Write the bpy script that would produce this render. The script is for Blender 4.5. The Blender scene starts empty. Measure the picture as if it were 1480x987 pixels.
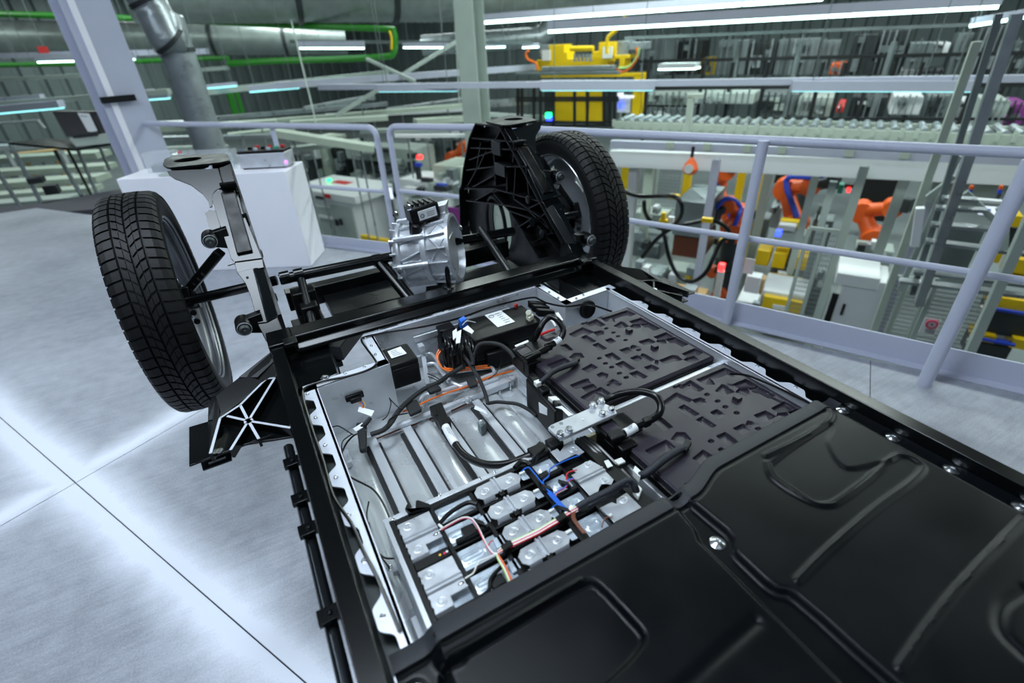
import bpy, bmesh, math, random
import numpy as np
from mathutils import Vector, Matrix
random.seed(7)
D = bpy.data
COL = bpy.context.scene.collection
SC = bpy.context.scene
# ------------------------------------------------------------------ camera
RW = ((0.8717620978, -0.4878950758, -0.0446008953),
      (-0.2876630227, -0.4360404211, -0.8527125762),
      (0.3965864738, 0.7561925325, -0.5204728836))      # rows: right, down, forward in the world
FPX = 711.43                                            # focal length in pixels of the 1480 px wide frame
EYE = Vector((0, 0, 1.5))
cam = D.objects.new('camera', D.cameras.new('camera')); COL.objects.link(cam)
Xc, Yc, Zc = Vector(RW[0]), -Vector(RW[1]), -Vector(RW[2])
cam.matrix_world = Matrix(((Xc.x, Yc.x, Zc.x, EYE.x), (Xc.y, Yc.y, Zc.y, EYE.y), (Xc.z, Yc.z, Zc.z, EYE.z), (0, 0, 0, 1)))
cam.data.sensor_width = 36; cam.data.lens = FPX / 1480 * 36
cam.data.clip_start = 0.02; cam.data.clip_end = 300
cam.data.dof.use_dof = True; cam.data.dof.focus_distance = 1.25; cam.data.dof.aperture_fstop = 2.3
SC.camera = cam
# ------------------------------------------------------------------ world, lamps, exposure
W = D.worlds.new('ambient_fill'); SC.world = W; W.use_nodes = True  # even bluish ambient fill added all round the scene
bg = W.node_tree.nodes['Background']; bg.inputs[0].default_value = (0.62, 0.78, 1.0, 1); bg.inputs[1].default_value = 0.12
SC.view_settings.view_transform = 'Standard'; SC.view_settings.look = 'None'
SC.view_settings.exposure = 0.0; SC.view_settings.gamma = 1.0; SC.view_settings.use_curve_mapping = False
HN = Vector((math.cos(math.radians(29)), math.sin(math.radians(29)), 0))    # across the hall, away from the gallery
HH = Vector((HN.y, -HN.x, 0))                                              # along the gallery rail, to the right
def lamp(name, loc, sx, sy, power, rot=0.0, col=(0.76, 0.88, 1.0)):
    l = D.lights.new(name, 'AREA'); l.shape = 'RECTANGLE'; l.size = sx; l.size_y = sy; l.energy = power; l.color = col
    o = D.objects.new(name, l); COL.objects.link(o); o.location = loc; o.rotation_euler = (0, 0, rot)
    return o
RH = math.atan2(HH.y, HH.x)
for i, (n, h, p) in enumerate(((-1.3, -4.1, 95), (-0.9, -5.6, 60), (-2.6, 0.4, 66), (-0.8, 3.4, 40), (1.0, -10.0, 60))):  # unseen overhead fill strips, added to brighten the gallery floor and plinth
    v = HN * n + HH * h
    lamp('gallery_fill_light', (v.x, v.y, 4.6), 4.5, 0.25, p, RH)
for i, (n, h, p) in enumerate(((7, -16, 420), (7, -3, 420), (7, 8, 420), (14, -16, 600), (14, -3, 600), (14, 9, 600), (22, -16, 600), (22, 0, 600), (4, -27, 420), (14, -29, 500))):
    v = HN * n + HH * h
    lamp('hall_strip_lamp', (v.x, v.y, 4.8), 9.0, 0.6, p, RH, (0.86, 1.0, 0.96))
lamp('added_reflection_panel', (-0.3, 1.30, 4.3), 1.7, 1.0, 112, 0.0)  # added overhead panel, unseen, placed to reflect in the left tower plates
# ------------------------------------------------------------------ helpers
def ray(u, v):
    a, b = (u - 740) / FPX, (v - 493.5) / FPX
    return Vector(RW[0]) * a + Vector(RW[1]) * b + Vector(RW[2])
def Q(u, v, z):                      # point of the photograph on a level plane
    d = ray(u, v); return EYE + d * ((z - EYE.z) / d.z)
def QY(u, v, y):                     # ... on a plane across the chassis
    d = ray(u, v); return EYE + d * (y / d.y)
def QX(u, v, x):
    d = ray(u, v); return EYE + d * (x / d.x)
def QN(u, v, c, n=HN):               # ... on an upright plane at distance c along n
    d = ray(u, v); return EYE + d * (c / d.dot(n))
def lin(c):
    return tuple(((x / 255) / 12.92 if x / 255 <= 0.04045 else ((x / 255 + 0.055) / 1.055) ** 2.4) for x in c) + (1,)
MATS = {}
def mat(name, col, rough=0.5, metal=0.0, var=0.0, vscale=8.0, rvar=0.0, bump=0.0, bscale=60.0, coat=0.0, emit=0.0, alpha=1.0, trans=0.0, stretch=None, spec=0.5):
    m = D.materials.new(name); m.use_nodes = True; MATS[name] = m
    nt = m.node_tree; N, L = nt.nodes, nt.links; b = N['Principled BSDF']
    c = lin(col) if max(col) > 1 else tuple(col) + (1,)
    b.inputs['Base Color'].default_value = c; b.inputs['Roughness'].default_value = rough; b.inputs['Metallic'].default_value = metal
    b.inputs['Coat Weight'].default_value = coat; b.inputs['Specular IOR Level'].default_value = spec
    if trans: b.inputs['Transmission Weight'].default_value = trans
    if alpha < 1: b.inputs['Alpha'].default_value = alpha
    if emit:
        b.inputs['Emission Color'].default_value = c; b.inputs['Emission Strength'].default_value = emit
    if var or rvar or bump:
        tc = N.new('ShaderNodeTexCoord'); mp = N.new('ShaderNodeMapping'); L.new(tc.outputs['Object'], mp.inputs['Vector'])
        if stretch: mp.inputs['Scale'].default_value = stretch
        no = N.new('ShaderNodeTexNoise'); no.inputs['Scale'].default_value = vscale; no.inputs['Detail'].default_value = 5
        L.new(mp.outputs[0], no.inputs['Vector'])
        if var:
            mx = N.new('ShaderNodeMix'); mx.data_type = 'RGBA'
            mx.inputs[6].default_value = tuple(x * (1 - var) for x in c[:3]) + (1,)
            mx.inputs[7].default_value = tuple(min(1, x * (1 + var)) for x in c[:3]) + (1,)
            rp = N.new('ShaderNodeMapRange'); rp.inputs[1].default_value = 0.3; rp.inputs[2].default_value = 0.7
            L.new(no.outputs[0], rp.inputs[0]); L.new(rp.outputs[0], mx.inputs[0]); L.new(mx.outputs[2], b.inputs['Base Color'])
        if rvar:
            rr = N.new('ShaderNodeMapRange'); rr.inputs[1].default_value = 0.3; rr.inputs[2].default_value = 0.7
            rr.inputs[3].default_value = max(0.02, rough - rvar); rr.inputs[4].default_value = min(1, rough + rvar)
            L.new(no.outputs[0], rr.inputs[0]); L.new(rr.outputs[0], b.inputs['Roughness'])
        if bump:
            n2 = N.new('ShaderNodeTexNoise'); n2.inputs['Scale'].default_value = bscale; n2.inputs['Detail'].default_value = 3
            L.new(mp.outputs[0], n2.inputs['Vector'])
            bp = N.new('ShaderNodeBump'); bp.inputs['Strength'].default_value = bump; bp.inputs['Distance'].default_value = 0.002
            L.new(n2.outputs[0], bp.inputs['Height']); L.new(bp.outputs[0], b.inputs['Normal'])
    return m
M = MATS
mat('black_paint', (5, 7, 8), 0.22, 0.0, rvar=0.02, vscale=3, spec=0.4)
mat('black_cast', (6, 7, 8), 0.38, 0.0, rvar=0.1, vscale=20, bump=0.12, bscale=300, spec=0.28)
mat('black_steel', (15, 18, 20), 0.36, 0.3, rvar=0.1, vscale=6)
mat('black_plastic', (7, 8, 10), 0.42, bump=0.08, bscale=500, spec=0.3)
mat('lid_plastic', (40, 36, 46), 0.40, rvar=0.05, vscale=15, bump=0.06, bscale=900, spec=0.35)
mat('cover_plastic', (7, 10, 13), 0.34, var=0.25, vscale=6, rvar=0.06, bump=0.05, bscale=1200, spec=0.16)
mat('edge_rubber', (30, 32, 38), 0.55, bump=0.1, bscale=700, spec=0.4)
mat('aluminium', (216, 220, 226), 0.34, 0.45, var=0.10, vscale=14, rvar=0.1, stretch=(1, 0.15, 1))
mat('flange_aluminium', (226, 231, 242), 0.42, 0.4, var=0.05, vscale=30)
mat('rolled_aluminium', (206, 210, 212), 0.28, 0.45, var=0.06, vscale=9, rvar=0.08)
mat('zinc', (206, 218, 230), 0.26, 0.45, var=0.14, vscale=22, rvar=0.1)
mat('plate_metal', (192, 196, 202), 0.34, 0.5, var=0.06, vscale=40, rvar=0.08)
mat('cast_aluminium', (206, 210, 216), 0.30, 0.6, var=0.12, vscale=25, bump=0.3, bscale=220)
mat('bolt_steel', (205, 208, 212), 0.25, 1.0)
mat('tower_paint', (9, 14, 17), 0.24, 0.0, rvar=0.03, vscale=4, spec=0.42)
mat('pipe_paint', (40, 44, 48), 0.22, 0.7)
mat('ledge_steel', (62, 68, 68), 0.5, 0.2, var=0.2, vscale=20)
mat('bare_steel', (112, 124, 130), 0.30, 1.0, var=0.06, vscale=4, rvar=0.06)
mat('rubber', (13, 14, 15), 0.55, bump=0.15, bscale=400, spec=0.3)
mat('rubber_groove', (8, 9, 9), 0.8)
mat('rim_paint', (168, 172, 178), 0.35, 0.5)
mat('cable_black', (9, 9, 11), 0.28, spec=0.45)
mat('tape_black', (24, 26, 29), 0.65, bump=0.3, bscale=300)
mat('braid', (20, 24, 36), 0.5, var=0.8, vscale=380, bump=0.8, bscale=420)
mat('label_white', (232, 235, 238), 0.5, var=0.02, vscale=30)
mat('ink', (70, 74, 82), 0.6)
mat('wire_white', (232, 230, 224), 0.4)
mat('wire_blue', (18, 98, 205), 0.35)
mat('wire_red', (200, 20, 40), 0.35)
mat('wire_pink', (214, 40, 90), 0.35)
mat('wire_green', (170, 205, 120), 0.4)
mat('wire_brown', (110, 58, 36), 0.4)
mat('wire_yellow', (220, 170, 30), 0.4)
mat('wire_orange', (236, 112, 20), 0.4)
mat('connector_white', (226, 228, 224), 0.4)
mat('nylon', (222, 222, 200), 0.35)
mat('foil_yellow', (196, 190, 160), 0.4, 0.6)
mat('white_paint', (243, 243, 250), 0.42, var=0.02, vscale=3)
mat('white_panel', (222, 222, 232), 0.35)
mat('rail_paint', (186, 190, 208), 0.38, var=0.03, vscale=5)
mat('machine_grey', (170, 182, 176), 0.5, var=0.06, vscale=2)
mat('machine_green_grey', (184, 196, 182), 0.5, var=0.06, vscale=3)
mat('cabinet_white', (226, 230, 232), 0.4)
mat('dark_machine', (42, 48, 50), 0.5, var=0.3, vscale=3)
mat('mid_machine', (108, 118, 120), 0.5, var=0.2, vscale=2)
mat('fence_black', (22, 25, 28), 0.5)
mat('galvanised', (158, 166, 170), 0.33, 0.5, var=0.12, vscale=5, rvar=0.1)
mat('duct_dark', (136, 146, 144), 0.38, 0.35, var=0.15, vscale=3, rvar=0.1)
mat('wall_steel', (112, 126, 126), 0.6, var=0.12, vscale=0.7)
mat('ceiling_dark', (40, 46, 48), 0.8, var=0.2, vscale=0.5)
mat('green_pipe', (40, 130, 30), 0.4)
mat('yellow_paint', (236, 196, 12), 0.4, var=0.05, vscale=3)
mat('robot_orange', (232, 96, 30), 0.4)
mat('purple_panel', (140, 60, 140), 0.5)
mat('red_plastic', (205, 40, 40), 0.4)
mat('blue_plastic', (40, 70, 190), 0.4)
mat('teal_plastic', (70, 180, 150), 0.4)
mat('hall_floor_paint', (120, 128, 130), 0.4, var=0.1, vscale=0.6)
mat('tube_light', (214, 255, 246), 0.4, emit=6.0)
mat('tube_cyan', (150, 236, 240), 0.4, emit=1.6)
mat('lamp_red', (255, 40, 40), 0.4, emit=5.0)
mat('lamp_blue', (40, 60, 255), 0.4, emit=6.0)
mat('lamp_green', (40, 255, 140), 0.4, emit=3.0)
mat('lamp_violet', (225, 140, 255), 0.4, emit=1.2)
mat('screen_white', (225, 235, 255), 0.3, emit=1.0)
mat('acrylic', (235, 240, 245), 0.05, alpha=0.22)
mat('mesh_wire', (120, 126, 130), 0.5)
mat('wood', (196, 160, 110), 0.5)

def link(o, parent=None):
    COL.objects.link(o)
    if parent is not None:
        o.parent = parent
        if parent.type == 'EMPTY': o.matrix_parent_inverse = Matrix.Translation(-parent.location)
    return o
def tag(o, label=None, cat=None, group=None, kind=None):
    if label: o['label'] = label
    if cat: o['category'] = cat
    if group: o['group'] = group
    if kind: o['kind'] = kind
    return o
def thing(name, label, cat, loc, group=None):
    o = D.objects.new(name, None); o.empty_display_size = 0.05; o.location = Vector(loc); COL.objects.link(o)
    return tag(o, label, cat, group)
def dup(root, delta, label=None):     # copy of a thing with copies of its parts and sub-parts, moved by delta
    r = root.copy(); COL.objects.link(r); r.location = root.location + Vector(delta)
    if label: r['label'] = label
    for ch in list(root.children):
        c = ch.copy(); COL.objects.link(c); c.parent = r; c.matrix_parent_inverse = ch.matrix_parent_inverse.copy()
        for g in list(ch.children):
            d = g.copy(); COL.objects.link(d); d.parent = c; d.matrix_parent_inverse = g.matrix_parent_inverse.copy()
    return r
def frame_of(d):
    d = d.normalized(); a = Vector((0, 0, 1)) if abs(d.z) < 0.9 else Vector((1, 0, 0))
    x = d.cross(a).normalized(); return x, x.cross(d).normalized()
class MB:
    def __init__(s): s.v = []; s.f = []; s.mi = []; s.k = 0
    def mat(s, k): s.k = k; return s
    def add(s, vs, fs):
        b = len(s.v); s.v += [tuple(p) for p in vs]
        for f in fs: s.f.append([b + i for i in f]); s.mi.append(s.k)
        return s
    def prism(s, poly, off):
        n = len(poly); off = Vector(off); p = [Vector(q) for q in poly]
        return s.add(p + [q + off for q in p], [list(range(n))[::-1], list(range(n, 2 * n))] + [[i, (i + 1) % n, n + (i + 1) % n, n + i] for i in range(n)])
    def box(s, c, size, ax=None, ay=None, az=None):
        c = Vector(c); X = Vector(ax) if ax else Vector((1, 0, 0)); Y = Vector(ay) if ay else Vector((0, 1, 0)); Z = Vector(az) if az else X.cross(Y)
        X, Y, Z = X.normalized() * size[0] / 2, Y.normalized() * size[1] / 2, Z.normalized() * size[2] / 2
        return s.prism([c - X - Y - Z, c + X - Y - Z, c + X + Y - Z, c - X + Y - Z], Z * 2)
    def bx(s, x0, x1, y0, y1, z0, z1):
        return s.prism([(x0, y0, z0), (x1, y0, z0), (x1, y1, z0), (x0, y1, z0)], (0, 0, z1 - z0))
    def bar(s, a, b, w, h, up=(0, 0, 1)):          # rectangular bar from a to b
        a, b = Vector(a), Vector(b); d = b - a; up = Vector(up)
        x = d.cross(up)
        if x.length < 1e-6: x = d.cross(Vector((1, 0, 0)))
        x.normalize(); z = x.cross(d).normalized()
        X, Z = x * w / 2, z * h / 2
        return s.prism([a - X - Z, a + X - Z, a + X + Z, a - X + Z], d)
    def tube(s, pts, r, n=8, closed=False):
        pts = [Vector(p) for p in pts]; m = len(pts); rings = []; prev = None
        for i, p in enumerate(pts):
            if closed: d = pts[(i + 1) % m] - pts[i - 1]
            else: d = pts[min(i + 1, m - 1)] - pts[max(i - 1, 0)]
            if d.length < 1e-9: d = Vector((0, 0, 1))
            d.normalize()
            if prev is None: x = frame_of(d)[0]; y = d.cross(x)
            else:
                x = prev - d * prev.dot(d)
                if x.length < 1e-6: x = frame_of(d)[0]
                x.normalize(); y = d.cross(x)
            prev = x; rr = r[i] if isinstance(r, (list, tuple)) else r
            rings.append([p + (x * math.cos(2 * math.pi * k / n) + y * math.sin(2 * math.pi * k / n)) * rr for k in range(n)])
        vs = [q for g in rings for q in g]; fs = []
        for i in range(m if closed else m - 1):
            j = (i + 1) % m
            for k in range(n): fs.append([i * n + k, i * n + (k + 1) % n, j * n + (k + 1) % n, j * n + k])
        if not closed: fs += [list(range(n))[::-1], [(m - 1) * n + k for k in range(n)]]
        return s.add(vs, fs)
    def cyl(s, a, b, r, n=16, r2=None): return s.tube([a, b], [r, r if r2 is None else r2], n)
    def lathe(s, prof, o, ax, n=24, cap=True):      # profile (radius, height along ax)
        o = Vector(o); d = Vector(ax).normalized(); x, y = frame_of(d); vs = []; fs = []
        for rr, h in prof:
            for k in range(n):
                t = 2 * math.pi * k / n; vs.append(o + d * h + (x * math.cos(t) + y * math.sin(t)) * rr)
        for i in range(len(prof) - 1):
            for k in range(n): fs.append([i * n + k, i * n + (k + 1) % n, (i + 1) * n + (k + 1) % n, (i + 1) * n + k])
        if cap:
            if prof[0][0] > 1e-5: fs.append(list(range(n))[::-1])
            if prof[-1][0] > 1e-5: fs.append([(len(prof) - 1) * n + k for k in range(n)])
        return s.add(vs, fs)
    def ball(s, c, r, n=12, sx=1, sy=1, sz=1):
        c = Vector(c); vs = []; fs = []; m = n // 2
        for i in range(m + 1):
            a = math.pi * i / m
            for k in range(n):
                t = 2 * math.pi * k / n; vs.append(c + Vector((math.sin(a) * math.cos(t) * r * sx, math.sin(a) * math.sin(t) * r * sy, math.cos(a) * r * sz)))
        for i in range(m):
            for k in range(n): fs.append([i * n + k, (i + 1) * n + k, (i + 1) * n + (k + 1) % n, i * n + (k + 1) % n])
        return s.add(vs, fs)
    def build(s, name, m, parent=None, bevel=0.0, seg=2, ang=35, smooth=True):
        me = D.meshes.new(name); me.from_pydata(s.v, [], s.f)
        for k in (m if isinstance(m, (list, tuple)) else [m]): me.materials.append(MATS[k] if isinstance(k, str) else k)
        for p, k in zip(me.polygons, s.mi): p.material_index = k
        bm = bmesh.new(); bm.from_mesh(me); bmesh.ops.remove_doubles(bm, verts=bm.verts, dist=1e-6)
        bmesh.ops.recalc_face_normals(bm, faces=bm.faces); bm.to_mesh(me); bm.free()
        if smooth:
            me.polygons.foreach_set('use_smooth', [True] * len(me.polygons)); me.set_sharp_from_angle(angle=math.radians(ang))
        o = D.objects.new(name, me); link(o, parent)
        if bevel:
            bv = o.modifiers.new('bevel', 'BEVEL'); bv.width = bevel; bv.segments = seg; bv.limit_method = 'ANGLE'; bv.angle_limit = math.radians(40); bv.use_clamp_overlap = True
        return o
def spline(pts, n=8):               # Catmull-Rom through the points
    p = [Vector(q) for q in pts]; p = [p[0] * 2 - p[1]] + p + [p[-1] * 2 - p[-2]]; out = []
    for i in range(1, len(p) - 2):
        a, b, c, d = p[i - 1:i + 3]
        for k in range(n):
            t = k / n
            out.append(0.5 * ((2 * b) + (c - a) * t + (2 * a - 5 * b + 4 * c - d) * t * t + (3 * b - a - 3 * c + d) * t ** 3))
    return out + [p[-2]]
def text(name, s, loc, size, right, up, m, parent=None, depth=0.0004):   # flat print as a mesh
    cu = D.curves.new(name, 'FONT'); cu.body = s; cu.size = size; cu.extrude = depth / 2; cu.align_x = 'CENTER'; cu.align_y = 'CENTER'
    tmp = D.objects.new(name, cu); COL.objects.link(tmp); dg = bpy.context.evaluated_depsgraph_get()
    me = D.meshes.new_from_object(tmp.evaluated_get(dg)); D.objects.remove(tmp); D.curves.remove(cu)
    X = Vector(right).normalized(); Z = X.cross(Vector(up)).normalized(); Y = Z.cross(X)
    T = Matrix(((X.x, Y.x, Z.x, loc[0]), (X.y, Y.y, Z.y, loc[1]), (X.z, Y.z, Z.z, loc[2]), (0, 0, 0, 1)))
    me.transform(T); me.materials.clear(); me.materials.append(MATS[m])
    o = D.objects.new(name, me); link(o, parent); return o
def shell_inset(poly, d):           # offset a closed plan polygon inwards (counter-clockwise)
    n = len(poly); out = []
    for i in range(n):
        a, b, c = Vector(poly[i - 1]), Vector(poly[i]), Vector(poly[(i + 1) % n])
        e1 = (b - a).normalized(); e2 = (c - b).normalized(); n1 = Vector((-e1.y, e1.x, 0)); n2 = Vector((-e2.y, e2.x, 0))
        k = (n1 + n2); k = k / max(0.25, 1 + n1.dot(n2)); out.append(b + k * d)
    return out
# ================================================================== SETTING: gallery floor, railing, plinth
def NH(n, h, z=0.0): return HN * n + HH * h + Vector((0, 0, z))
NA = Vector((0.793, 0.609, 0))
FLOOR_CLIP = [(HN, 2.77), (NA, 3.22), (Vector((0, 1, 0)), 8.2), (Vector((-1, 0, 0)), 9.0), (Vector((0, -1, 0)), 6.0)]
def clip(poly, planes):
    for n, c in planes:
        out = []
        for i in range(len(poly)):
            a, b = poly[i], poly[(i + 1) % len(poly)]; da, db = a.dot(n) - c, b.dot(n) - c
            if da <= 0: out.append(a)
            if da * db < 0: out.append(a + (b - a) * (da / (da - db)))
        poly = out
        if len(poly) < 3: return []
    return poly
# concrete: polished smoother beside the joints, that sheen also painted in as lighter colour, faint scratches and cloudy staining
def floor_material():
    m = D.materials.new('polished_concrete'); m.use_nodes = True; MATS['concrete'] = m
    nt = m.node_tree; N, L = nt.nodes, nt.links; b = N['Principled BSDF']
    tc = N.new('ShaderNodeTexCoord')
    def math_(op, a, b_=None, cl=False):
        n = N.new('ShaderNodeMath'); n.operation = op; n.use_clamp = cl
        for i, x in enumerate((a, b_)):
            if x is None: continue
            if isinstance(x, (int, float)): n.inputs[i].default_value = x
            else: L.new(x, n.inputs[i])
        return n.outputs[0]
    def dot(v):
        n = N.new('ShaderNodeVectorMath'); n.operation = 'DOT_PRODUCT'; L.new(tc.outputs['Object'], n.inputs[0]); n.inputs[1].default_value = v; return n.outputs['Value']
    def noise(s, det=5, stretch=None):
        n = N.new('ShaderNodeTexNoise'); n.inputs['Scale'].default_value = s; n.inputs['Detail'].default_value = det
        if stretch:
            mp = N.new('ShaderNodeMapping'); mp.inputs['Scale'].default_value = stretch; mp.inputs['Rotation'].default_value = (0, 0, 0.6)
            L.new(tc.outputs['Object'], mp.inputs[0]); L.new(mp.outputs[0], n.inputs['Vector'])
        else: L.new(tc.outputs['Object'], n.inputs['Vector'])
        return n.outputs[0]
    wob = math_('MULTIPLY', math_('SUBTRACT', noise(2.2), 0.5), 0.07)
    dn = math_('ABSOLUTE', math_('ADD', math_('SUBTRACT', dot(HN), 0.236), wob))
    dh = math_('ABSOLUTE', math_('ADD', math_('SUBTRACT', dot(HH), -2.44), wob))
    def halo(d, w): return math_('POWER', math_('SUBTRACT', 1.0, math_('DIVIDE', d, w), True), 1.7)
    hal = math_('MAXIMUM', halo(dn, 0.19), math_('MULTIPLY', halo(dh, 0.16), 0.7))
    cloud = noise(1.1); fine = noise(14.0, 6); grit = noise(160.0, 2); scr = noise(5.0, 8, (1, 14, 1))
    f = math_('ADD', math_('MULTIPLY', math_('SUBTRACT', cloud, 0.5), 0.55), math_('MULTIPLY', math_('SUBTRACT', fine, 0.5), 0.28))
    f = math_('ADD', f, math_('MULTIPLY', math_('SUBTRACT', grit, 0.5), 0.30))
    f = math_('ADD', f, math_('MULTIPLY', math_('SUBTRACT', scr, 0.5), 0.20))
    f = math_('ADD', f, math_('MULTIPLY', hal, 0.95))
    rp = N.new('ShaderNodeValToRGB'); L.new(math_('ADD', f, 0.40, True), rp.inputs[0])
    rp.color_ramp.elements[0].position = 0.0; rp.color_ramp.elements[0].color = lin((66, 71, 81))
    rp.color_ramp.elements[1].position = 1.0; rp.color_ramp.elements[1].color = lin((220, 224, 236))
    L.new(rp.outputs[0], b.inputs['Base Color'])
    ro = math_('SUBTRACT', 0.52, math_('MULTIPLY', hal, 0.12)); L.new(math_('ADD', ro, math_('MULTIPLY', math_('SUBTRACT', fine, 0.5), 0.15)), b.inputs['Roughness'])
    bp = N.new('ShaderNodeBump'); bp.inputs['Strength'].default_value = 0.08; bp.inputs['Distance'].default_value = 0.002
    L.new(grit, bp.inputs['Height']); L.new(bp.outputs[0], b.inputs['Normal'])
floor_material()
mat('joint_dark', (70, 70, 78), 0.8)
big = clip([Vector((-9, -6, 0)), Vector((9, -6, 0)), Vector((9, 9, 0)), Vector((-9, 9, 0))], FLOOR_CLIP)
fl = MB().prism([p + Vector((0, 0, -0.30)) for p in big], (0, 0, 0.294)).build('floor', 'joint_dark', smooth=False); tag(fl, kind='structure')
hs = [0.407 + 2.79 * k for k in range(-6, 4)]; ns = [0.236 + 2.79 * k for k in range(-4, 2)]
for i in range(len(hs) - 1):
    nn = list(ns)
    for j in range(len(nn) - 1):
        g = 0.0022
        p = clip([NH(nn[j] + g, hs[i] + g), NH(nn[j + 1] - g, hs[i] + g), NH(nn[j + 1] - g, hs[i + 1] - g), NH(nn[j] + g, hs[i + 1] - g)], FLOOR_CLIP)
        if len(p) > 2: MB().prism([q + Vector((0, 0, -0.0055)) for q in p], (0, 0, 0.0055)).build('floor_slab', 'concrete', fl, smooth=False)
# lower hall floor, far walls and roof
hf = MB().bx(-70, 75, -30, 75, -3.5, -3.2).build('hall_floor', 'hall_floor_paint', smooth=False); hf.name = 'floor_hall'; tag(hf, kind='structure')
RFN = Vector((-HH.x, -HH.y, 0))
def wall_ribbed(name, a, b, z0, z1, pitch, depth, m):
    a, b = Vector(a), Vector(b); d = (b - a); L_ = d.length; d.normalize(); n = Vector((-d.y, d.x, 0)); pts = []; k = 0
    while k * pitch < L_:
        for t, o in ((0, 0), (0.55, 0), (0.65, 1), (0.9, 1)): pts.append(a + d * min(L_, (k + t) * pitch) + n * (o * depth))
        k += 1
    back = [a + d * L_ - n * 0.2, a - n * 0.2]; mb = MB(); nn = len(pts)
    mb.add([Vector((p.x, p.y, z0)) for p in pts] + [Vector((p.x, p.y, z1)) for p in pts], [[i, i + 1, nn + i + 1, nn + i] for i in range(nn - 1)])
    o = mb.build(name, m, smooth=False); return tag(o, kind='structure')
wall_ribbed('wall_end', NH(-25, -36), NH(33, -36), -3.2, 6.4, 0.9, 0.16, 'wall_steel')
wall_ribbed('wall_far', NH(33, -36), NH(33, 26), -3.2, 6.4, 0.9, 0.16, 'wall_steel')
ce = MB().prism([NH(-25, -37, 6.4), NH(34, -37, 6.4), NH(34, 27, 6.4), NH(-25, 27, 6.4)], (0, 0, 0.2)).build('ceiling', 'ceiling_dark', smooth=False); tag(ce, kind='structure')
# ---- gallery railing
RZ = 1.035
A0 = Q(236, 179, 1.0); A1 = Q(531, 184, 1.0); B0 = Q(561, 183, 1.0); Bk = Q(716, 184.5, 1.015); B1 = Q(1480, 221, RZ)
dB = (B1 - Bk).normalized(); B2 = B1 + dB * 2.5
rail = thing('gallery_railing', 'pale grey tubular guard railing along the gallery edge, beyond both wheels', 'railing', Q(1044, 472, 0))
def down(p, z): return Vector((p.x, p.y, z))
dA = (A1 - A0).normalized(); dB0 = (Bk - B0).normalized()
def arc(c, d1, r, n=6):     # bend from direction d1 down to the vertical
    return [c + d1 * (r * math.sin(t)) - Vector((0, 0, r * (1 - math.cos(t)))) for t in [math.pi / 2 * k / n for k in range(n + 1)]]
pa = A1 - dA * 0.0
MB().tube([A0 - dA * 0.3, A1] + arc(A1, dA, 0.07)[1:] , 0.022, 12).build('top_rail', 'rail_paint', rail)
b0 = B0 + dB0 * 0.07
MB().tube(arc(b0, -dB0, 0.07)[::-1] + [Bk, B2], 0.022, 12).build('top_rail', 'rail_paint', rail)
def post(p, r=0.026, zt=RZ):
    MB().cyl(down(p, 0.0), down(p, zt), r, 14).build('post', 'rail_paint', rail)
post(A1 + dA * 0.07, 0.022, 0.93); post(B0, 0.022, 0.93)
post(Q(392, 181, 1.0), 0.02, 1.0)
pB1 = Q(1104, 203, RZ); post(pB1, 0.026)
pB2 = Bk + dB * ((Q(1500, 222, RZ) - Bk).dot(dB)); post(Vector((Q(1335, 556, 0).x, Q(1335, 556, 0).y, 0)), 0.03)
post(B2, 0.026)
mzA = 0.53
MB().tube([down(A0 - dA * 0.3, mzA), down(A1 + dA * 0.07, mzA)], 0.015, 10).build('mid_rail', 'rail_paint', rail)
MB().tube([down(B0, mzA), down(Bk, mzA), down(B2, mzA)], 0.016, 10).build('mid_rail', 'rail_paint', rail)
off = HN * 0.045
for a, b in ((A0 - dA * 0.3, A1 + dA * 0.1), (B0, Bk), (Bk, B2)):
    n = (b - a).normalized(); n = Vector((-n.y, n.x, 0)); n = n if n.dot(HN) > 0 else -n
    a_, b_ = down(a, 0) + n * 0.04, down(b, 0) + n * 0.04
    th_ = 0.13 if a is Bk else 0.085
    mb = MB().bar(a_ + Vector((0, 0, th_ / 2)), b_ + Vector((0, 0, th_ / 2)), 0.012, th_)
    mb.build('toe_board', 'rail_paint', rail, bevel=0.002)
    MB().bar(a_ - n * 0.03 + Vector((0, 0, 0.005)), b_ - n * 0.03 + Vector((0, 0, 0.005)), 0.05, 0.01).build('toe_angle', 'rail_paint', rail, bevel=0.002)
# ---- white plinth with exhibits
pr = Q(450, 385, 0); pl = Vector((-0.77, 4.73, 0))
ex = (pr - pl); ex.z = 0; pw = ex.length; ex.normalize(); ey = Vector((-ex.y, ex.x, 0))
pli = thing('exhibit_plinth', 'large white box plinth standing behind the left wheel', 'plinth', (pl + pr) / 2 + ey * 0.18)
MB().prism([pl, pr, pr + ey * 0.36, pl + ey * 0.36], (0, 0, 0.755)).build('body', 'white_paint', pli, bevel=0.006)
def on_plinth(fx, fy, z=0.755): p = pl + ex * (pw * fx) + ey * fy; return Vector((p.x, p.y, z))
# ================================================================== ROLLING CHASSIS
ZR = 0.835            # top of the side rails
CX = 0.489            # middle of the chassis
def mir(p): return Vector((2 * CX - p[0], p[1], p[2]))
# ---- stand that carries the chassis (under the battery tray)
st = thing('display_stand', 'dark steel stand under the battery tray, hidden by the chassis', 'stand', (CX, 0.2, 0))
for x in (0.2, 0.78):
    for y in (-0.5, 0.95): MB().bx(x - 0.03, x + 0.03, y - 0.03, y + 0.03, 0, 0.60).build('leg', 'black_paint', st)
MB().bx(0.17, 0.81, -0.53, -0.47, 0.60, 0.632).build('crossbar', 'black_paint', st); MB().bx(0.17, 0.81, 0.92, 0.98, 0.60, 0.632).build('crossbar', 'black_paint', st)
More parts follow.
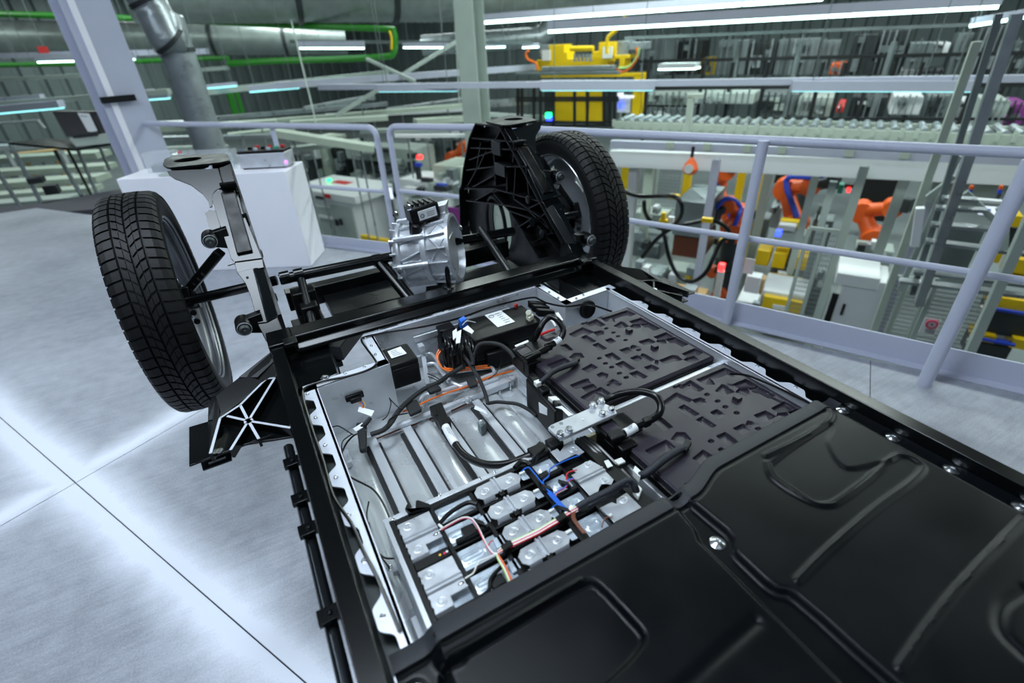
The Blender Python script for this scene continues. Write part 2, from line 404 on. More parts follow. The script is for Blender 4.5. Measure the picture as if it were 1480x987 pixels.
# ---- frame
fr = thing('chassis_frame', 'black painted ladder frame of the electric car chassis, around the battery tray', 'chassis', (CX, 0.6, 0.7))
YE = -0.95
def side_rail(sx):
    f = (lambda p: Vector(p)) if sx < 0 else mir
    # section: top flange, outer web, inner lip and a dark ledge under the tray flange
    sec = [(-0.047, ZR), (-0.014, ZR), (-0.013, ZR - 0.035), (-0.008, 0.772), (0.022, 0.772), (0.022, 0.762), (-0.014, 0.762), (-0.018, 0.70), (-0.047, 0.70)]
    mb = MB().prism([f((x, YE, z)) for x, z in sec], (0, 1.30 - YE, 0))
    o = mb.build('side_rail', 'black_paint', fr, bevel=0.0022)
    MB().prism([f(p) for p in ((-0.008, YE, 0.7722), (0.024, YE, 0.7722), (0.024, 1.12, 0.7722), (-0.008, 1.12, 0.7722))], (0, 0, 0.0012)).build('rail_ledge', 'ledge_steel', fr)
    # pipe below the outer edge with its clips
    MB().tube([f((-0.066, YE, 0.765)), f((-0.066, 0.95, 0.765))], 0.0105, 14).build('brake_pipe', 'pipe_paint', fr)
    return o
side_rail(-1); side_rail(1)
for (u, v) in ((428, 663), (438, 716), (451.6, 760), (483, 882)):
    p = Q(u, v, 0.79)
    c = MB().bx(-0.080, -0.046, p.y - 0.013, p.y + 0.013, 0.785, 0.790).bx(-0.080, -0.047, p.y - 0.011, p.y + 0.011, 0.778, 0.785).build('pipe_clip', 'black_paint', fr, bevel=0.001)
    MB().lathe([(0.0042, 0), (0.0042, 0.003), (0.003, 0.004), (0.002, 0.002)], (-0.062, p.y, 0.790), (0, 0, 1), 12).build('clip_screw', 'black_steel', c)
# edge highlights need rounded corners: cross beam behind the tray
yb, zb = 1.305, 0.845
sec = [(yb, zb), (yb - 0.004, zb - 0.004), (yb - 0.002, 0.822), (yb - 0.020, 0.812), (yb - 0.022, 0.803), (yb, 0.796), (yb + 0.05, 0.796), (yb + 0.062, 0.83), (yb + 0.058, zb)]
MB().prism([(0.012, y, z) for y, z in sec], (2 * (CX - 0.012), 0, 0)).build('cross_beam', 'black_paint', fr, bevel=0.0035, seg=4)
# lower crossmember and corner plates left and right of the tray nose
for x0, x1 in ((0.05, 0.206), (0.782, 0.93)): MB().bx(x0, x1, 1.135, 1.19, 0.69, 0.735).build('lower_crossmember', 'black_paint', fr, bevel=0.002)
for s in (-1, 1):
    f = (lambda p: Vector(p)) if s < 0 else mir
    MB().prism([f(p) for p in ((-0.047, 1.12, 0.790), (0.088, 1.155, 0.790), (0.095, 1.31, 0.790), (-0.047, 1.31, 0.790))], (0, 0, -0.006)).build('corner_plate', 'black_paint', fr)
    MB().prism([f(p) for p in ((0.093, 1.165, 0.79), (0.093, 1.31, 0.79), (0.093, 1.31, 0.70), (0.093, 1.165, 0.70))], (0.004, 0, 0)).build('corner_web', 'black_steel', fr)
    # weld and joint where rail and beam meet
    mb = MB().bx(*sorted((f((-0.050, 0, 0)).x, f((0.016, 0, 0)).x)), 1.285, 1.375, 0.80, 0.842)
    mb.build('rail_joint', 'black_paint', fr, bevel=0.004)
    mb = MB().bx(*sorted((f((-0.012, 0, 0)).x, f((0.022, 0, 0)).x)), 1.262, 1.300, 0.836, 0.8475); mb.build('joint_cap', 'black_steel', fr, bevel=0.002)
# stiffening bar seen through the opening on the left
MB().bar(Q(483, 524, 0.66), Q(508, 484, 0.66), 0.012, 0.03).build('diagonal_strut', 'black_paint', fr)
# ---- rear bay: tubes, floor pans and braces behind the cross beam
def tubeq(pts, r, name='bay_tube', m='black_paint', n=12): return MB().tube(pts, r, n).build(name, m, fr)
tA, tB = QY(404, 404, 1.60), QY(590, 366, 1.60)
tubeq([tA, tB], 0.017)
tubeq([QY(640, 352, 1.62), QY(742, 334, 1.62)], 0.017)
for u, v in ((412, 401), (432, 397), (545, 376)):
    p = QY(u, v, 1.60); MB().cyl(p - Vector((0.014, 0, 0)), p + Vector((0.014, 0, 0)), 0.021, 12).build('tube_collar', 'black_paint', fr)
tubeq([QY(434, 399, 1.60), Vector((0.075, 1.375, 0.79))], 0.013, m='black_steel')
tubeq([QY(546, 378, 1.60), Vector((0.40, 1.37, 0.76))], 0.016)
tubeq([QY(553, 378, 1.62), Vector((0.425, 1.40, 0.74))], 0.012)
tubeq([QY(694, 330, 1.62), Q(738, 396, 0.80)], 0.013, m='black_steel')
# black floor pans and diagonal bars below
MB().bx(0.03, 0.13, 1.39, 1.78, 0.655, 0.67).build('floor_pan', 'black_steel', fr, bevel=0.002)
MB().bx(0.16, 0.40, 1.60, 1.80, 0.70, 0.735).build('floor_pan', 'black_steel', fr, bevel=0.002)
MB().bx(0.60, 0.95, 1.39, 1.80, 0.66, 0.68).build('floor_pan', 'black_steel', fr, bevel=0.002)
MB().bar((0.12, 1.40, 0.70), (0.36, 1.72, 0.70), 0.035, 0.05).build('diagonal_bar', 'black_steel', fr, bevel=0.002)
MB().bar((0.04, 1.80, 0.74), (0.94, 1.80, 0.74), 0.05, 0.07).build('rear_crossmember', 'black_paint', fr, bevel=0.002)
MB().bx(0.05, 0.12, 1.42, 1.60, 0.735, 0.80).bx(0.06, 0.11, 1.45, 1.50, 0.80, 0.85).bx(0.05, 0.12, 1.52, 1.58, 0.80, 0.87).build('valve_block', 'black_cast', fr, bevel=0.004)
# ---- strut towers (one each side): folded steel front plate, top plate with strut opening, ribbed casting
ZT = 1.215
def lean(z): return 1.372 + (z - 0.845) * 1.27         # the tower leans back to the wheel centre
def tower(s):
    f = (lambda p: Vector(p)) if s < 0 else mir
    sn = Vector((0, 0.62, -0.78)) * 0.005
    def QT(u, v, off=0.0):                 # point on the leaning front plane of the left tower
        d = ray(u, v); t = (lean(0) + off + 1.27 * EYE.z) / (d.y - 1.27 * d.z); return EYE + d * t
    def tp(px, off=0.0, th=1.0): return MB().prism([f(QT(u, v, off)) for u, v in px], sn * th)
    tp([(342.7, 393.7), (365.6, 387.4), (386, 465.5), (372, 467), (363, 430), (355, 410)]).build('tower_foot', 'tower_paint', fr, bevel=0.001)
    MB().prism([f(QT(366.4, 387.2)), f(QT(381, 386, 0.014)), f(QT(401.7, 457, 0.014)), f(QT(386.8, 465.3))], sn).build('tower_foot', 'tower_paint', fr, bevel=0.001)
    tp([(372, 468), (386, 466), (401, 458), (410, 480), (396, 490), (384, 492)], 0.004, 3).build('tower_socket', 'black_paint', fr, bevel=0.002)
    MB().lathe([(0.0035, 0), (0.0035, 0.0012)], f(QT(357.5, 401, -0.001)), (0, -0.62, 0.78), 10).build('foot_hole', 'rubber_groove', fr)
    tp([(338, 378), (379, 373), (381.5, 386.5), (342.7, 394)], 0.006).build('fold_plate', 'black_paint', fr, bevel=0.001)
    tp([(328, 382), (339, 378), (339.5, 380), (329, 383.5)]).build('fold_tab', 'black_paint', fr)
    tp([(306.6, 288), (306.6, 281), (311, 276.5), (323, 272.5), (342, 272.5), (350.6, 305), (379, 373), (338, 378.5), (333.6, 373), (315, 316.5)]).build('front_plate', 'tower_paint', fr, bevel=0.001)
    tp([(318.5, 278), (339, 274), (364.8, 362), (342, 366.5)], -0.014, 2.2).build('front_pad', 'black_cast', fr, bevel=0.003)
    tp([(316.5, 242.7), (332, 237), (342, 272.5), (325, 272.5)], -0.002).build('neck_plate', 'black_paint', fr, bevel=0.001)
    tp([(241, 247), (315, 243.5), (322, 269.7), (311, 275), (307, 281), (306.6, 298), (303, 299.5), (301, 291), (292.4, 279.6), (275.4, 266.8), (252.7, 258), (244, 252.6)], 0.003, 0.8).build('gusset_wing', 'tower_paint', fr)
    # top plate with a round strut opening
    hc = Q(272.6, 233.5, ZT); cx, cy, r = hc.x, hc.y, 0.040; n = 32
    oct_ = [(p.x, p.y) for p in (Q(u, v, ZT) for u, v in ((333, 236), (329, 224), (252, 227.5), (239, 232), (236.5, 240), (243, 245.5)))]
    mb = MB(); per = []
    L_ = [(Vector((*oct_[i], 0)), Vector((*oct_[(i + 1) % len(oct_)], 0))) for i in range(len(oct_))]
    for k in range(n):
        a = 2 * math.pi * k / n; d = Vector((math.cos(a), math.sin(a), 0)); best = None; o = Vector((cx, cy, 0))
        for A, B in L_:
            e = B - A; den = d.x * e.y - d.y * e.x
            if abs(den) < 1e-9: continue
            w_ = A - o; t = (w_.x * e.y - w_.y * e.x) / den; q = (w_.x * d.y - w_.y * d.x) / den
            if t > 0 and -1e-6 <= q <= 1 + 1e-6 and (best is None or t < best): best = t
        per.append(o + d * best)
    ring = [Vector((cx + r * math.cos(2 * math.pi * k / n), cy + r * math.sin(2 * math.pi * k / n), 0)) for k in range(n)]
    vs = []
    for z in (ZT + 0.006, ZT):
        vs += [f((p.x, p.y, z)) for p in per] + [f((p.x, p.y, z)) for p in ring]
    fs = []
    for k in range(n):
        j = (k + 1) % n
        fs += [[k, j, n + j, n + k], [2 * n + k, 3 * n + k, 3 * n + j, 2 * n + j], [k, 2 * n + k, 2 * n + j, j], [n + k, n + j, 3 * n + j, 3 * n + k]]
    mb.add(vs, fs).build('top_plate', 'black_cast', fr)
    MB().lathe([(0.0, -0.022), (0.052, -0.022), (0.056, -0.018), (0.056, -0.002), (0.050, -0.002), (0.048, -0.016), (0.0, -0.018)], f((cx, cy, ZT)), (0, 0, 1), 28).build('strut_mount', 'rubber_groove', fr)
    # ribbed casting: thin skin with deep ribs facing the middle of the car
    xs = -0.044
    prof = [(1.425, 0.86), (1.59, 0.99), (1.735, 1.105), (1.87, ZT - 0.004)]
    for x, y in ((150, 36), (112, 124), (78, 305), (68, 398), (54, 428), (56, 470), (60, 640)):
        q = QX(650 + x / 4.075, 170 + y / 4.075, 2 * CX - 0.006); prof.append((q.y, q.z))
    prof += [(2.36, 0.62), (2.16, 0.58), (1.72, 0.64), (1.45, 0.74)]
    hole = (1.99, 0.775, 0.115)
    # skin with an arched opening: build as fan between outline and hole ring
    n = 40; o = Vector((0, hole[0], hole[1])); P = [Vector((0, y, z)) for y, z in prof] ; per = []; ring = []
    E_ = [(P[i], P[(i + 1) % len(P)]) for i in range(len(P))]
    for k in range(n):
        a = 2 * math.pi * k / n; d = Vector((0, math.cos(a), math.sin(a))); best = None
        for A, B in E_:
            e = B - A; den = d.y * e.z - d.z * e.y
            if abs(den) < 1e-9: continue
            w_ = A - o; t = (w_.y * e.z - w_.z * e.y) / den; q = (w_.y * d.z - w_.z * d.y) / den
            if t > 0 and -1e-6 <= q <= 1 + 1e-6 and (best is None or t > best): best = t
        best = best or 0.12
        per.append(o + d * max(best, hole[2] + 0.01)); ring.append(o + Vector((0, d.y * hole[2] * 0.8, d.z * hole[2] * 1.15)))
    vs = []
    for x in (xs, xs - 0.006): vs += [f((x, p.y, p.z)) for p in per] + [f((x, p.y, p.z)) for p in ring]
    fs = []
    for k in range(n):
        j = (k + 1) % n
        fs += [[k, j, n + j, n + k], [2 * n + k, 3 * n + k, 3 * n + j, 2 * n + j], [k, 2 * n + k, 2 * n + j, j], [n + k, n + j, 3 * n + j, 3 * n + k]]
    MB().add(vs, fs).build('casting', 'black_cast', fr, smooth=False)
    # ribs
    def rib(a, b, h=0.055, t=0.006):
        A, B = Vector((xs, *a)), Vector((xs, *b)); d = (B - A).normalized(); nn = Vector((0, -d.z, d.y)) * t / 2
        q = [A - nn, B - nn, B + nn, A + nn]
        MB().prism([f(p) for p in q], f((h, 0, 0)) - f((0, 0, 0))).build('rib', 'black_cast', fr)
    for i in range(len(prof)): rib(prof[i], prof[(i + 1) % len(prof)], 0.050)
    for pl_ in (((80, 420), (250, 420), (540, 500)), ((90, 490), (330, 520), (450, 545), (590, 670)), ((140, 490), (250, 430)), ((250, 450), (350, 560), (520, 830)), ((370, 480), (540, 600), (600, 690)), ((340, 550), (480, 600), (650, 810)), ((440, 545), (530, 500)), ((390, 650), (470, 600)), ((480, 740), (590, 680)),
                ((118, 180), (380, 190)), ((122, 122), (390, 145)), ((92, 310), (250, 290), (440, 290)), ((370, 140), (365, 265)), ((250, 150), (262, 400)), ((175, 150), (150, 310), (100, 400)), ((255, 340), (130, 410)), ((380, 290), (370, 480)), ((440, 290), (460, 470)), ((300, 60), (250, 150)), ((205, 200), (160, 300)), ((108, 250), (240, 200)), ((560, 560), (450, 650)), ((330, 330), (330, 440))):
        P_ = [QX(650 + x / 4.075, 170 + y / 4.075, 2 * CX - 0.006) for x, y in pl_]
        for A, B in zip(P_[:-1], P_[1:]): rib((A.y, A.z), (B.y, B.z), 0.045, 0.005)
    ring2 = [f((xs + 0.03, hole[0] + 0.8 * hole[2] * math.cos(t), hole[1] + 1.15 * hole[2] * math.sin(t))) for t in [2 * math.pi * k / 28 for k in range(28)]]
    MB().tube(ring2, 0.009, 8, True).build('opening_rim', 'black_cast', fr)
    MB().bx(*sorted((f((xs, 0, 0)).x, f((xs + 0.05, 0, 0)).x)), 1.84, 1.93, 1.02, 1.07).build('pad_block', 'black_steel', fr, bevel=0.003)
    MB().bx(*sorted((f((xs, 0, 0)).x, f((xs + 0.05, 0, 0)).x)), 1.87, 1.95, 1.10, 1.155).build('pad_block', 'black_steel', fr, bevel=0.003)
    for y, z in ((1.66, 0.97), (1.56, 0.86)):
        MB().lathe([(0.016, 0), (0.016, 0.02), (0.010, 0.024), (0.0, 0.024)], f((xs + 0.03, y, z)), f((1, 0, 0)) - f((0, 0, 0)), 14).build('mount_bolt', 'black_steel', fr)
    # ear plate and rubber bushes
    tp([(318, 305), (302, 303), (296.5, 308), (300, 322), (303, 331), (318, 345)], 0.012, 2).build('ear_plate', 'black_paint', fr)
    for (bx_, by_, bz_) in tuple(tuple(QT(*q, -0.02)) for q in ((303.8, 349), (353.4, 475.4))):
        b = MB().lathe([(0.008, 0), (0.0205, 0.0), (0.022, 0.004), (0.022, 0.05), (0.0, 0.05)], f((bx_, by_, bz_)), (0, 1, 0), 24).build('bush', 'black_cast', fr)
        MB().lathe([(0.0165, 0.0), (0.0170, -0.0025), (0.0188, -0.0025), (0.0192, 0.001)], f((bx_, by_, bz_)), (0, 1, 0), 28, cap=False).build('bush_ring', 'plate_metal', b)
        MB().lathe([(0.0025, -0.012), (0.0035, -0.014), (0.011, -0.0145), (0.0135, -0.010), (0.0145, 0.002)], f((bx_, by_, bz_)), (0, 1, 0), 20, cap=False).build('bush_core', 'ledge_steel', b)
        MB().lathe([(0.0, -0.011), (0.003, -0.011)], f((bx_, by_, bz_)), (0, 1, 0), 10, cap=False).build('bush_bolt', 'plate_metal', b)
        MB().prism([f((bx_ + dx, by_ + 0.02, bz_ + dz)) for dx, dz in ((-0.018, 0.014), (0.05, 0.024), (0.05, -0.04), (-0.01, -0.020))], (0, 0.03, 0)).build('bush_bracket', 'black_paint', fr, bevel=0.002)
    # suspension arms to the wheel carrier
    hub = f((-0.205, 1.70, 0.845))
    MB().bar(f(QT(318, 364, 0.03)), f(QY(271, 421, 1.69)), 0.030, 0.026).build('upper_arm', 'black_cast', fr, bevel=0.004)
    for k in range(4):
        t = 0.5 + 0.13 * k; p = Vector(f(QT(318, 364, 0.03))).lerp(f(QY(271, 421, 1.69)), t); p.y -= 0.014
        MB().lathe([(0.006, 0), (0.006, 0.004), (0.0, 0.004)], p, (0, -1, 0.4), 10).build('arm_rivet', 'black_steel', fr)
    MB().tube([f(QY(400, 405, 1.60)), f(QY(272, 435, 1.66))], 0.0155, 12).build('track_rod', 'black_paint', fr)
    kn = MB().bar(f(QY(267, 414, 1.68)), f(QY(274, 444, 1.66)), 0.036, 0.034).build('knuckle', 'black_cast', fr, bevel=0.005)
    for z in (0.842, 0.812): MB().lathe([(0.009, 0), (0.009, 0.008), (0, 0.008)], f((QY(271, 430, 1.645).x, 1.640, z)), (0, -1, 0), 8).build('knuckle_nut', 'black_steel', kn)
    MB().cyl(f(QY(270, 428, 1.70)), f((-0.27, 1.77, 0.83)), 0.03, 16).build('stub_axle', 'black_cast', fr)
    # side bracket on the rail in front of the wheel
    z = 0.765
    MB().prism([f(p) for p in ((-0.046, 1.0, z - 0.02), (-0.20, 1.05, z - 0.02), (-0.20, 1.2, z - 0.02), (-0.046, 1.30, z - 0.02))], (0, 0, 0.006)).build('bracket_floor', 'black_paint', fr, bevel=0.001)
    return f
tower(-1); tower(1)
# machined star ribs of the side brackets
def side_bracket(s):
    f = (lambda p: Vector(p)) if s < 0 else mir
    zt, zf = 0.775, 0.752
    V_ = {k: Q(u, v, zt) for k, (u, v) in dict(a=(397, 546), b=(385, 547), c=(318, 604), d=(304, 655), hub=(359, 608), e=(420, 618), g=(333, 650), h=(374, 634), m=(347, 585), n=(328, 601)).items()}
    def wall(p, q, t=0.006, ztop=zt):
        p, q = V_[p], V_[q]; d = (q - p); d.z = 0; d.normalize(); nn = Vector((-d.y, d.x, 0)) * t / 2
        a = [p - nn, q - nn, q + nn, p + nn]; a = [f((w.x, w.y, zf)) for w in a]
        MB().prism(a, (0, 0, ztop - zf - 0.0006)).build('bracket_rib', 'black_paint', fr)
        if s < 0: MB().prism([w + Vector((0, 0, ztop - zf - 0.0006)) for w in a], (0, 0, 0.0006)).build('machined_edge', 'flange_aluminium', fr)
    for p, q in (('a', 'b'), ('b', 'm'), ('m', 'c'), ('c', 'd'), ('a', 'hub'), ('n', 'hub'), ('hub', 'e'), ('hub', 'g'), ('hub', 'h'), ('m', 'hub')): wall(p, q)
    o = f(V_['hub']); MB().lathe([(0.010, 0), (0.010, zt - zf)], (o.x, o.y, zf), (0, 0, 1), 16).build('bracket_boss', 'flange_aluminium', fr)
    # smooth outer skin that rises to the rail, and the lower outrigger plate
    a, c, d = V_['b'], V_['c'], V_['d']
    t1, t2, t3 = Q(402, 500, 0.82), Q(345, 545, 0.80), Q(312, 572, 0.785)
    MB().prism([f(p) for p in (t1, t3, Q(300, 608, 0.765), Q(316, 604, 0.775), Q(392, 545, 0.775), Q(400, 543, 0.78))], (0, 0, -0.004)).build('bracket_skin', 'black_paint', fr, bevel=0.001)
    MB().prism([f(p) for p in (t3, Q(301, 580, 0.77), Q(299, 655, 0.735), Q(304, 655, 0.77), Q(316, 604, 0.775))], (0.003, 0.0, -0.004)).build('bracket_cheek', 'black_steel', fr, bevel=0.001)
    MB().prism([f(p) for p in (Q(402, 500, 0.82), Q(398, 520, 0.80), Q(372, 545, 0.79), Q(345, 545, 0.80))], (0, 0.002, -0.003)).build('bracket_web', 'black_steel', fr)
    MB().prism([f(Q(u, v, zf)) for u, v in ((273, 617), (300, 609), (305, 612), (330, 600), (420, 610), (421, 617), (304, 661), (273, 673))], (0, 0, -0.005)).build('outrigger_plate', 'black_paint', fr, bevel=0.001)
    MB().prism([f(Q(u, v, zf - 0.03)) for u, v in ((290, 668), (334, 652), (335, 664), (293, 679))], (0, 0, -0.004)).build('outrigger_foot', 'black_paint', fr)
    MB().prism([f(Q(u, v, zf - 0.029)) for u, v in ((301, 669), (326, 660), (326, 662), (302, 671))], (0, 0, 0.001)).build('foot_slot', 'flange_aluminium', fr)
    p = f(Q(317, 652, zf + 0.002)); MB().lathe([(0.005, 0), (0.008, 0), (0.008, 0.002), (0.0, 0.002)], p, (0, 0, 1), 14).build('bracket_pin', 'bolt_steel', fr)
side_bracket(-1); side_bracket(1)
# guide pin on the cross beam
gp = Q(649, 414, zb); MB().lathe([(0.008, 0), (0.008, 0.055), (0.0055, 0.064), (0.002, 0.070), (0, 0.070)], gp, (0, 0, 1), 16).lathe([(0.022, 0), (0.020, 0.003), (0.010, 0.004), (0.0, 0.004)], gp, (0, 0, 1), 20).build('guide_pin', 'black_paint', fr)
# ---- wheels
def wheel(cx, s, label):
    t = thing('wheel', label, 'wheel', (cx, 1.772, 0.83), 'chassis wheels'); C0 = Vector((cx, 1.772, 0.83)); ax = Vector((1, 0, 0))
    Rr = 0.349; wd = 0.0745; n = 120
    prof = [(-wd * 0.80, 0.262), (-wd * 0.98, 0.285), (-wd * 1.02, 0.310), (-wd * 0.97, 0.328), (-wd * 0.86, 0.339), (-wd * 0.70, 0.3435), (-0.0335, 0.3455), (-0.033, 0.339), (-0.0295, 0.339), (-0.029, 0.346), (-0.0022, 0.3465), (-0.0018, 0.340), (0.0018, 0.340), (0.0022, 0.3465), (0.029, 0.346), (0.0295, 0.339), (0.033, 0.339), (0.0335, 0.3455), (wd * 0.70, 0.3435), (wd * 0.86, 0.339), (wd * 0.97, 0.328), (wd * 1.02, 0.310), (wd * 0.98, 0.285), (wd * 0.80, 0.262)]
    MB().lathe([(r - 0.004, h) for h, r in prof], C0, ax, 96, cap=False).build('carcass', 'rubber', t, ang=50)
    # tread blocks: shoulders and two centre rows set in a chevron
    NB = 72
    def block(y0, y1, a0, a1, sk0, sk1, base, top0, top1):
        vs = []
        for yy, sk, tp in ((y0, sk0, top0), (y1, sk1, top1)):
            for a in (a0, (a0 + a1) / 2, a1):
                th = a + sk
                for r in (base, tp): vs.append(C0 + Vector((yy, r * math.cos(th), r * math.sin(th))))
        # order: per yy 3 angles x (base, top)
        I = lambda j, k, l: j * 6 + k * 2 + l
        fs = []
        for k in range(2):
            fs.append([I(0, k, 1), I(0, k + 1, 1), I(1, k + 1, 1), I(1, k, 1)])
            for j in range(2): fs.append([I(j, k, 0), I(j, k + 1, 0), I(j, k + 1, 1), I(j, k, 1)])
        for k in (0, 2): fs.append([I(0, k, 0), I(1, k, 0), I(1, k, 1), I(0, k, 1)])
        return vs, fs
    mb = MB(); st_ = 2 * math.pi / NB
    for i in range(NB):
        a = i * st_; g = st_ * 0.10
        for sg in (-1, 1):
            sh = 0.5 * st_ if sg > 0 else 0
            for (y0, y1, s0, s1, t0, t1) in ((0.0345, 0.054, 0.0, 0.010, Rr - 0.003, Rr - 0.0048), (0.054, 0.0665, 0.010, 0.014, Rr - 0.0048, Rr - 0.0105), (0.0665, 0.0745, 0.014, 0.016, Rr - 0.0105, Rr - 0.021)):
                mb.add(*block(sg * y0, sg * y1, a + g + sh, a + st_ - g + sh, s0, s1, 0.325, t0, t1))
            for (y0, y1, s0, s1) in ((0.0025, 0.0145, 0.065, 0.025), (0.0158, 0.0285, 0.020, 0.000)):
                mb.add(*block(sg * y0, sg * y1, a + g * 1.2 + sh, a + st_ - g * 1.2 + sh, s0, s1, 0.335, Rr - 0.0015, Rr - 0.002))
    o = mb.build('tread', 'rubber', t, smooth=False); o['kind'] = 'stuff'
    # rim: barrel, inner lip, disc with openings and hub
    i = -s          # towards the middle of the car
    MB().lathe([(0.262, i * wd * 0.86), (0.268, i * wd * 0.80), (0.268, i * wd * 0.6), (0.252, i * wd * 0.5), (0.244, i * wd * 0.42), (0.240, -i * 0.02), (0.262, -i * 0.06)], C0, ax, 64, cap=False).build('rim_barrel', 'rim_paint', t, ang=50)
    MB().lathe([(0.2565, i * wd * 0.74), (0.266, i * wd * 0.90), (0.270, i * wd * 0.86), (0.268, i * wd * 0.75)], C0, ax, 64, cap=False).build('rim_lip', 'bolt_steel' if s > 0 else 'rim_paint', t)
    xd = -i * 0.012
    mbd = MB(); ns_ = 5; seg = 60
    inner, outer = 0.075, 0.246
    for x, flip in ((xd, 0), (xd - i * 0.010, 1)): pass
    cols = []
    for k in range(seg):
        cols.append([C0 + Vector((xd + i * 0.028 * (1 - (r - inner) / (outer - inner)) ** 2, r * math.cos(2 * math.pi * k / seg + 0.3), r * math.sin(2 * math.pi * k / seg + 0.3))) for r in (inner, 0.13, 0.165, 0.20, 0.228, outer)])
    vs = [p for c in cols for p in c]; vs += [p - Vector((i * 0.008, 0, 0)) for p in vs]; fs = []; m = 6; tot = seg * m
    def solid(k, j): return not (j in (2, 3) and (k % 12) in (3, 4, 5, 6))
    for k in range(seg):
        q = (k + 1) % seg
        for j in range(m - 1):
            if not solid(k, j): continue
            fs += [[k * m + j, q * m + j, q * m + j + 1, k * m + j + 1], [tot + k * m + j, tot + k * m + j + 1, tot + q * m + j + 1, tot + q * m + j]]
            if not solid((k + 1) % seg, j): fs.append([q * m + j, q * m + j + 1, tot + q * m + j + 1, tot + q * m + j])
            if not solid((k - 1) % seg, j): fs.append([k * m + j, k * m + j + 1, tot + k * m + j + 1, tot + k * m + j])
            if j + 1 < m - 1 and not solid(k, j + 1): fs.append([k * m + j + 1, q * m + j + 1, tot + q * m + j + 1, tot + k * m + j + 1])
            if j > 0 and not solid(k, j - 1): fs.append([k * m + j, q * m + j, tot + q * m + j, tot + k * m + j])
    mbd.add(vs, fs).build('rim_disc', 'rim_paint', t, ang=50)
    hb = MB().lathe([(0.10, xd + i * 0.0), (0.098, xd + i * 0.02), (0.075, xd + i * 0.03), (0.06, xd + i * 0.03), (0.055, xd + i * 0.055), (0.03, xd + i * 0.06), (0.03, xd + i * 0.085), (0.0, xd + i * 0.085)], C0, ax, 32).build('hub', 'black_paint', t)
    for k in range(5):
        a = 2 * math.pi * k / 5; p = C0 + Vector((xd + i * 0.028, 0.068 * math.cos(a), 0.068 * math.sin(a)))
        MB().lathe([(0.010, 0), (0.010, 0.018), (0.006, 0.022), (0, 0.022)], p, (i, 0, 0), 6).build('wheel_nut', 'bolt_steel', hb)
    return t
w1 = wheel(-0.288, -1, 'left wheel, tyre tread towards the viewer, standing clear of the floor')
w2 = wheel(1.232, 1, 'right wheel with bright rim lip, behind the black ribbed strut tower')
# ================================================================== BATTERY TRAY AND WHAT LIES IN IT
ZF, ZB = 0.800, 0.645          # tray flange, tray floor
def zl(ox, oy, s): return lambda x, y: (ox + x / s, oy + y / s)
def qs(pts, z): return [Q(u, v, z) for u, v in pts]
tr = thing('battery_tray', 'open aluminium battery tray with scalloped bolt flange inside the black frame', 'battery tray', (CX, 0.1, 0.62))
YB = -0.93
inner = [Vector(p + (0,)) for p in ((0.028, YB), (0.950, YB), (0.950, 1.122), (0.776, 1.113), (0.770, 1.271), (0.216, 1.266), (0.214, 1.098), (0.028, 1.089))]
outer = shell_inset(inner, -0.005)
def ring_wall(i0, o0, z0, z1):
    mb = MB(); n = len(i0)
    vs = [Vector((p.x, p.y, z)) for z in (z0, z1) for p in i0] + [Vector((p.x, p.y, z)) for z in (z0, z1) for p in o0]; fs = []
    for k in range(n):
        j = (k + 1) % n
        fs += [[k, j, n + j, n + k], [2 * n + k, 3 * n + k, 3 * n + j, 2 * n + j], [n + k, n + j, 3 * n + j, 3 * n + k], [k, 2 * n + k, 2 * n + j, j]]
    return mb.add(vs, fs)
ring_wall(inner, outer, ZB - 0.012, ZF).build('tray_wall', 'aluminium', tr, smooth=False)
# floor sheet with rolled beads along the car
fx = np.linspace(0.024, 0.954, 187); 
def bead(x):
    z = 0.0
    for c, w, h in ((0.066, 0.022, 0.010), (0.160, 0.016, 0.002), (0.252, 0.022, 0.012), (0.345, 0.018, 0.002), (0.452, 0.026, 0.014)):
        t = abs(x - c) / w
        if t < 1: z += h * math.sqrt(max(0, 1 - t * t)) if h > 0.005 else h * (1 - t * t)
    return z
def flo(y0, y1, x0, x1, flat):
    xs = [x for x in fx if x0 <= x <= x1]; mb = MB(); ys = [y0, y1]
    if not flat: ys = [y0, y1 - 0.05, y1 - 0.03, y1 - 0.015, y1]
    vs = []
    for y in ys:
        k = 0 if flat else min(1, max(0, (y1 - 0.012 - y) / 0.035))
        vs += [(x, y, ZB + bead(x) * k) for x in xs]
    n = len(xs); fs = [[j * n + i, j * n + i + 1, (j + 1) * n + i + 1, (j + 1) * n + i] for j in range(len(ys) - 1) for i in range(n - 1)]
    return mb.add(vs, fs)
flo(0.35, 1.045, 0.024, 0.954, False).build('tray_floor', 'rolled_aluminium', tr, ang=60)
MB().prism([(0.024, YB - 0.003, ZB - 0.012), (0.954, YB - 0.003, ZB - 0.012), (0.954, 1.118, ZB - 0.012), (0.772, 1.113, ZB - 0.012), (0.768, 1.268, ZB - 0.012), (0.218, 1.263, ZB - 0.012), (0.216, 1.10, ZB - 0.012), (0.024, 1.09, ZB - 0.012)], (0, 0, 0.0115)).build('tray_base', 'rolled_aluminium', tr, smooth=False)
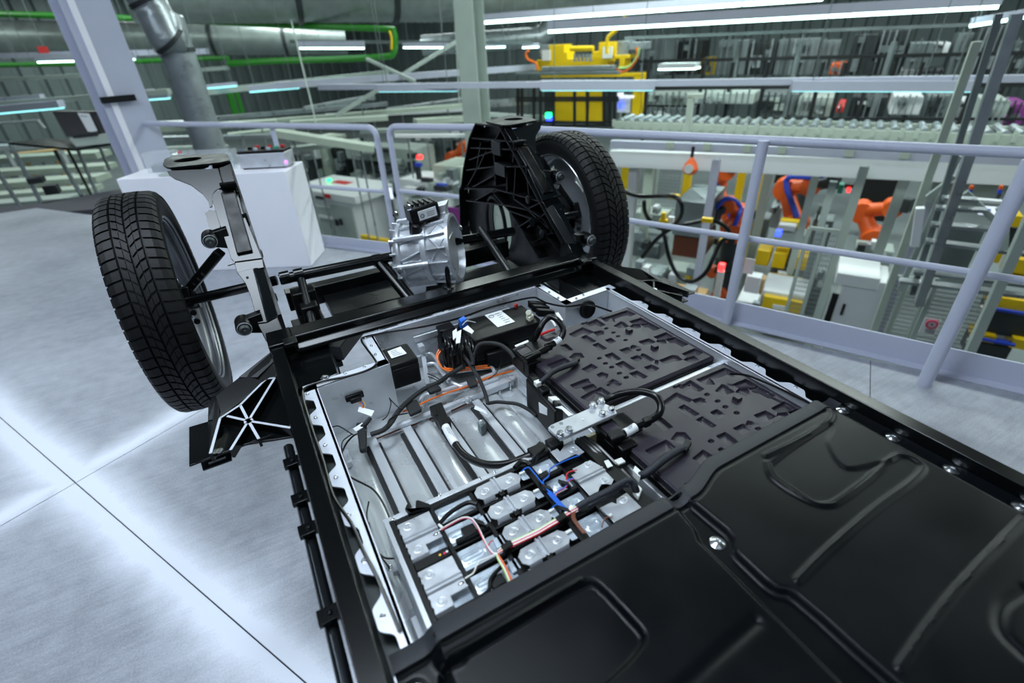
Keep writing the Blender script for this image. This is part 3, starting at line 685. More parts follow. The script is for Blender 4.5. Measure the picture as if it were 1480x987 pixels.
# scalloped flange
def flange(pairs, lobes, w0=0.036, w1=0.014, half=0.027):
    pass
def fl_run(a, b, lobes, wl, wn, half=0.015, n=None):     # inner edge a->b (tray on the left), lobes at distances
    a, b = Vector(a), Vector(b); L_ = (b - a).length; d = (b - a) / L_; nrm = Vector((d.y, -d.x, 0)); n = n or max(2, int(L_ / 0.004)); mb = MB(); vs = []; fs = []
    for i in range(n + 1):
        s = L_ * i / n; t = min([abs(s - q) for q in lobes] or [0.0])
        k = 1 - min(1, max(0, (t - half) / 0.022)); k = k * k * (3 - 2 * k)
        w = wn + (wl - wn) * k; p = a + d * s
        for q, z in ((p, ZF), (p + nrm * w, ZF), (p + nrm * w, ZF - 0.003), (p, ZF - 0.003)): vs.append((q.x, q.y, z))
    for i in range(n):
        for j in range(4): fs.append([i * 4 + j, i * 4 + (j + 1) % 4, i * 4 + 4 + (j + 1) % 4, i * 4 + 4 + j])
    return mb.add(vs, fs)
LB = [1.076 - 0.1035 * k for k in range(20)]
def fl(a, b, lobes, wl, wn): fl_run((*a, 0), (*b, 0), lobes, wl, wn).build('tray_flange', 'flange_aluminium', tr, ang=25)
fl((0.030, 1.110), (0.030, YB), [1.110 - y for y in LB], 0.036, 0.017)
fl((0.948, YB), (0.948, 1.14), [y - YB for y in [0.990 - 0.1008 * k for k in range(19)]], 0.034, 0.013)
fl((0.214, 1.096), (0.000, 1.087), [], 0.029, 0.029)
fl((0.218, 1.266), (0.212, 1.098), [], 0.030, 0.030)
fl((0.790, 1.270), (0.190, 1.265), [0.06, 0.19, 0.30, 0.41, 0.52], 0.030, 0.016)
fl((0.775, 1.118), (0.769, 1.296), [], 0.028, 0.028)
fl((0.980, 1.124), (0.775, 1.113), [], 0.030, 0.030)
def stud(p, r=0.0052, m='bolt_steel', name='flange_screw', par=tr):
    MB().lathe([(r * 1.3, 0), (r * 1.3, 0.0012), (r, 0.0014), (r * 0.9, 0.0042), (r * 0.5, 0.0048), (r * 0.4, 0.003), (0, 0.003)], p, (0, 0, 1), 12).build(name, m, par)
for y in LB[:7]: stud((0.005, y, ZF), 0.0035)
for y in [0.990 - 0.1008 * k for k in range(6)]: stud((0.976, y, ZF), 0.0034)
for u, v in ((537, 500), (543, 513), (527, 530), (499, 540), (528, 489), (548, 477), (595, 463), (640, 450), (662, 444), (682, 438), (722, 426), (759, 415), (783, 413), (794, 423), (807, 431), (833, 432), (843, 427)): stud(Q(u, v, ZF), 0.0036)
stud(Q(470, 546, ZF), 0.0085)
# inner rail along the far wall
MB().bar((0.33, 1.258, 0.752), (0.66, 1.262, 0.752), 0.006, 0.018).build('inner_rail', 'aluminium', tr, bevel=0.001)
MB().bx(0.335, 0.352, 1.232, 1.256, 0.715, 0.737).build('wall_block', 'aluminium', tr, bevel=0.002)
# wall mounted socket with its wires in the left corner
sk = MB().box((0.108, 1.088, 0.742), (0.046, 0.010, 0.016)).box((0.108, 1.080, 0.738), (0.028, 0.012, 0.014)).build('wall_socket', 'black_plastic', tr, bevel=0.002)
for i, m in enumerate(('wire_orange', 'wire_blue', 'wire_yellow')):
    MB().tube(spline([(0.112 + 0.004 * i, 1.078, 0.731), (0.118 + 0.004 * i, 1.070, 0.722), (0.116 + 0.002 * i, 1.062, 0.712)], 5), 0.0016, 6).build('socket_wire', m, sk)
# ---- black seal cord along the flange
pt = [(578, 912), (562, 874), (542, 828), (525, 796), (507, 755), (482, 717), (468, 668), (454, 628), (444, 596), (438, 573), (441, 561), (466, 551), (501, 544), (531, 535), (544, 526), (540, 517), (531, 505), (523, 493), (527, 487), (560, 480), (595, 475), (631, 468), (669, 458), (700, 447), (735, 437), (769, 430), (780, 433), (791, 438), (819, 443), (850, 440), (884, 450)]
c = MB().tube(spline(qs(pt, 0.8045), 5), 0.0030, 8).build('seal_cord', 'cable_black'); tag(c, 'thin black cord laid along the left and far flange of the tray', 'cord')
c = MB().tube(spline(qs([(1055, 540), (1078, 542), (1100, 550), (1130, 563), (1160, 577), (1172, 584)], 0.803), 5), 0.0026, 8).build('flange_cord', 'cable_black'); tag(c, 'thin black cord crossing the right flange beside the cover', 'cord')
# ---- cooling circuit
cc = thing('cooling_circuit', 'aluminium cooling pipes and flat bars lying on the tray floor', 'cooling pipes', (0.25, 0.85, ZB))
for i, x in enumerate((0.1125, 0.2035, 0.2985, 0.4025)):
    MB().bx(x - 0.0110, x + 0.0110, 0.42, 1.012, 0.6575, 0.662).build('cooling_bar', 'aluminium', cc, bevel=0.0008)
    MB().bx(x + 0.0112, x + 0.0172, 0.42, 0.985, ZB + 0.001, 0.657).build('foam_strip', 'tape_black', cc)
    MB().bx(x - 0.0212, x - 0.0114, 0.42, 0.990, ZB + 0.001, 0.654).build('foam_strip', 'tape_black', cc)
def pipe(px, z, r, name='cooling_pipe', m='aluminium', n=5): return MB().tube(spline(qs(px, z), n), r, 10).build(name, m, cc)
pipe([(552, 623), (585, 612), (622, 598), (652, 586), (692, 570)], 0.668, 0.0085, 'manifold')
pipe([(608, 590), (608, 580), (611, 573), (617, 570), (624, 569)], 0.676, 0.0058)
pipe([(603, 516), (614, 513), (622, 511), (629, 517), (640, 534), (651, 551), (661, 556), (668, 558), (678, 554)], 0.692, 0.0052)
pipe([(614, 527), (625, 525), (631, 528), (641, 542), (652, 556)], 0.685, 0.0048)
pipe([(640, 530), (649, 537), (661, 537), (687, 533.5), (708, 531), (713, 534), (715, 539)], 0.700, 0.0052)
pipe([(632, 566), (654, 560), (678, 553), (700, 545), (745, 529)], 0.690, 0.0058)
pipe([(636, 572), (660, 566), (682, 560), (720, 547)], 0.680, 0.0058)
MB().prism([q for q in (Q(609, 514, 0.70), Q(615, 513, 0.70), Q(621, 554, 0.685), Q(615, 556, 0.685))], (0, 0, 0.003)).build('flat_strap', 'aluminium', cc, bevel=0.0005)
MB().prism(qs([(679, 574), (743, 548), (744, 538), (700, 553)], 0.676), (0, 0, -0.020)).build('angle_bracket', 'aluminium', cc, bevel=0.001)
for k, (u, v) in enumerate(((676, 578), (641, 570), (633, 573))): MB().ball(Q(u, v, 0.678), 0.010, 10).build('pipe_fitting', 'aluminium', cc)
MB().bx(0.60, 0.94, 1.03, 1.05, ZB, 0.69).build('end_rail', 'aluminium', cc, bevel=0.001)
for u, v in ((723, 577), (738, 565), (693, 575)):
    p = Q(u, v, ZB); MB().cyl(p, p + Vector((0, 0, 0.030)), 0.0028, 8).lathe([(0.006, 0), (0.006, 0.004), (0.003, 0.004)], p, (0, 0, 1), 8).build('weld_stud', 'bolt_steel', cc)
# ---- orange high-voltage leads tied to the pipes
def lead(name, px, z, r, m, label, cat='cable', n=6, sides=8, group=None):
    pts = [Q(u, v, zz) for (u, v), zz in zip(px, z if isinstance(z, (list, tuple)) else [z] * len(px))]
    o = MB().tube(spline(pts, n), r, sides).build(name, m); return tag(o, label, cat, group)
ol = thing('orange_lead', 'pair of orange high-voltage leads looping from the dark connectors onto the pipe', 'cable', Q(650, 535, 0.705))
for d in (0, 3):
    MB().tube(spline([Q(u + d * 0.5, v + d, z) for (u, v), z in zip(((646, 502), (641, 498), (635, 505), (631, 514), (634, 524), (641, 531), (650, 533), (662, 533), (686, 530), (708, 528)), (.745, .745, .735, .725, .715, .710, .710, .710, .710, .708))], 6), 0.0026, 8).build('wire', 'wire_orange', ol)
for (u, v) in ((640, 531), (656, 533), (706, 529)): p = Q(u, v, 0.708); MB().cyl(p - Vector((0.002, 0, 0)), p + Vector((0.002, 0, 0)), 0.0085, 10).build('cable_tie', 'black_plastic', ol)
lead('orange_lead', [(582, 595), (600, 588), (618, 579), (640, 570), (676, 558), (700, 548), (718, 542), (741, 536)], 0.690, 0.0024, 'wire_orange', 'orange lead running along the near cooling pipe behind the fabric-wrapped harness')
for a, b in (((544, 634), (580, 619.5)), ((594, 615.5), (640, 598)), ((652, 594), (680, 581))):
    MB().bar(Q(*a, 0.650), Q(*b, 0.650), 0.002, 0.004).build('sealant_bead', 'wire_brown', cc)
# ---- taped wiring harness across the tray
hz = thing('taped_harness', 'black taped wiring harness branching over the silver cooling pipes', 'wiring harness', Q(630, 560, 0.70))
def hpart(px, z, r, name='branch', m='tape_black', n=6): 
    pts = [Q(u, v, zz) for (u, v), zz in zip(px, z if isinstance(z, (list, tuple)) else [z] * len(px))]
    return MB().tube(spline(pts, n), r, 10).build(name, m, hz)
hpart([(536, 628), (548, 624), (556, 620), (565, 611), (576, 594), (592, 578), (612, 563), (635, 552), (650, 541), (664, 533), (672, 527)], [.70, .702, .702, .702, .704, .706, .71, .712, .715, .72, .725], 0.0066, 'trunk')
hpart([(664, 500), (668, 512), (676, 522), (683, 532), (692, 546), (698, 560), (703, 574), (705, 584)], [.765, .755, .745, .735, .725, .71, .695, .685], 0.0052)
hpart([(705, 583), (718, 581), (732, 582), (748, 584), (764, 592), (776, 601)], [.685, .682, .68, .68, .685, .69], 0.0050)
hpart([(683, 528), (684, 515), (688, 504), (695, 497), (712, 496), (726, 500), (738, 510), (744, 518)], [.745, .76, .775, .785, .785, .785, .785, .78], 0.0058)
hpart([(664, 500), (663, 490), (660, 480)], [.765, .785, .795], 0.0060)
hpart([(684, 524), (680, 510), (674, 500)], [.75, .77, .785], 0.0055)
MB().prism(qs([(516, 617), (531, 616), (531, 655), (521, 657)], 0.688), (0, 0, 0.016)).build('tape_patch', 'tape_black', hz, bevel=0.005)
MB().prism(qs([(586, 588), (603, 581), (611, 596), (593, 604)], 0.690), (0, 0, 0.012)).build('tape_patch', 'tape_black', hz, bevel=0.004)
MB().prism(qs([(617, 565), (634, 559), (639, 566), (621, 572)], 0.700), (0, 0, 0.012)).build('tape_patch', 'tape_black', hz, bevel=0.004)
MB().prism(qs([(674, 552), (687, 548), (691, 559), (679, 563)], 0.697), (0, 0, 0.010)).build('tape_patch', 'tape_black', hz, bevel=0.003)
for pts in ([(560, 617), (562, 607), (572, 601), (590, 597), (570, 600)], [(563, 575), (565, 584), (560, 600), (553, 607)], [(563, 576), (575, 588), (582, 590)], [(509, 627), (496, 637), (494, 650), (498, 668)], [(480, 617), (490, 616), (505, 625), (512, 629)], [(618, 540), (630, 545), (640, 553)], [(619, 544), (632, 550), (636, 556)], [(724, 512), (723, 524), (718, 538), (706, 548)]):
    hpart(pts, 0.712, 0.0014, 'thin_wire', 'cable_black')
MB().tube(spline(qs([(530, 622), (512, 629), (500, 642), (493, 660), (496, 676), (506, 689), (527, 700), (540, 708), (552, 724), (563, 748), (571, 775)], 0.70), 6), 0.0022, 8).build('bowden_wire', 'cable_black', hz)
MB().tube(spline(qs([(533, 725), (530, 745), (535, 770), (545, 795), (556, 806), (571, 807)], 0.70), 6), 0.0018, 8).build('sensor_wire', 'cable_black', hz)
MB().tube(spline(qs([(533, 755), (538, 778), (548, 800), (559, 815), (563, 822)], 0.69), 6), 0.0018, 8).build('sensor_wire', 'cable_black', hz)
hpart([(535, 604), (529, 612), (521, 619)], [.715, .71, .70], 0.0058, 'branch', 'tape_black')
MB().prism([Q(519, 588, .715), Q(541, 594, .715), Q(537, 602, .715), Q(517, 595, .715)], (0, 0, 0.0012)).build('flag_label', 'label_white', hz)
MB().prism([Q(510, 620, .705), Q(524, 611, .708), Q(526, 617, .706), Q(515, 624, .703)], (0, 0, 0.0012)).build('flag_label', 'label_white', hz)
# ---- clips and small fittings in the tray corner
for (u, v, w) in ((494, 656, 0.02), (503, 668, 0.02)):
    p = Q(u, v, ZB); MB().box(p + Vector((0, 0, 0.012)), (w, 0.05, 0.02)).build('corner_gusset', 'aluminium', tr, bevel=0.002)
sb = MB().box(Q(574, 820, 0.665) , (0.022, 0.022, 0.014)).build('earth_block', 'aluminium', tr, bevel=0.002); stud(Q(563, 821, 0.675), 0.005, par=sb, name='earth_nut')
MB().bx(0.045, 0.068, 0.30, 0.515, ZB, 0.668).build('side_ledge', 'aluminium', tr, bevel=0.002)
# ---- black control unit in the left corner
cu = thing('control_unit', 'black plastic control unit with a white label hanging in the left tray corner', 'control unit', (0.25, 1.13, 0.70))
MB().bx(0.213, 0.291, 1.098, 1.192, 0.712, 0.790).build('housing', 'black_plastic', cu, bevel=0.006, seg=3)
MB().bx(0.217, 0.289, 1.094, 1.10, 0.765, 0.776).build('latch_ridge', 'black_plastic', cu, bevel=0.001)
lp = qs([(560, 508), (579, 501), (588, 511), (566, 518)], 0.7915); MB().prism(lp, (0, 0, 0.0006)).build('label', 'label_white', cu)
def print_lines(pl_, n, par, f0=0.15, f1=0.85, m='ink', jitter=True):
    a, b, c, d = pl_; mb = MB(); rnd = random.Random(len(D.objects))
    for i in range(n):
        t = (i + 1) / (n + 1); p0 = a.lerp(d, t); p1 = b.lerp(c, t); L_ = (p1 - p0); w = (d - a).length / (n + 1) * 0.22; e = f1 - (rnd.random() * 0.3 if jitter else 0)
        mb.bar(p0 + L_ * f0 + Vector((0, 0, 0.0008)), p0 + L_ * e + Vector((0, 0, 0.0008)), w, 0.0003)
    o = mb.build('print', m, par, smooth=False); o['kind'] = 'stuff'
print_lines(lp, 4, cu)
# ---- big black power unit along the far wall
pu = thing('power_unit', 'large flat black power unit with a white type label along the far tray wall', 'power unit', (0.57, 1.18, 0.66))
ZP = 0.775
MB().prism([(0.462, 1.115, ZP), (0.676, 1.107, ZP), (0.690, 1.120, ZP), (0.690, 1.235, ZP), (0.470, 1.245, ZP), (0.458, 1.22, ZP)], (0, 0, -0.045)).build('lid', 'black_plastic', pu, bevel=0.004, seg=3)
MB().bx(0.466, 0.684, 1.120, 1.24, 0.66, 0.728).build('housing', 'black_cast', pu, bevel=0.003)
lp = qs([(700.5, 455.7), (724, 448.6), (744.5, 465), (719.5, 473)], ZP + 0.001); MB().prism(lp, (0, 0, 0.0006)).build('type_label', 'label_white', pu)
print_lines([lp[1].lerp(lp[0], .55), lp[1], lp[2], lp[2].lerp(lp[3], .55)], 6, pu)
p = lp[0].lerp(lp[2], 0.3).lerp(lp[0], 0.25); MB().tube([p + Vector((0.008 * math.cos(t), 0.008 * math.sin(t), 0.0012)) for t in [k * math.pi / 8 for k in range(16)]], 0.0008, 5, True).build('round_emblem', 'ink', pu)
nb = MB().box(Q(766, 458, ZP + 0.008), (0.024, 0.022, 0.016), ax=(0.9, 0.4, 0)).cyl(Q(764, 452, ZP + 0.016), Q(764, 452, ZP + 0.028), 0.009, 12).build('nylon_plug', 'nylon', pu, bevel=0.002)
MB().box(Q(746, 441.5, ZP + 0.006), (0.010, 0.008, 0.012)).build('red_plug', 'red_plastic', pu, bevel=0.001)
for i, (u, v) in enumerate(((781, 446), (788, 452), (776, 441))):
    MB().box(Q(u, v, ZP + 0.012), (0.05, 0.018, 0.024), ax=(0.75, -0.66, 0)).build('plug_block', 'black_plastic', pu, bevel=0.002)
for u, v in ((690, 480), (700, 484), (712, 480)): MB().box(Q(u, v + 8, ZP - 0.02), (0.02, 0.03, 0.03)).build('mounting_ear', 'black_plastic', pu, bevel=0.002)
MB().tube(spline([Q(781, 484, .79), Q(790, 480, .80), Q(801, 476, .80)], 5), 0.0042, 8).build('red_lead', 'red_plastic', pu)
MB().tube(spline([Q(794, 461, .80), Q(799, 465, .805), Q(803, 472, .80)], 5), 0.0035, 8).build('white_lead', 'wire_white', pu)
MB().prism(qs([(803, 453), (807, 452), (814, 463), (809, 465)], .805), (0, 0, .002)).build('flag_label', 'label_white', pu)
MB().prism(qs([(744, 500), (763, 492), (764, 495), (746, 502)], .80), (0, 0, .002)).build('flag_label', 'label_white', pu)
# dark connector cluster left of it
cl = thing('connector_cluster', 'bundle of black plugs with white tags and one blue plug beside the power unit', 'connectors', Q(660, 500, 0.70))
for u, v, z, sx, sy, sz in ((645, 485, .735, .05, .05, .07), (655, 498, .73, .04, .05, .08), (648, 513, .715, .045, .04, .07), (672, 505, .735, .05, .04, .07), (662, 520, .71, .06, .04, .07), (684, 490, .745, .05, .035, .05), (700, 508, .72, .06, .03, .04), (720, 515, .70, .08, .03, .05), (690, 516, .70, .06, .03, .06)):
    MB().box(Q(u, v, z) , (sx, sy, sz), ax=(1, 0.15 * ((u * 7) % 5 - 2) * 0.3, 0)).build('plug', 'black_plastic', cl, bevel=0.004)
for k in range(9):
    u0, v0 = 640 + k * 5, 483 + (k % 3) * 4
    MB().tube(spline([Q(u0, v0, .79), Q(u0 + 4, v0 + 12, .78), Q(u0 + 2 + k % 4, v0 + 26, .755), Q(u0 + 6, v0 + 42, .72)], 5), 0.0030, 7).build('plug_wire', 'cable_black', cl)
MB().box(Q(669, 466, .795), (0.026, 0.022, 0.026), ax=(0.8, 0.4, 0)).build('blue_plug', 'wire_blue', cl, bevel=0.002)
MB().tube(spline([Q(668, 470, .805), Q(675, 464, .81), Q(687, 466, .80)], 6), 0.0016, 6).build('blue_plug_lead', 'aluminium', cl)
for pp in (((654, 480), (660, 475), (661, 487), (655, 492)), ((660, 481), (667, 477), (665, 496), (659, 497)), ((669, 476), (676, 471), (685, 479), (682, 483))):
    MB().prism(qs(pp, .805), (0, 0, 0.002)).build('tag_label', 'label_white', cl)
# vent disc and white plugs by the right step
vd = MB().lathe([(0.030, 0), (0.030, 0.006), (0.026, 0.008), (0.020, 0.006), (0.012, 0.006), (0.0, 0.008)], (0.855, 1.108, 0.765), (0, -1, 0.12), 28).build('vent_disc', 'black_plastic'); tag(vd, 'round black vent disc on the right step of the tray wall', 'vent')
# ---- covered battery modules
ZL = 0.787
R1 = thing('covered_module', 'battery module with a black embossed lid, farther of the two, beside the power unit', 'battery module', (0.74, 0.85, 0.65), 'covered battery modules')
X0, X1, Y0, Y1 = 0.541, 0.944, 0.686, 1.020
s8 = zl(840, 440, 7.4); s2 = zl(700, 400, 2.96); sg = []
for pl_ in (((210, 150), (490, 60), (585, 100)), ((345, 130), (365, 185)), ((345, 230), (420, 180), (450, 185), (515, 235), (560, 205), (630, 205), (720, 185), (850, 255)), ((510, 180), (640, 140), (720, 185)), ((775, 345), (910, 295), (985, 340)),
            ((610, 395), (725, 360), (800, 400), (820, 370), (900, 370), (1000, 345), (1150, 425)), ((1075, 525), (1215, 465), (1315, 510)), ((650, 520), (690, 530), (790, 590), (830, 595), (970, 540), (1030, 545), (1090, 590), (1140, 560), (1210, 545)),
            ((125, 295), (210, 275), (250, 290)), ((250, 380), (320, 355), (360, 380)), ((0, 345), (55, 325), (165, 390)), ((120, 430), (180, 405), (280, 468)), ((405, 485), (490, 455), (520, 460), (545, 430), (590, 440)), ((520, 570), (600, 540), (660, 560)),
            ((245, 540), (335, 510), (430, 580)), ((360, 635), (450, 600), (580, 685)), ((670, 670), (750, 640), (840, 680)), ((510, 735), (600, 705), (715, 770)), ((0, 690), (110, 630), (180, 670)), ((160, 750), (220, 720), (295, 745), (270, 800)), ((265, 865), (335, 795), (440, 850)), ((145, 905), (215, 880), (360, 980)), ((0, 810), (60, 790), (90, 800)), ((0, 885), (130, 845))):
    sg.append([Q(*s8(*p), ZL) for p in pl_])
for pl_ in (((265, 375), (345, 345), (385, 375)), ((360, 345), (385, 325), (415, 325), (430, 345)), ((350, 285), (380, 312)), ((365, 462), (420, 440)), ((410, 515), (470, 480), (540, 515)), ((360, 245), (420, 215), (470, 235)), ((430, 200), (480, 180), (520, 205))):
    sg.append([Q(*s2(*p), ZL) for p in pl_])
spots = [Q(*s8(*p), ZL) for p in ((145, 180), (225, 220), (270, 255), (345, 300), (395, 340), (475, 380), (615, 485), (195, 575), (260, 630), (410, 735), (325, 670), (480, 780), (20, 205), (60, 195))]
def smooth(t): t = np.clip(t, 0, 1); return t * t * (3 - 2 * t)
def seg_dist(X, Y, a, b):
    dx, dy = b.x - a.x, b.y - a.y; L2 = dx * dx + dy * dy; t = ((X - a.x) * dx + (Y - a.y) * dy) / L2
    tc = np.clip(t, 0, 1); d = np.hypot(X - a.x - tc * dx, Y - a.y - tc * dy); side = (X - a.x) * dy - (Y - a.y) * dx     # >0 right of a->b
    return d, side, t
nx, ny = 320, 266
gx = np.linspace(X0, X1, nx); gy = np.linspace(Y0, Y1, ny); GX, GY = np.meshgrid(gx, gy)
H = np.zeros_like(GX)
for pl_ in sg:
    for a, b in zip(pl_[:-1], pl_[1:]):
        d, side, t = seg_dist(GX, GY, a, b)
        L_ = (b - a).length; m_ = (side > -1e-9) & (t > -0.02) & (t < 1.02) & (d < 0.03)
        dep = -0.0062 * np.clip(1 - (d - 0.003) / 0.022, 0, 1) * smooth(side / L_ / 0.0022) * smooth(t * L_ / 0.002) * smooth((1 - t) * L_ / 0.002)
        H = np.where(m_, np.minimum(H, dep), H)
for p in spots:
    d = np.hypot(GX - p.x, (GY - p.y) * 1.4); H = np.minimum(H, -0.006 * smooth((0.0075 - d) / 0.003)); H = H + 0.004 * smooth((0.0035 - d) / 0.002) * (d < 0.004)
for p in (Q(*s8(510, 288), ZL), Q(*s8(787, 465), ZL)):
    H = np.where((abs(GX - p.x) < 0.0075) & (abs(GY - p.y) < 0.0075), 0.0085, H)
edge = np.minimum(np.minimum(GX - X0, X1 - GX), np.minimum(GY - Y0, Y1 - GY)); H = H - 0.004 * (1 - smooth(edge / 0.004))
vs = [(x, y, ZL + h) for x, y, h in zip(GX.ravel(), GY.ravel(), H.ravel())]
fs = [[j * nx + i, j * nx + i + 1, (j + 1) * nx + i + 1, (j + 1) * nx + i] for j in range(ny - 1) for i in range(nx - 1)]
rim_ = [j for j in range(nx)] + [(k * nx + nx - 1) for k in range(1, ny)] + [((ny - 1) * nx + i) for i in range(nx - 2, -1, -1)] + [k * nx for k in range(ny - 2, 0, -1)]
base = len(vs); vs += [(vs[i][0], vs[i][1], ZL - 0.016) for i in rim_]; nr = len(rim_)
fs += [[rim_[i], base + i, base + (i + 1) % nr, rim_[(i + 1) % nr]] for i in range(nr)]
MB().add(vs, fs).build('lid', 'lid_plastic', R1, ang=30)
MB().bx(X0 - 0.006, X1 - 0.004, Y0 - 0.004, Y1, ZL - 0.030, ZL - 0.014).build('lid_rim', 'black_plastic', R1, bevel=0.002)
MB().bx(X0 + 0.004, X1 - 0.01, Y0 + 0.006, Y1 - 0.006, ZB, ZL - 0.028).build('module_body', 'black_plastic', R1, bevel=0.002)
MB().bx(X0 - 0.006, X0 + 0.004, Y0 - 0.03, Y1 - 0.02, ZB + 0.006, ZL - 0.042).build('end_plate', 'aluminium', R1, bevel=0.001)
tb = MB().bx(0.519, 0.560, 0.905, 0.995, 0.742, 0.793).bx(0.560, 0.600, 0.935, 1.0, 0.77, 0.793).build('terminal_box', 'black_plastic', R1, bevel=0.003)
MB().bx(0.517, 0.5195, 0.93, 0.96, 0.755, 0.782).build('terminal_latch', 'black_plastic', tb, bevel=0.001)
MB().bx(0.524, 0.558, 0.93, 0.985, 0.793, 0.796).build('terminal_cap', 'lid_plastic', tb, bevel=0.001)
for x, y in ((0.60, 0.9), (0.66, 0.71), (0.9, 0.98)): pass
dl = Q(1063, 575.5, ZL) - Q(909, 479, ZL)
R2 = dup(R1, (0, -0.3655, 0), 'battery module with a black embossed lid, nearer of the two, partly under the cover')
# aluminium beam between the two modules
bm_ = thing('divider_beam', 'bright aluminium divider beam between the two black-lidded modules', 'beam', (0.83, 0.668, 0.65))
MB().bx(0.60, 0.955, 0.667, 0.679, ZB, 0.7705).build('beam_web', 'aluminium', bm_, bevel=0.001)
MB().bx(0.715, 0.95, 0.6785, 0.684, 0.735, 0.760).build('beam_plate', 'flange_aluminium', bm_, bevel=0.001)
MB().bx(0.62, 0.955, 0.652, 0.667, 0.755, 0.7705).build('beam_flange', 'aluminium', bm_, bevel=0.0015)
# cream module end plate below the mounting plate
MB().bx(0.470, 0.535, 0.622, 0.630, ZB, 0.775).build('cream_plate', 'foil_yellow', bm_, bevel=0.001)
# ---- BMS box on the side of the far module
bx_ = thing('monitoring_unit', 'narrow black cell monitoring box with a white label beside the bare tray floor', 'control unit', (0.50, 0.80, 0.66))
MB().prism([(0.497, 0.885, 0.77), (0.522, 0.888, 0.77), (0.515, 0.74, 0.77), (0.487, 0.735, 0.77)], (0, 0, -0.09)).build('housing', 'black_plastic', bx_, bevel=0.004)
MB().prism([(0.499, 0.88, 0.7705), (0.520, 0.884, 0.7705), (0.517, 0.80, 0.7705), (0.494, 0.80, 0.7705)], (0, 0, 0.012)).build('connector_head', 'black_plastic', bx_, bevel=0.003)
lp = [QX(u, v, 0.4895) for u, v in ((779, 581), (780, 596), (791, 600), (791, 590))]; MB().prism(lp, (-0.001, 0, 0)).build('side_label', 'label_white', bx_)
MB().box(Q(777, 554, .79), (0.014, 0.014, 0.012)).build('white_plug', 'connector_white', bx_, bevel=0.001)
MB().box(Q(801, 578, .775), (0.020, 0.018, 0.012), ax=(1, -0.5, 0)).build('white_plug', 'connector_white', bx_, bevel=0.002)
MB().tube(spline([Q(801, 580, .775), Q(803, 584, .778), Q(806, 590, .77)], 4), 0.005, 8).build('socket', 'black_plastic', bx_)
MB().prism([Q(803, 589, .785), Q(812, 587, .785), Q(828, 600, .78), Q(822, 602, .78), Q(812, 592, .782)], (0, 0, 0.0015)).build('flag_label', 'label_white', bx_)
# ---- bolted mounting plate
mp = thing('mounting_plate', 'grey metal plate with six hexagon bolts bridging the modules', 'plate', Q(840, 608, 0.80))
ZM = 0.812
cr = qs([(796, 614), (870, 582), (887, 588), (892, 597), (810, 634), (792, 618)], ZM)
MB().prism(cr, (0, 0, -0.008)).build('plate', 'plate_metal', mp, bevel=0.0012)
for u, v in ((856.6, 588), (868.7, 582), (870.7, 600), (882.8, 594), (809.7, 629.5), (822.4, 623.5)):
    p = Q(u, v, ZM); MB().lathe([(0.0085, 0), (0.0085, 0.0035), (0.0068, 0.0035), (0.0068, 0.0095), (0.0055, 0.011), (0.0048, 0.011), (0.004, 0.0095), (0, 0.0095)], p, (0, 0, 1), 6 if False else 14).build('plate_bolt', 'bolt_steel', mp, ang=30)
for u, v in ((798.4, 617), (811, 611.8)): MB().lathe([(0.0042, 0), (0.0042, 0.0006), (0.0022, 0.0007), (0, 0.0007)], Q(u, v, ZM), (0, 0, 1), 14).build('plate_hole', 'mid_machine', mp)
MB().lathe([(0.0025, 0), (0.002, 0.001), (0, 0.001)], Q(842, 606, ZM), (0, 0, 1), 10).build('centre_mark', 'label_white', mp)
# ---- thick high-voltage cables
def hv(name, label, px, z, r, sleeve, conn, cat='cable'):
    t = thing(name, label, cat, Q(*px[0], z[0])); pts = spline([Q(u, v, zz) for (u, v), zz in zip(px, z)], 8)
    MB().tube(pts, r, 14).build('sheath', 'cable_black', t)
    a, b = sleeve; s_ = pts[a:b + 1]; sl = MB().tube(s_, r * 1.18, 14).build('label_sleeve', 'label_white', t)
    mbp = MB(); dd = (s_[-1] - s_[0]).normalized()
    for k in range(3):
        o = Vector((0, 0, r * 1.2)) + dd.cross(Vector((0, 0, 1))) * (k - 1) * 0.003
        mbp.bar(s_[0] + (s_[-1] - s_[0]) * 0.2 + o, s_[0] + (s_[-1] - s_[0]) * (0.75 - 0.1 * k) + o, 0.0006, 0.0006)
    o = mbp.build('print', 'ink', sl, smooth=False); o['kind'] = 'stuff'
    return t, pts
t, p = hv('power_cable', 'thick black cable looping up from the farther module terminal, white sleeve', [(758, 519), (776, 511), (801, 496), (811, 488), (814, 476), (806, 463), (796, 458), (786, 465), (779, 478), (773, 489), (766, 496)], [.806, .808, .812, .818, .835, .855, .858, .85, .83, .80, .775], 0.0082, (16, 22), None)
MB().bar(p[0] + Vector((0.0, 0, -0.002)), p[9], 0.022, 0.016).build('plug', 'black_plastic', t, bevel=0.003)
MB().box(p[13], (0.020, 0.014, 0.018)).build('cable_clip', 'black_plastic', t, bevel=0.002)
t, p = hv('power_cable', 'thick black cable looping from the nearer module terminal to the mounting plate', [(880, 634), (903, 626), (921, 616), (942, 606), (953, 597), (955, 585), (948, 573), (933, 567), (915, 566), (898, 569), (886, 573), (872, 578)], [.806, .808, .812, .815, .82, .83, .84, .838, .83, .82, .81, .805], 0.0080, (8, 15), None)
MB().bar(p[0], p[7], 0.024, 0.016).build('plug', 'black_plastic', t, bevel=0.003)
MB().box(p[21], (0.018, 0.014, 0.018)).build('cable_clip', 'black_plastic', t, bevel=0.002)
t, p = hv('power_cable', 'thick black cable sweeping from the floor connector to the open cell module', [(643, 615), (651, 630), (660, 644), (672, 658), (690, 668), (710, 672), (735, 670), (757, 662), (776, 655)], [.712, .712, .715, .72, .73, .745, .76, .775, .782], 0.0085, (1, 15), None)
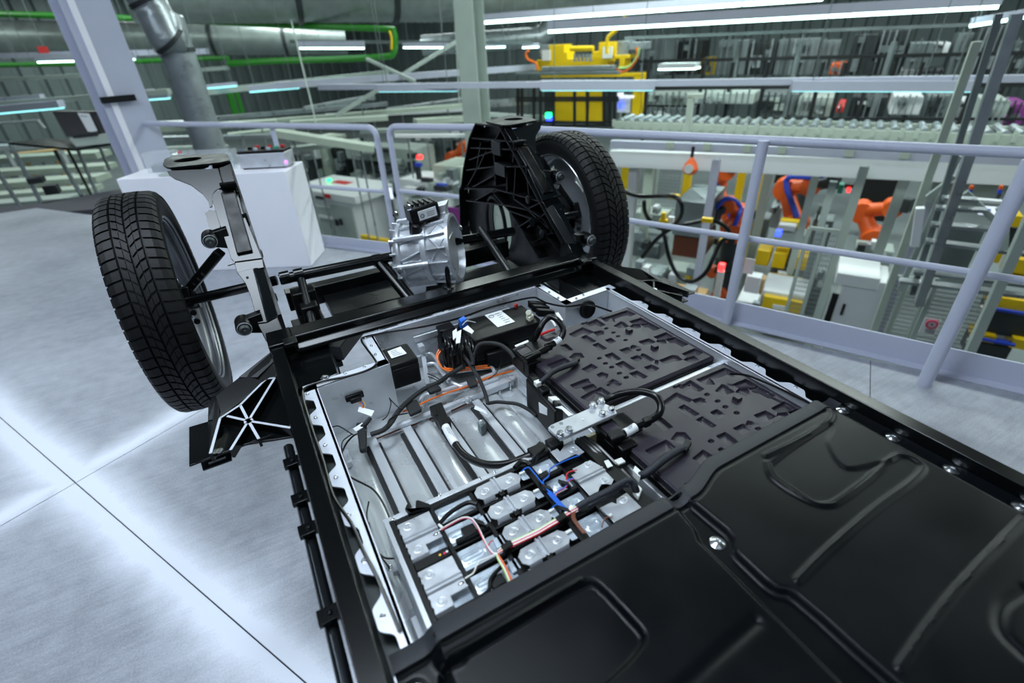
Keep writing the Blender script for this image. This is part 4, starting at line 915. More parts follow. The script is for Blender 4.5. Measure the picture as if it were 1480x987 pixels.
c0 = qs([(619, 591), (629, 588), (637, 610), (641, 617), (650, 608), (645, 598), (640, 590), (650, 593), (638, 579), (621, 586)], 0.715)
MB().prism(qs([(620, 587), (638, 580), (646, 598), (652, 609), (637, 616), (630, 600)], 0.716), (0, 0, -0.030)).build('plug', 'black_plastic', t, bevel=0.003)
MB().prism(qs([(622, 592), (628, 601), (633, 600), (628, 590)], 0.717), (0, 0, 0.003)).build('plug_latch', 'black_plastic', t, bevel=0.001)
MB().box(Q(777, 654, .785), (0.036, 0.022, 0.022), ax=(0.9, 0.35, 0)).build('plug', 'black_plastic', t, bevel=0.002)
# tagged sensor block on the floor between the bars
sn = thing('sensor_block', 'small grey sensor block with white tag standing between two cooling bars', 'sensor', Q(697, 617, ZB))
MB().box(Q(697, 617, 0.663), (0.020, 0.020, 0.030), ax=(1, 0.35, 0)).build('housing', 'mid_machine', sn, bevel=0.002)
MB().box(Q(695, 610, 0.684), (0.006, 0.006, 0.012)).build('clip', 'connector_white', sn, bevel=0.001)
MB().prism([Q(687, 586, .69), Q(702, 594, .69), Q(704, 599, .69), Q(685, 591, .69)], (0, 0, 0.001)).build('tag_label', 'label_white', sn)
# ================================================================== OPEN CELL MODULE
om = thing('open_module', 'uncovered battery module with silver cell connector plates in a black frame', 'battery module', (0.27, 0.40, ZB))
ZC, ZT_, ZW = 0.772, 0.784, 0.791         # cell tops, connector plates, wires
PY = 0.0525
YR = [0.601 - PY * k for k in range(5)]
MB().bx(0.066, 0.486, 0.12, 0.630, ZB + 0.018, 0.764).build('cell_block', 'black_plastic', om)
MB().bx(0.056, 0.462, 0.6265, 0.6375, 0.700, 0.7815).build('end_plate', 'aluminium', om, bevel=0.001)
MB().bx(0.0555, 0.0635, 0.12, 0.637, 0.680, 0.7835).build('side_plate', 'aluminium', om, bevel=0.0008)
for u, v in ((568, 750), (694, 692), (715, 683), (635, 716)): stud(Q(u, v, 0.782), 0.0022, par=om, name='end_screw')
def fbar(x0, x1, y0, y1, z=0.780, name='frame_bar'): return MB().bx(x0, x1, y0, y1, 0.764, z).build(name, 'black_plastic', om, bevel=0.0012)
fbar(0.064, 0.0725, 0.12, 0.627, 0.784); fbar(0.0735, 0.400, 0.6165, 0.6262); fbar(0.1355, 0.1425, 0.12, 0.617, 0.783); fbar(0.4635, 0.490, 0.12, 0.6262, 0.782)
fbar(0.333, 0.3505, 0.12, 0.640, 0.779); fbar(0.3955, 0.3995, 0.12, 0.635, 0.781); fbar(0.213, 0.2205, 0.12, 0.617, 0.778)
for k in range(4):
    y = YR[k] - PY / 2
    fbar(0.1425, 0.213, y - 0.0035, y + 0.0035, 0.777); fbar(0.352, 0.395, y - 0.004, y + 0.004, 0.781); fbar(0.221, 0.333, y - 0.003, y + 0.003, 0.776)
    if k % 2 == 1: fbar(0.0735, 0.1355, y - 0.0095, y + 0.0085, 0.779)
    for x0 in (0.231, 0.280): MB().bx(x0, x0 + 0.026, y + 0.0045, y + 0.0085, 0.764, 0.7735).build('cell_slot', 'zinc', om)
for y in (0.6105, 0.6165):
    pass
for x in (0.156, 0.192): MB().bx(x, x + 0.028, 0.6185, 0.6225, 0.778, 0.7812).build('frame_slot', 'rubber_groove', om)
# cell tops with a pressed oval bead, seen between the frame bars
def cell_top(x0, x1, yc, hy=0.0215, bx0=None, bx1=None):
    nx_, ny_ = 26, 16; vs = []; bx0 = bx0 if bx0 is not None else x0 + 0.006; bx1 = bx1 if bx1 is not None else x1 - 0.008
    for j in range(ny_):
        for i in range(nx_):
            x = x0 + (x1 - x0) * i / (nx_ - 1); y = yc - hy + 2 * hy * j / (ny_ - 1)
            cxl = min(max(x, bx0 + 0.008), bx1 - 0.008); d = math.hypot(x - cxl, y - yc - 0.002); a = abs(d - 0.0062); h = 0.0026 * math.exp(-(a / 0.0018) ** 2) + 0.0012 * (1 if d < 0.0062 else 0)
            vs.append((x, y, ZC + h))
    return MB().add(vs, [[j * nx_ + i, j * nx_ + i + 1, (j + 1) * nx_ + i + 1, (j + 1) * nx_ + i] for j in range(ny_ - 1) for i in range(nx_ - 1)]).build('cell_top', 'zinc', om, ang=70)
for k in range(4):
    cell_top(0.143, 0.213, YR[k] - 0.0035, 0.0225, 0.143, 0.187)
    cell_top(0.3525, 0.395, YR[k] - 0.003, 0.0215)
for k in range(4): MB().bx(0.073, 0.136, YR[k] - PY / 2 + 0.001, YR[k] + PY / 2 - 0.001, 0.765, 0.770).build('cell_top', 'zinc', om)
def weld(x, y, z=ZT_, r=0.0088):
    MB().lathe([(r, 0.0002), (r * 0.86, 0.0007), (r * 0.62, 0.0006), (r * 0.56, -0.0002), (r * 0.40, 0.0002), (r * 0.36, 0.0010), (0, 0.0012)], (x, y, z), (0, 0, 1), 24, cap=False).build('weld_button', 'plate_metal', om, ang=60)
def plate(poly, z=ZT_, th=0.0022, name='connector_plate', m='plate_metal'):
    return MB().prism([(x, y, z) for x, y in poly], (0, 0, -th)).build(name, m, om, bevel=0.0008)
def ridge(x0, x1, y0, y1, ax, name='plate_ridge'):     # rolled double ridge of a connector plate
    mb = MB()
    if ax == 'x':
        yc = (y0 + y1) / 2
        mb.prism([(x0, yc + dy, ZT_ + dz) for dy, dz in ((-0.0075, 0.0002), (-0.0050, 0.0042), (-0.0025, 0.0042), (0, 0.0012), (0.0025, 0.0042), (0.0050, 0.0042), (0.0075, 0.0002))], (x1 - x0, 0, 0))
    else:
        xc = (x0 + x1) / 2
        mb.prism([(xc + dx, y0, ZT_ + dz) for dx, dz in ((-0.0062, -0.001), (-0.0050, 0.0038), (-0.0022, 0.0040), (-0.0010, 0.000), (0.0010, 0.000), (0.0022, 0.0040), (0.0050, 0.0038), (0.0062, -0.001))], (0, y1 - y0, 0))
    return mb.build(name, 'plate_metal', om, ang=20)
# left column: two large plates over two rows each
for k in (0, 2):
    ya, yb_ = YR[k], YR[k + 1]; t = ya + 0.0105; b = yb_ - 0.0215
    plate(((0.0735, t), (0.1335, t), (0.1335, ya - 0.0465), (0.135, ya - 0.050), (0.1335, ya - 0.0525), (0.104, ya - 0.0525), (0.104, ya - 0.066), (0.102, ya - 0.0685), (0.0735, ya - 0.0685)))
    ridge(0.0735, 0.1335, ya - 0.0345, ya - 0.0225, 'x')
    MB().prism([(0.0735, ya - 0.0685, ZT_), (0.103, ya - 0.0685, ZT_), (0.103, ya - 0.0735, ZT_ - 0.008), (0.0735, ya - 0.0735, ZT_ - 0.008)], (0, 0, -0.002)).build('plate_lip', 'plate_metal', om)
    weld(0.0895, ya - 0.002); weld(0.0895, yb_ - 0.001)
    for j in range(5): MB().bx(0.0715, 0.0745, ya - 0.004 - 0.0145 * j, ya + 0.001 - 0.0145 * j, 0.776, 0.7855).build('frame_tooth', 'black_plastic', om)
    MB().ball((0.127, ya - 0.042, ZT_), 0.004, 8, 1.5, 0.8, 0.5).build('plate_tab', 'bolt_steel', om)
# middle: pairs of plates joined by a double ridge
for k in range(4):
    y = YR[k] - 0.001; o = 0.002 * k
    for x0, x1, cl_ in ((0.2215, 0.2610, -1), (0.2705, 0.3140, 1)):
        x0 += o * 0.7; x1 += o * 0.7; c_ = 0.010
        if cl_ < 0: poly = ((x0 + c_, y + 0.0155), (x1, y + 0.0165), (x1, y - 0.0170), (x0 + c_ * 0.8, y - 0.0170), (x0, y - 0.008), (x0, y + 0.006))
        else: poly = ((x0, y + 0.0165), (x1 - c_, y + 0.0155), (x1, y + 0.006), (x1, y - 0.008), (x1 - c_ * 0.8, y - 0.0170), (x0, y - 0.0170))
        plate(poly); weld((x0 + x1) / 2 + cl_ * 0.001, y)
        MB().prism([(x0 + 0.008, y - 0.0172, ZT_ - 0.0005), (x1 - 0.008, y - 0.0172, ZT_ - 0.0005), (x1 - 0.008, y - 0.0205, ZT_ - 0.007), (x0 + 0.008, y - 0.0205, ZT_ - 0.007)], (0, 0, -0.0015)).build('plate_lip', 'flange_aluminium', om)
    ridge(0.2595 + o * 0.7, 0.2720 + o * 0.7, y - 0.0175, y + 0.0185, 'y')
    MB().bx(0.261 + o * 0.7, 0.2705 + o * 0.7, y - 0.0265, y - 0.0175, 0.770, 0.784).build('ridge_clip', 'black_plastic', om, bevel=0.001)
    plate(((0.315 + o * .5, y + 0.008), (0.332, y + 0.010), (0.332, y - 0.012), (0.318 + o * .5, y - 0.011)), 0.778, 0.0015, 'sense_tab', 'zinc')
    MB().bx(0.318, 0.330, y + 0.0015, y + 0.007, 0.778, 0.7835).build('wire_crimp', 'connector_white', om, bevel=0.001)
    if k: plate(((0.206, y + 0.009), (0.222, y + 0.010), (0.222, y - 0.010), (0.206, y - 0.012)), 0.778, 0.0015, 'sense_tab', 'zinc')
# right column
plate(((0.4005, 0.548), (0.412, 0.548), (0.412, 0.560), (0.455, 0.561), (0.4625, 0.540), (0.4625, 0.497), (0.450, 0.489), (0.443, 0.497), (0.436, 0.499), (0.428, 0.496), (0.420, 0.489), (0.4005, 0.489)))
ridge(0.4005, 0.4620, 0.517, 0.537, 'x'); weld(0.4440, 0.5525); weld(0.4465, 0.5035)
plate(((0.4005, 0.622), (0.418, 0.622), (0.418, 0.612), (0.432, 0.620), (0.456, 0.622), (0.459, 0.585), (0.446, 0.583), (0.440, 0.590), (0.4005, 0.589))); weld(0.4425, 0.6035)
plate(((0.4005, 0.457), (0.425, 0.457), (0.430, 0.449), (0.437, 0.458), (0.462, 0.460), (0.4625, 0.42), (0.4005, 0.42))); weld(0.4465, 0.4495)
MB().bx(0.4005, 0.4255, 0.445, 0.463, 0.764, 0.775).build('cell_top', 'zinc', om)
for u, v in ((636, 802), (642.5, 799.5), (646, 797)): 
    MB().lathe([(0.0022, 0), (0.0022, 0.0006), (0, 0.0006)], Q(u, v, 0.780), (0, 0, 1), 10).build('status_dot', ('wire_yellow', 'wire_pink', 'connector_white')[int(u > 640) + int(u > 645)], om)
# frame fittings: latch feet at the far left corner, clips and humps
MB().prism(qs([(585, 735), (588, 728), (592, 728), (594, 740), (600, 738), (601, 723), (604, 722), (621, 728), (622, 733), (590, 742)], 0.787), (0, 0, -0.012)).build('frame_foot', 'black_plastic', om, bevel=0.001)
MB().bx(0.166, 0.190, 0.523, 0.545, 0.772, 0.788).build('frame_clip', 'black_plastic', om, bevel=0.002)
MB().bx(0.150, 0.212, 0.5235, 0.5300, 0.772, 0.787).build('frame_clip', 'black_plastic', om, bevel=0.001)
MB().bx(0.165, 0.190, 0.4185, 0.440, 0.772, 0.784).build('frame_clip', 'black_plastic', om, bevel=0.003)
MB().tube(spline([(0.138, 0.417, 0.784), (0.158, 0.420, 0.786), (0.166, 0.432, 0.786), (0.178, 0.440, 0.786), (0.205, 0.449, 0.785)], 5), 0.0035, 8).build('wire_channel', 'black_plastic', om)
MB().tube(spline([(0.140, 0.576, 0.784), (0.165, 0.586, 0.786), (0.200, 0.590, 0.786), (0.214, 0.578, 0.786)], 5), 0.0042, 8).build('wire_channel', 'black_plastic', om)
for (u, v) in ((694, 757), (733, 791), (811, 750), (790, 706), (816, 738), (816, 700), (786, 688)): MB().box(Q(u, v, 0.788), (0.020, 0.012, 0.012), ax=(0.6, -0.8, 0) if u in (694, 790, 816) else (1, 0.1, 0)).build('wire_clip', 'black_plastic', om, bevel=0.0015)
MB().tube(spline(qs([(744, 676), (752, 668), (760, 668), (766, 673)], 0.788), 5), 0.005, 8).build('cable_guide', 'black_plastic', om)
MB().bx(0.362, 0.400, 0.620, 0.650, 0.764, 0.790).build('corner_block', 'black_plastic', om, bevel=0.002)
MB().bx(0.405, 0.436, 0.624, 0.650, 0.766, 0.792).build('corner_block', 'black_plastic', om, bevel=0.002)
# sense wires
sw = thing('sense_wires', 'thin blue, white, red and pink sense wires crossing the open cell module', 'wires', Q(770, 770, 0.79))
def wire(px, m, r=0.0013, z=ZW, n=6): MB().tube(spline(qs(px, z), n), r, 7).build('wire', m, sw)
wire([(754, 681), (759, 677), (764, 675.5), (768, 679), (778, 691), (788, 704), (794, 711)], 'wire_blue')
wire([(838, 658), (829, 661), (812, 668), (797, 676), (794, 682), (792, 689), (786, 694), (785, 698), (789, 705), (795, 711)], 'wire_blue')
for d in (-2.0, -0.6, 0.8, 2.2): wire([(793 + d, 711 - d * .6), (803 + d, 722 - d * .6), (812 + d, 731.5 - d * .6), (822 + d, 741 - d * .6)], 'wire_blue', 0.0012)
wire([(829, 691.5), (822, 693.5), (819.5, 700), (815, 705), (806, 709.5), (802, 714), (801, 719)], 'wire_blue')
wire([(829, 692.5), (823, 695), (820, 702), (815, 706.5), (808, 710.5), (802.5, 717)], 'wire_red', 0.0008)
wire([(834, 679), (826, 681), (820, 684), (818.5, 689), (819, 694)], 'wire_red', 0.0012)
wire([(797, 734.5), (801, 731), (807, 728)], 'wire_blue', 0.0012)
for i, (d, m) in enumerate(((-4.2, 'wire_green'), (-2.8, 'wire_white'), (-1.3, 'wire_white'), (0.2, 'wire_pink'), (1.4, 'wire_white'), (2.8, 'wire_white'), (4.3, 'wire_red'))):
    k = 0.9
    wire([(719, 798 + d * .4), (731, 790 + d * k), (754, 779.5 + d * k), (778, 768 + d * k), (795, 758 + d * k), (809, 750 + d * k), (818, 743 + d * .8), (828, 737 + d * .8), (840, 731 + d * .7)], m, 0.00135, ZW + 0.0005 * (i % 2))
wire([(635, 766), (652, 756), (668, 748), (680, 748.5), (687, 755), (693, 765), (700, 780), (706, 791), (713, 799), (719, 800)], 'wire_white', 0.0012)
wire([(638, 766.5), (654, 757), (669, 749.5), (679, 750), (686, 757), (692, 767), (699, 782), (705, 793), (712, 801), (720, 802)], 'wire_pink', 0.0007, ZW - 0.0006)
wire([(672, 836), (684, 828), (688, 819), (692, 812), (703, 807), (714, 802), (719, 800)], 'wire_white', 0.0013)
for d, m in ((-1.5, 'wire_green'), (0.3, 'wire_white'), (2.0, 'wire_red'), (3.4, 'wire_orange')): wire([(718 + d * .5, 801), (722 + d, 810), (729 + d, 822), (736 + d, 838), (738 + d, 844)], m, 0.0012)
for d in (-2, 0, 2): wire([(836 + d, 733), (829 + d, 740), (829 + d, 749), (834 + d, 757), (840 + d, 765), (845 + d, 771)], 'wire_brown', 0.0014)
wire([(705, 790), (709, 783), (713, 781)], 'wire_red', 0.0010)
wire([(882, 747), (875, 749), (871, 757), (870, 762)], 'wire_brown', 0.0012); wire([(634, 758), (640, 763)], 'connector_white', 0.0022)
wire([(884, 744), (880, 746)], 'connector_white', 0.003)
# braided sleeves
bs = thing('braided_loom', 'black braided wire loom arching from the open module to a white plug by the cover', 'wiring harness', Q(880, 710, 0.79))
def loom(par, px, z, r, m='braid'): 
    pts = spline([Q(u, v, zz) for (u, v), zz in zip(px, z)], 8); return MB().tube(pts, r, 12).build('sleeve', m, par)
loom(bs, [(834, 734), (846, 727), (860, 720), (878, 711), (894, 701), (906, 695), (914, 697), (918, 705), (920, 711)], [.79, .793, .797, .802, .808, .810, .806, .798, .785], 0.0068)
loom(bs, [(850, 731), (866, 722), (884, 712), (898, 702), (908, 700)], [.79, .795, .80, .806, .806], 0.0056)
MB().box(Q(921, 711, .785), (0.022, 0.016, 0.012), ax=(0.8, 0.5, 0)).build('white_plug', 'connector_white', bs, bevel=0.001)
b2 = thing('braided_loom', 'short black braided loom from the nearer lidded module to a white plug', 'wiring harness', Q(960, 670, 0.79))
loom(b2, [(992, 647), (982, 650), (970, 657), (957, 666), (946, 675), (934, 684), (924, 688)], [.796, .80, .803, .803, .80, .795, .788], 0.0078)
MB().box(Q(921, 685, .787), (0.014, 0.020, 0.016), ax=(0.8, 0.5, 0)).build('white_plug', 'connector_white', b2, bevel=0.001)
MB().box(Q(992, 645, .797), (0.03, 0.014, 0.012), ax=(0.9, 0.4, 0)).build('plug', 'black_plastic', b2, bevel=0.002)
b3 = thing('braided_loom', 'short blue-black braided loom from the farther lidded module to the monitoring box', 'wiring harness', Q(805, 535, 0.79))
loom(b3, [(833, 524), (822, 528), (810, 532), (798, 538), (789, 546), (781, 553)], [.796, .80, .802, .802, .798, .79], 0.0072)
MB().box(Q(832, 522, .797), (0.03, 0.014, 0.012), ax=(0.9, 0.4, 0)).build('plug', 'black_plastic', b3, bevel=0.002)
fx_ = thing('flat_cable_run', 'dark flat cables with white clips running past the nearer module terminal', 'cable', Q(880, 670, 0.77))
for d in (-4, 1, 6):
    MB().tube(spline([Q(838 + d, 634 - d * .3, .775), Q(856 + d, 645 - d * .3, .78), Q(874 + d, 662 - d * .3, .775), Q(892 + d, 680 - d * .3, .77), Q(910 + d, 698 - d * .3, .768)], 6), 0.0050, 8).build('cable', 'cable_black', fx_)
MB().prism(qs([(873, 667), (879, 665), (886, 674), (878, 677)], .785), (0, 0, 0.002)).build('white_clip', 'connector_white', fx_, bevel=0.0005)
MB().prism(qs([(887, 667), (898, 663), (904, 669), (894, 673)], .783), (0, 0, 0.004)).build('white_clip', 'connector_white', fx_, bevel=0.0005)
MB().prism(qs([(858, 656), (862, 657), (873, 668), (868, 668)], .772), (0, 0, 0.002)).build('cable_tag', 'foil_yellow', fx_, bevel=0.0005)
# ================================================================== BATTERY COVER
cv = thing('battery_cover', 'large black embossed battery cover with a grey rubber edge, in the foreground', 'cover', (0.49, -0.1, 0.80))
ZV = 0.826
cx0, cx1, cy0, cy1 = -0.004, 0.990, -0.50, 0.412
nx, ny = 330, 304
gx = np.linspace(cx0, cx1, nx); gt = np.linspace(0, 1, ny)
yf = lambda x: 0.388 + 0.024 * smooth((x - 0.53) / 0.09)
GX = np.tile(gx, (ny, 1)); GY = cy0 + (yf(GX) - cy0) * gt[:, None]
def poly_sd(poly):          # signed distance, positive inside
    d = np.full_like(GX, 9.0); ins = np.zeros(GX.shape, bool); n = len(poly)
    for i in range(n):
        a, b = poly[i], poly[(i + 1) % n]; dd, _, _ = seg_dist(GX, GY, a, b); d = np.minimum(d, dd)
        c_ = ((a.y > GY) != (b.y > GY)) & (GX < (b.x - a.x) * (GY - a.y) / ((b.y - a.y) or 1e-9) + a.x); ins ^= c_
    return np.where(ins, d, -d)
s7 = zl(560, 700, 2.4667); sC = zl(880, 540, 2.208)
H = np.full_like(GX, 0.0)
H -= 0.018 * smooth((0.062 - GX) / 0.016); H -= 0.016 * smooth((GX - 0.935) / 0.02)
def cpoly(f, pts): return spline(qs([f(*p) for p in pts], ZV), 5)
P2 = cpoly(s7, ((190, 700), (185, 650), (225, 622), (300, 580), (500, 460), (640, 374), (700, 346), (735, 342), (775, 372), (840, 440), (905, 512), (918, 548), (895, 595), (800, 690), (600, 860), (300, 1000)))
H -= 0.010 * smooth((poly_sd(P2) + 0.003) / 0.009)
for pts, amp, w in ((((165, 530), (158, 575), (175, 615), (215, 630), (260, 612)), 0.004, 0.007), (((690, 345), (500, 455), (300, 575), (230, 614)), 0.003, 0.006)):
    pl_ = cpoly(s7, pts); dm = np.full_like(GX, 9.0)
    for a, b in zip(pl_[:-1], pl_[1:]): dm = np.minimum(dm, seg_dist(GX, GY, a, b)[0])
    H += 1.15 * amp * np.exp(-(dm / (0.68 * w)) ** 2)
VA = qs([sC(*p) for p in ((155, 402), (215, 420), (272, 490), (290, 532), (400, 640), (480, 720), (620, 860), (800, 1040), (1000, 1240), (1150, 1200), (1010, 1060), (920, 985), (800, 880), (690, 780), (600, 703), (575, 688), (540, 683), (505, 660), (420, 580), (404, 560), (398, 520), (380, 498), (300, 432), (235, 380))], ZV)
H -= 0.012 * smooth((poly_sd(VA) + 0.004) / 0.010)
for pts, amp, w in ((((500, 262), (600, 215), (690, 160), (712, 135), (700, 112), (660, 108)), 0.0035, 0.006), (((505, 285), (520, 330), (580, 375), (650, 410), (700, 418), (740, 400), (820, 340), (905, 268), (945, 262), (985, 280), (1002, 305), (960, 350), (850, 430), (700, 560), (600, 660)), 0.0035, 0.006),
                    (((1325, 460), (1230, 560), (1100, 700), (1000, 830), (925, 940)), 0.004, 0.006), (((1330, 690), (1260, 740), (1255, 820), (1330, 900)), -0.003, 0.010), (((470, 790), (390, 860), (280, 960), (220, 1020)), -0.003, 0.012)):
    pl_ = cpoly(sC, pts); dm = np.full_like(GX, 9.0)
    for a, b in zip(pl_[:-1], pl_[1:]): dm = np.minimum(dm, seg_dist(GX, GY, a, b)[0])
    H += 1.15 * amp * np.exp(-(dm / (0.68 * w)) ** 2)
P3 = cpoly(sC, ((515, 290), (600, 225), (700, 160), (715, 180), (700, 220), (760, 300), (900, 280), (745, 395), (695, 412), (645, 402), (530, 322)))
H -= 0.003 * smooth((poly_sd(P3) + 0.003) / 0.008)
H -= 0.004 * smooth((0.030 - (yf(GX) - GY)) / 0.01)
bolts_c = [Vector((0.012, 0.333, 0)), Vector((0.012, 0.02, 0))] + [Q(1038, 783, 0.818)] + [Vector((0.974, 0.380 - 0.0985 * k, 0)) for k in range(6)]
for p in bolts_c[:2] + bolts_c[3:]:
    d = np.hypot(GX - p.x, GY - p.y); H -= 0.003 * smooth((0.019 - d) / 0.005)
vs = [(x, y, ZV + h) for x, y, h in zip(GX.ravel(), GY.ravel(), H.ravel())]
fs = [[j * nx + i, j * nx + i + 1, (j + 1) * nx + i + 1, (j + 1) * nx + i] for j in range(ny - 1) for i in range(nx - 1)]
b0_ = len(vs); vs += [(x, YB, ZV) for x in gx[::6]]                       # plain continuation towards the other axle
far = list(range(0, nx, 6)); fs += [[far[i], b0_ + i, b0_ + i + 1, far[i + 1]] for i in range(len(far) - 1)]
bot = len(vs); rim_ = [i for i in range(nx)]
top_ = [(ny - 1) * nx + i for i in range(nx)]
vs += [(vs[i][0], vs[i][1], vs[i][2] - 0.012) for i in top_]; fs += [[top_[i], top_[i + 1], bot + i + 1, bot + i] for i in range(nx - 1)]
MB().add(vs, fs).build('panel', 'cover_plastic', cv, ang=60)
# rubber edge along the front, following the panel
hx = np.linspace(cx0, cx1, 120); mb = MB(); vs = []; fs = []
Hf = H[ny - 8]
for i, x in enumerate(hx):
    y = float(yf(x)); z = ZV + float(np.interp(x, gx, Hf)) + 0.0015
    prof_ = ((-0.020, 0.0), (-0.019, 0.0022), (0.004, 0.0026), (0.0075, 0.0), (0.0075, -0.016), (0.004, -0.016), (0.004, -0.003), (-0.019, -0.003))
    vs += [(x, y + a, z + b) for a, b in prof_]
for i in range(len(hx) - 1):
    for j in range(8): fs.append([i * 8 + j, i * 8 + (j + 1) % 8, i * 8 + 8 + (j + 1) % 8, i * 8 + 8 + j])
fs += [list(range(8)), [(len(hx) - 1) * 8 + j for j in range(8)][::-1]]
mb.add(vs, fs).build('edge_trim', 'edge_rubber', cv, ang=40)
for p in bolts_c:
    i = int(np.argmin(np.abs(gx - p.x))); j = int(np.argmin(np.abs(GY[:, i] - p.y))); z = ZV + float(H[j, i])
    MB().lathe([(0.0125, 0), (0.0125, 0.0012), (0.0105, 0.0020), (0.0080, 0.0040), (0.0045, 0.0050), (0.0042, 0.0030), (0.0, 0.0030)], (p.x, p.y, z), (0, 0, 1), 20).build('cover_bolt', 'bolt_steel', cv, ang=30)
# ================================================================== THE HALL BEYOND THE RAILING
def PD(u, v, d):                     # point of the photograph at distance d in front of the eye
    return EYE + ray(u, v) * d
def pxr(p, px): return px * (Vector(p) - EYE).dot(Vector(RW[2])) / FPX
def rect(u0, v0, u1, v1, c, n=HN):
    uc, vc = (u0 + u1) / 2, (v0 + v1) / 2; r = Vector((n.y, -n.x, 0)); P0 = QN(uc, vc, c, n)
    h0, h1 = QN(u0, vc, c, n).dot(r), QN(u1, vc, c, n).dot(r); z1, z0 = QN(uc, v0, c, n).z, QN(uc, v1, c, n).z
    return n * c + r * ((h0 + h1) / 2) + Vector((0, 0, (z0 + z1) / 2)), h1 - h0, z1 - z0, r
def nb(mb, u0, v0, u1, v1, c, depth, n=HN):
    p, w, h, r = rect(u0, v0, u1, v1, c, n); return mb.box(p + n * depth / 2, (w, depth, h), ax=r, ay=n)
def base_of(u0, v0, u1, v1, c, n=HN): p, w, h, r = rect(u0, v0, u1, v1, c, n); return p - Vector((0, 0, h / 2))
def vpost(u, v, c, z0, z1, n=HN): p = QN(u, v, c, n); return Vector((p.x, p.y, z0)), Vector((p.x, p.y, z1))
def boxthing(name, label, cat, parts, group=None, floor=None):
    """parts: (part name, material, (u0, v0, u1, v1, c, depth[, n])); the first gives the place"""
    t = thing(name, label, cat, base_of(*parts[0][2][:5]), group); made = {}
    for pn, m, q in parts: nb(MB(), *q).build(pn, m, t, bevel=0.01 if q[5] > 0.1 else 0)
    return t
# ---- columns
cb = QY(206, 222, 6.1); col = thing('steel_column', 'white painted steel column rising behind the plinth on the left', 'column', (cb.x, cb.y, 0))
ca = Vector((0.93, 0.36, 0)).normalized(); cbk = Vector((-ca.y, ca.x, 0)); cc_ = Vector((cb.x, cb.y, 0))
for nm, o, sx, sy in (('flange', -0.14, 0.36, 0.025), ('flange', 0.14, 0.36, 0.025), ('web', 0.0, 0.02, 0.27)):
    MB().box(cc_ + cbk * o + Vector((0, 0, 3.2)), (sx, sy, 6.4), ax=ca, ay=cbk).build(nm, 'rail_paint', col)
MB().box(cc_ + cbk * -0.16 - ca * 0.10 + Vector((0, 0, 3.2)), (0.05, 0.02, 6.4), ax=ca, ay=cbk).build('conduit', 'white_paint', col, bevel=0.004)
MB().box(cc_ + cbk * -0.19 - ca * 0.06 + Vector((0, 0, 1.22)), (0.26, 0.04, 0.05), ax=ca, ay=cbk).build('clamp', 'black_steel', col)
MB().box(cc_ + Vector((0, 0, 0.01)), (0.5, 0.5, 0.02), ax=ca, ay=cbk).build('base_plate', 'rail_paint', col)
a, b = vpost(684, 100, 10.5, -3.2, 6.4); col2 = thing('steel_column', 'grey steel column of the hall seen behind the right strut tower', 'column', a)
w = pxr(PD(684, 100, 12.6), 28)
MB().box((a + b) / 2 - HN * w * 0.4, (w, 0.03, 9.6), ax=HH, ay=HN).box((a + b) / 2 + HN * w * 0.4, (w, 0.03, 9.6), ax=HH, ay=HN).build('flange', 'machine_grey', col2)
MB().box((a + b) / 2, (0.03, w * 0.8, 9.6), ax=HH, ay=HN).build('web', 'machine_grey', col2)
# ---- ducts and pipes
def duct(name, label, pts, r, pitch, m, joints=()):
    t = thing(name, label, 'duct', pts[0]); P = [Vector(p) for p in pts]; out = []; rr = []
    for a, b in zip(P[:-1], P[1:]):
        n = max(2, int((b - a).length / pitch)) * 2
        for k in range(n): out.append(a.lerp(b, k / n)); rr.append(r * (1.0 if k % 2 else 0.975))
    out.append(P[-1]); rr.append(r); MB().tube(out, rr, 20).build('pipe_run', m, t, ang=60)
    for p, d in joints:
        d = Vector(d).normalized(); MB().cyl(Vector(p) - d * r * 0.12, Vector(p) + d * r * 0.12, r * 1.06, 20).build('joint_band', 'dark_machine', t)
    return t
A_, B_ = PD(180, -12, 13), PD(930, -2, 19); d_ = B_ - A_
duct('air_duct', 'wide spiral air duct running along the top edge of the hall', [A_, A_.lerp(B_, 0.5), B_], pxr(A_.lerp(B_, .4), 34), 0.22, 'duct_dark', [(A_.lerp(B_, t), d_) for t in (0.25, 0.42, 0.58)])
A_, B_ = PD(-60, 54, 17), PD(500, 58, 20); d_ = B_ - A_
duct('air_duct', 'lower spiral air duct below the green pipe on the left', [A_, B_], pxr(A_.lerp(B_, .5), 20.5), 0.25, 'duct_dark', [(A_.lerp(B_, t), d_) for t in (0.3, 0.62, 0.82)])
A_, B_ = PD(610, 66, 18), PD(778, 54, 18); d_ = B_ - A_
duct('air_duct', 'short bright air duct behind the middle column', [A_, B_, PD(790, 46, 18), PD(794, 36, 18)], pxr(A_, 13), 0.25, 'galvanised')
vb = QN(285, 160, 4.35); rb = pxr(vb, 22)
p0, p1 = Vector((vb.x, vb.y, -3.0)), Vector((vb.x, vb.y, 1.98)); e1 = PD(243, 58, (p1 - EYE).dot(Vector(RW[2]))); e2 = PD(212, 0, (p1 - EYE).dot(Vector(RW[2])) * 0.97); e3 = PD(150, -70, (p1 - EYE).dot(Vector(RW[2])) * 0.9)
duct('bent_duct', 'galvanised round duct bending down between the white column and the railing', [p0, Vector((vb.x, vb.y, 0.6)), p1] + [q for q in spline([p1, e1, e2, e3], 5)[1:]], rb, 0.10, 'galvanised', [(e1, e2 - p1), (Vector((vb.x, vb.y, 1.6)), (0, 0, 1)), (e2, e3 - e1)])
def pipeline(name, label, px, d, rpx, m, cat='pipe'):
    pts = [PD(u, v, d) for u, v in px]; o = MB().tube(spline(pts, 4), pxr(pts[0], rpx), 10).build(name, m); return tag(o, label, cat)
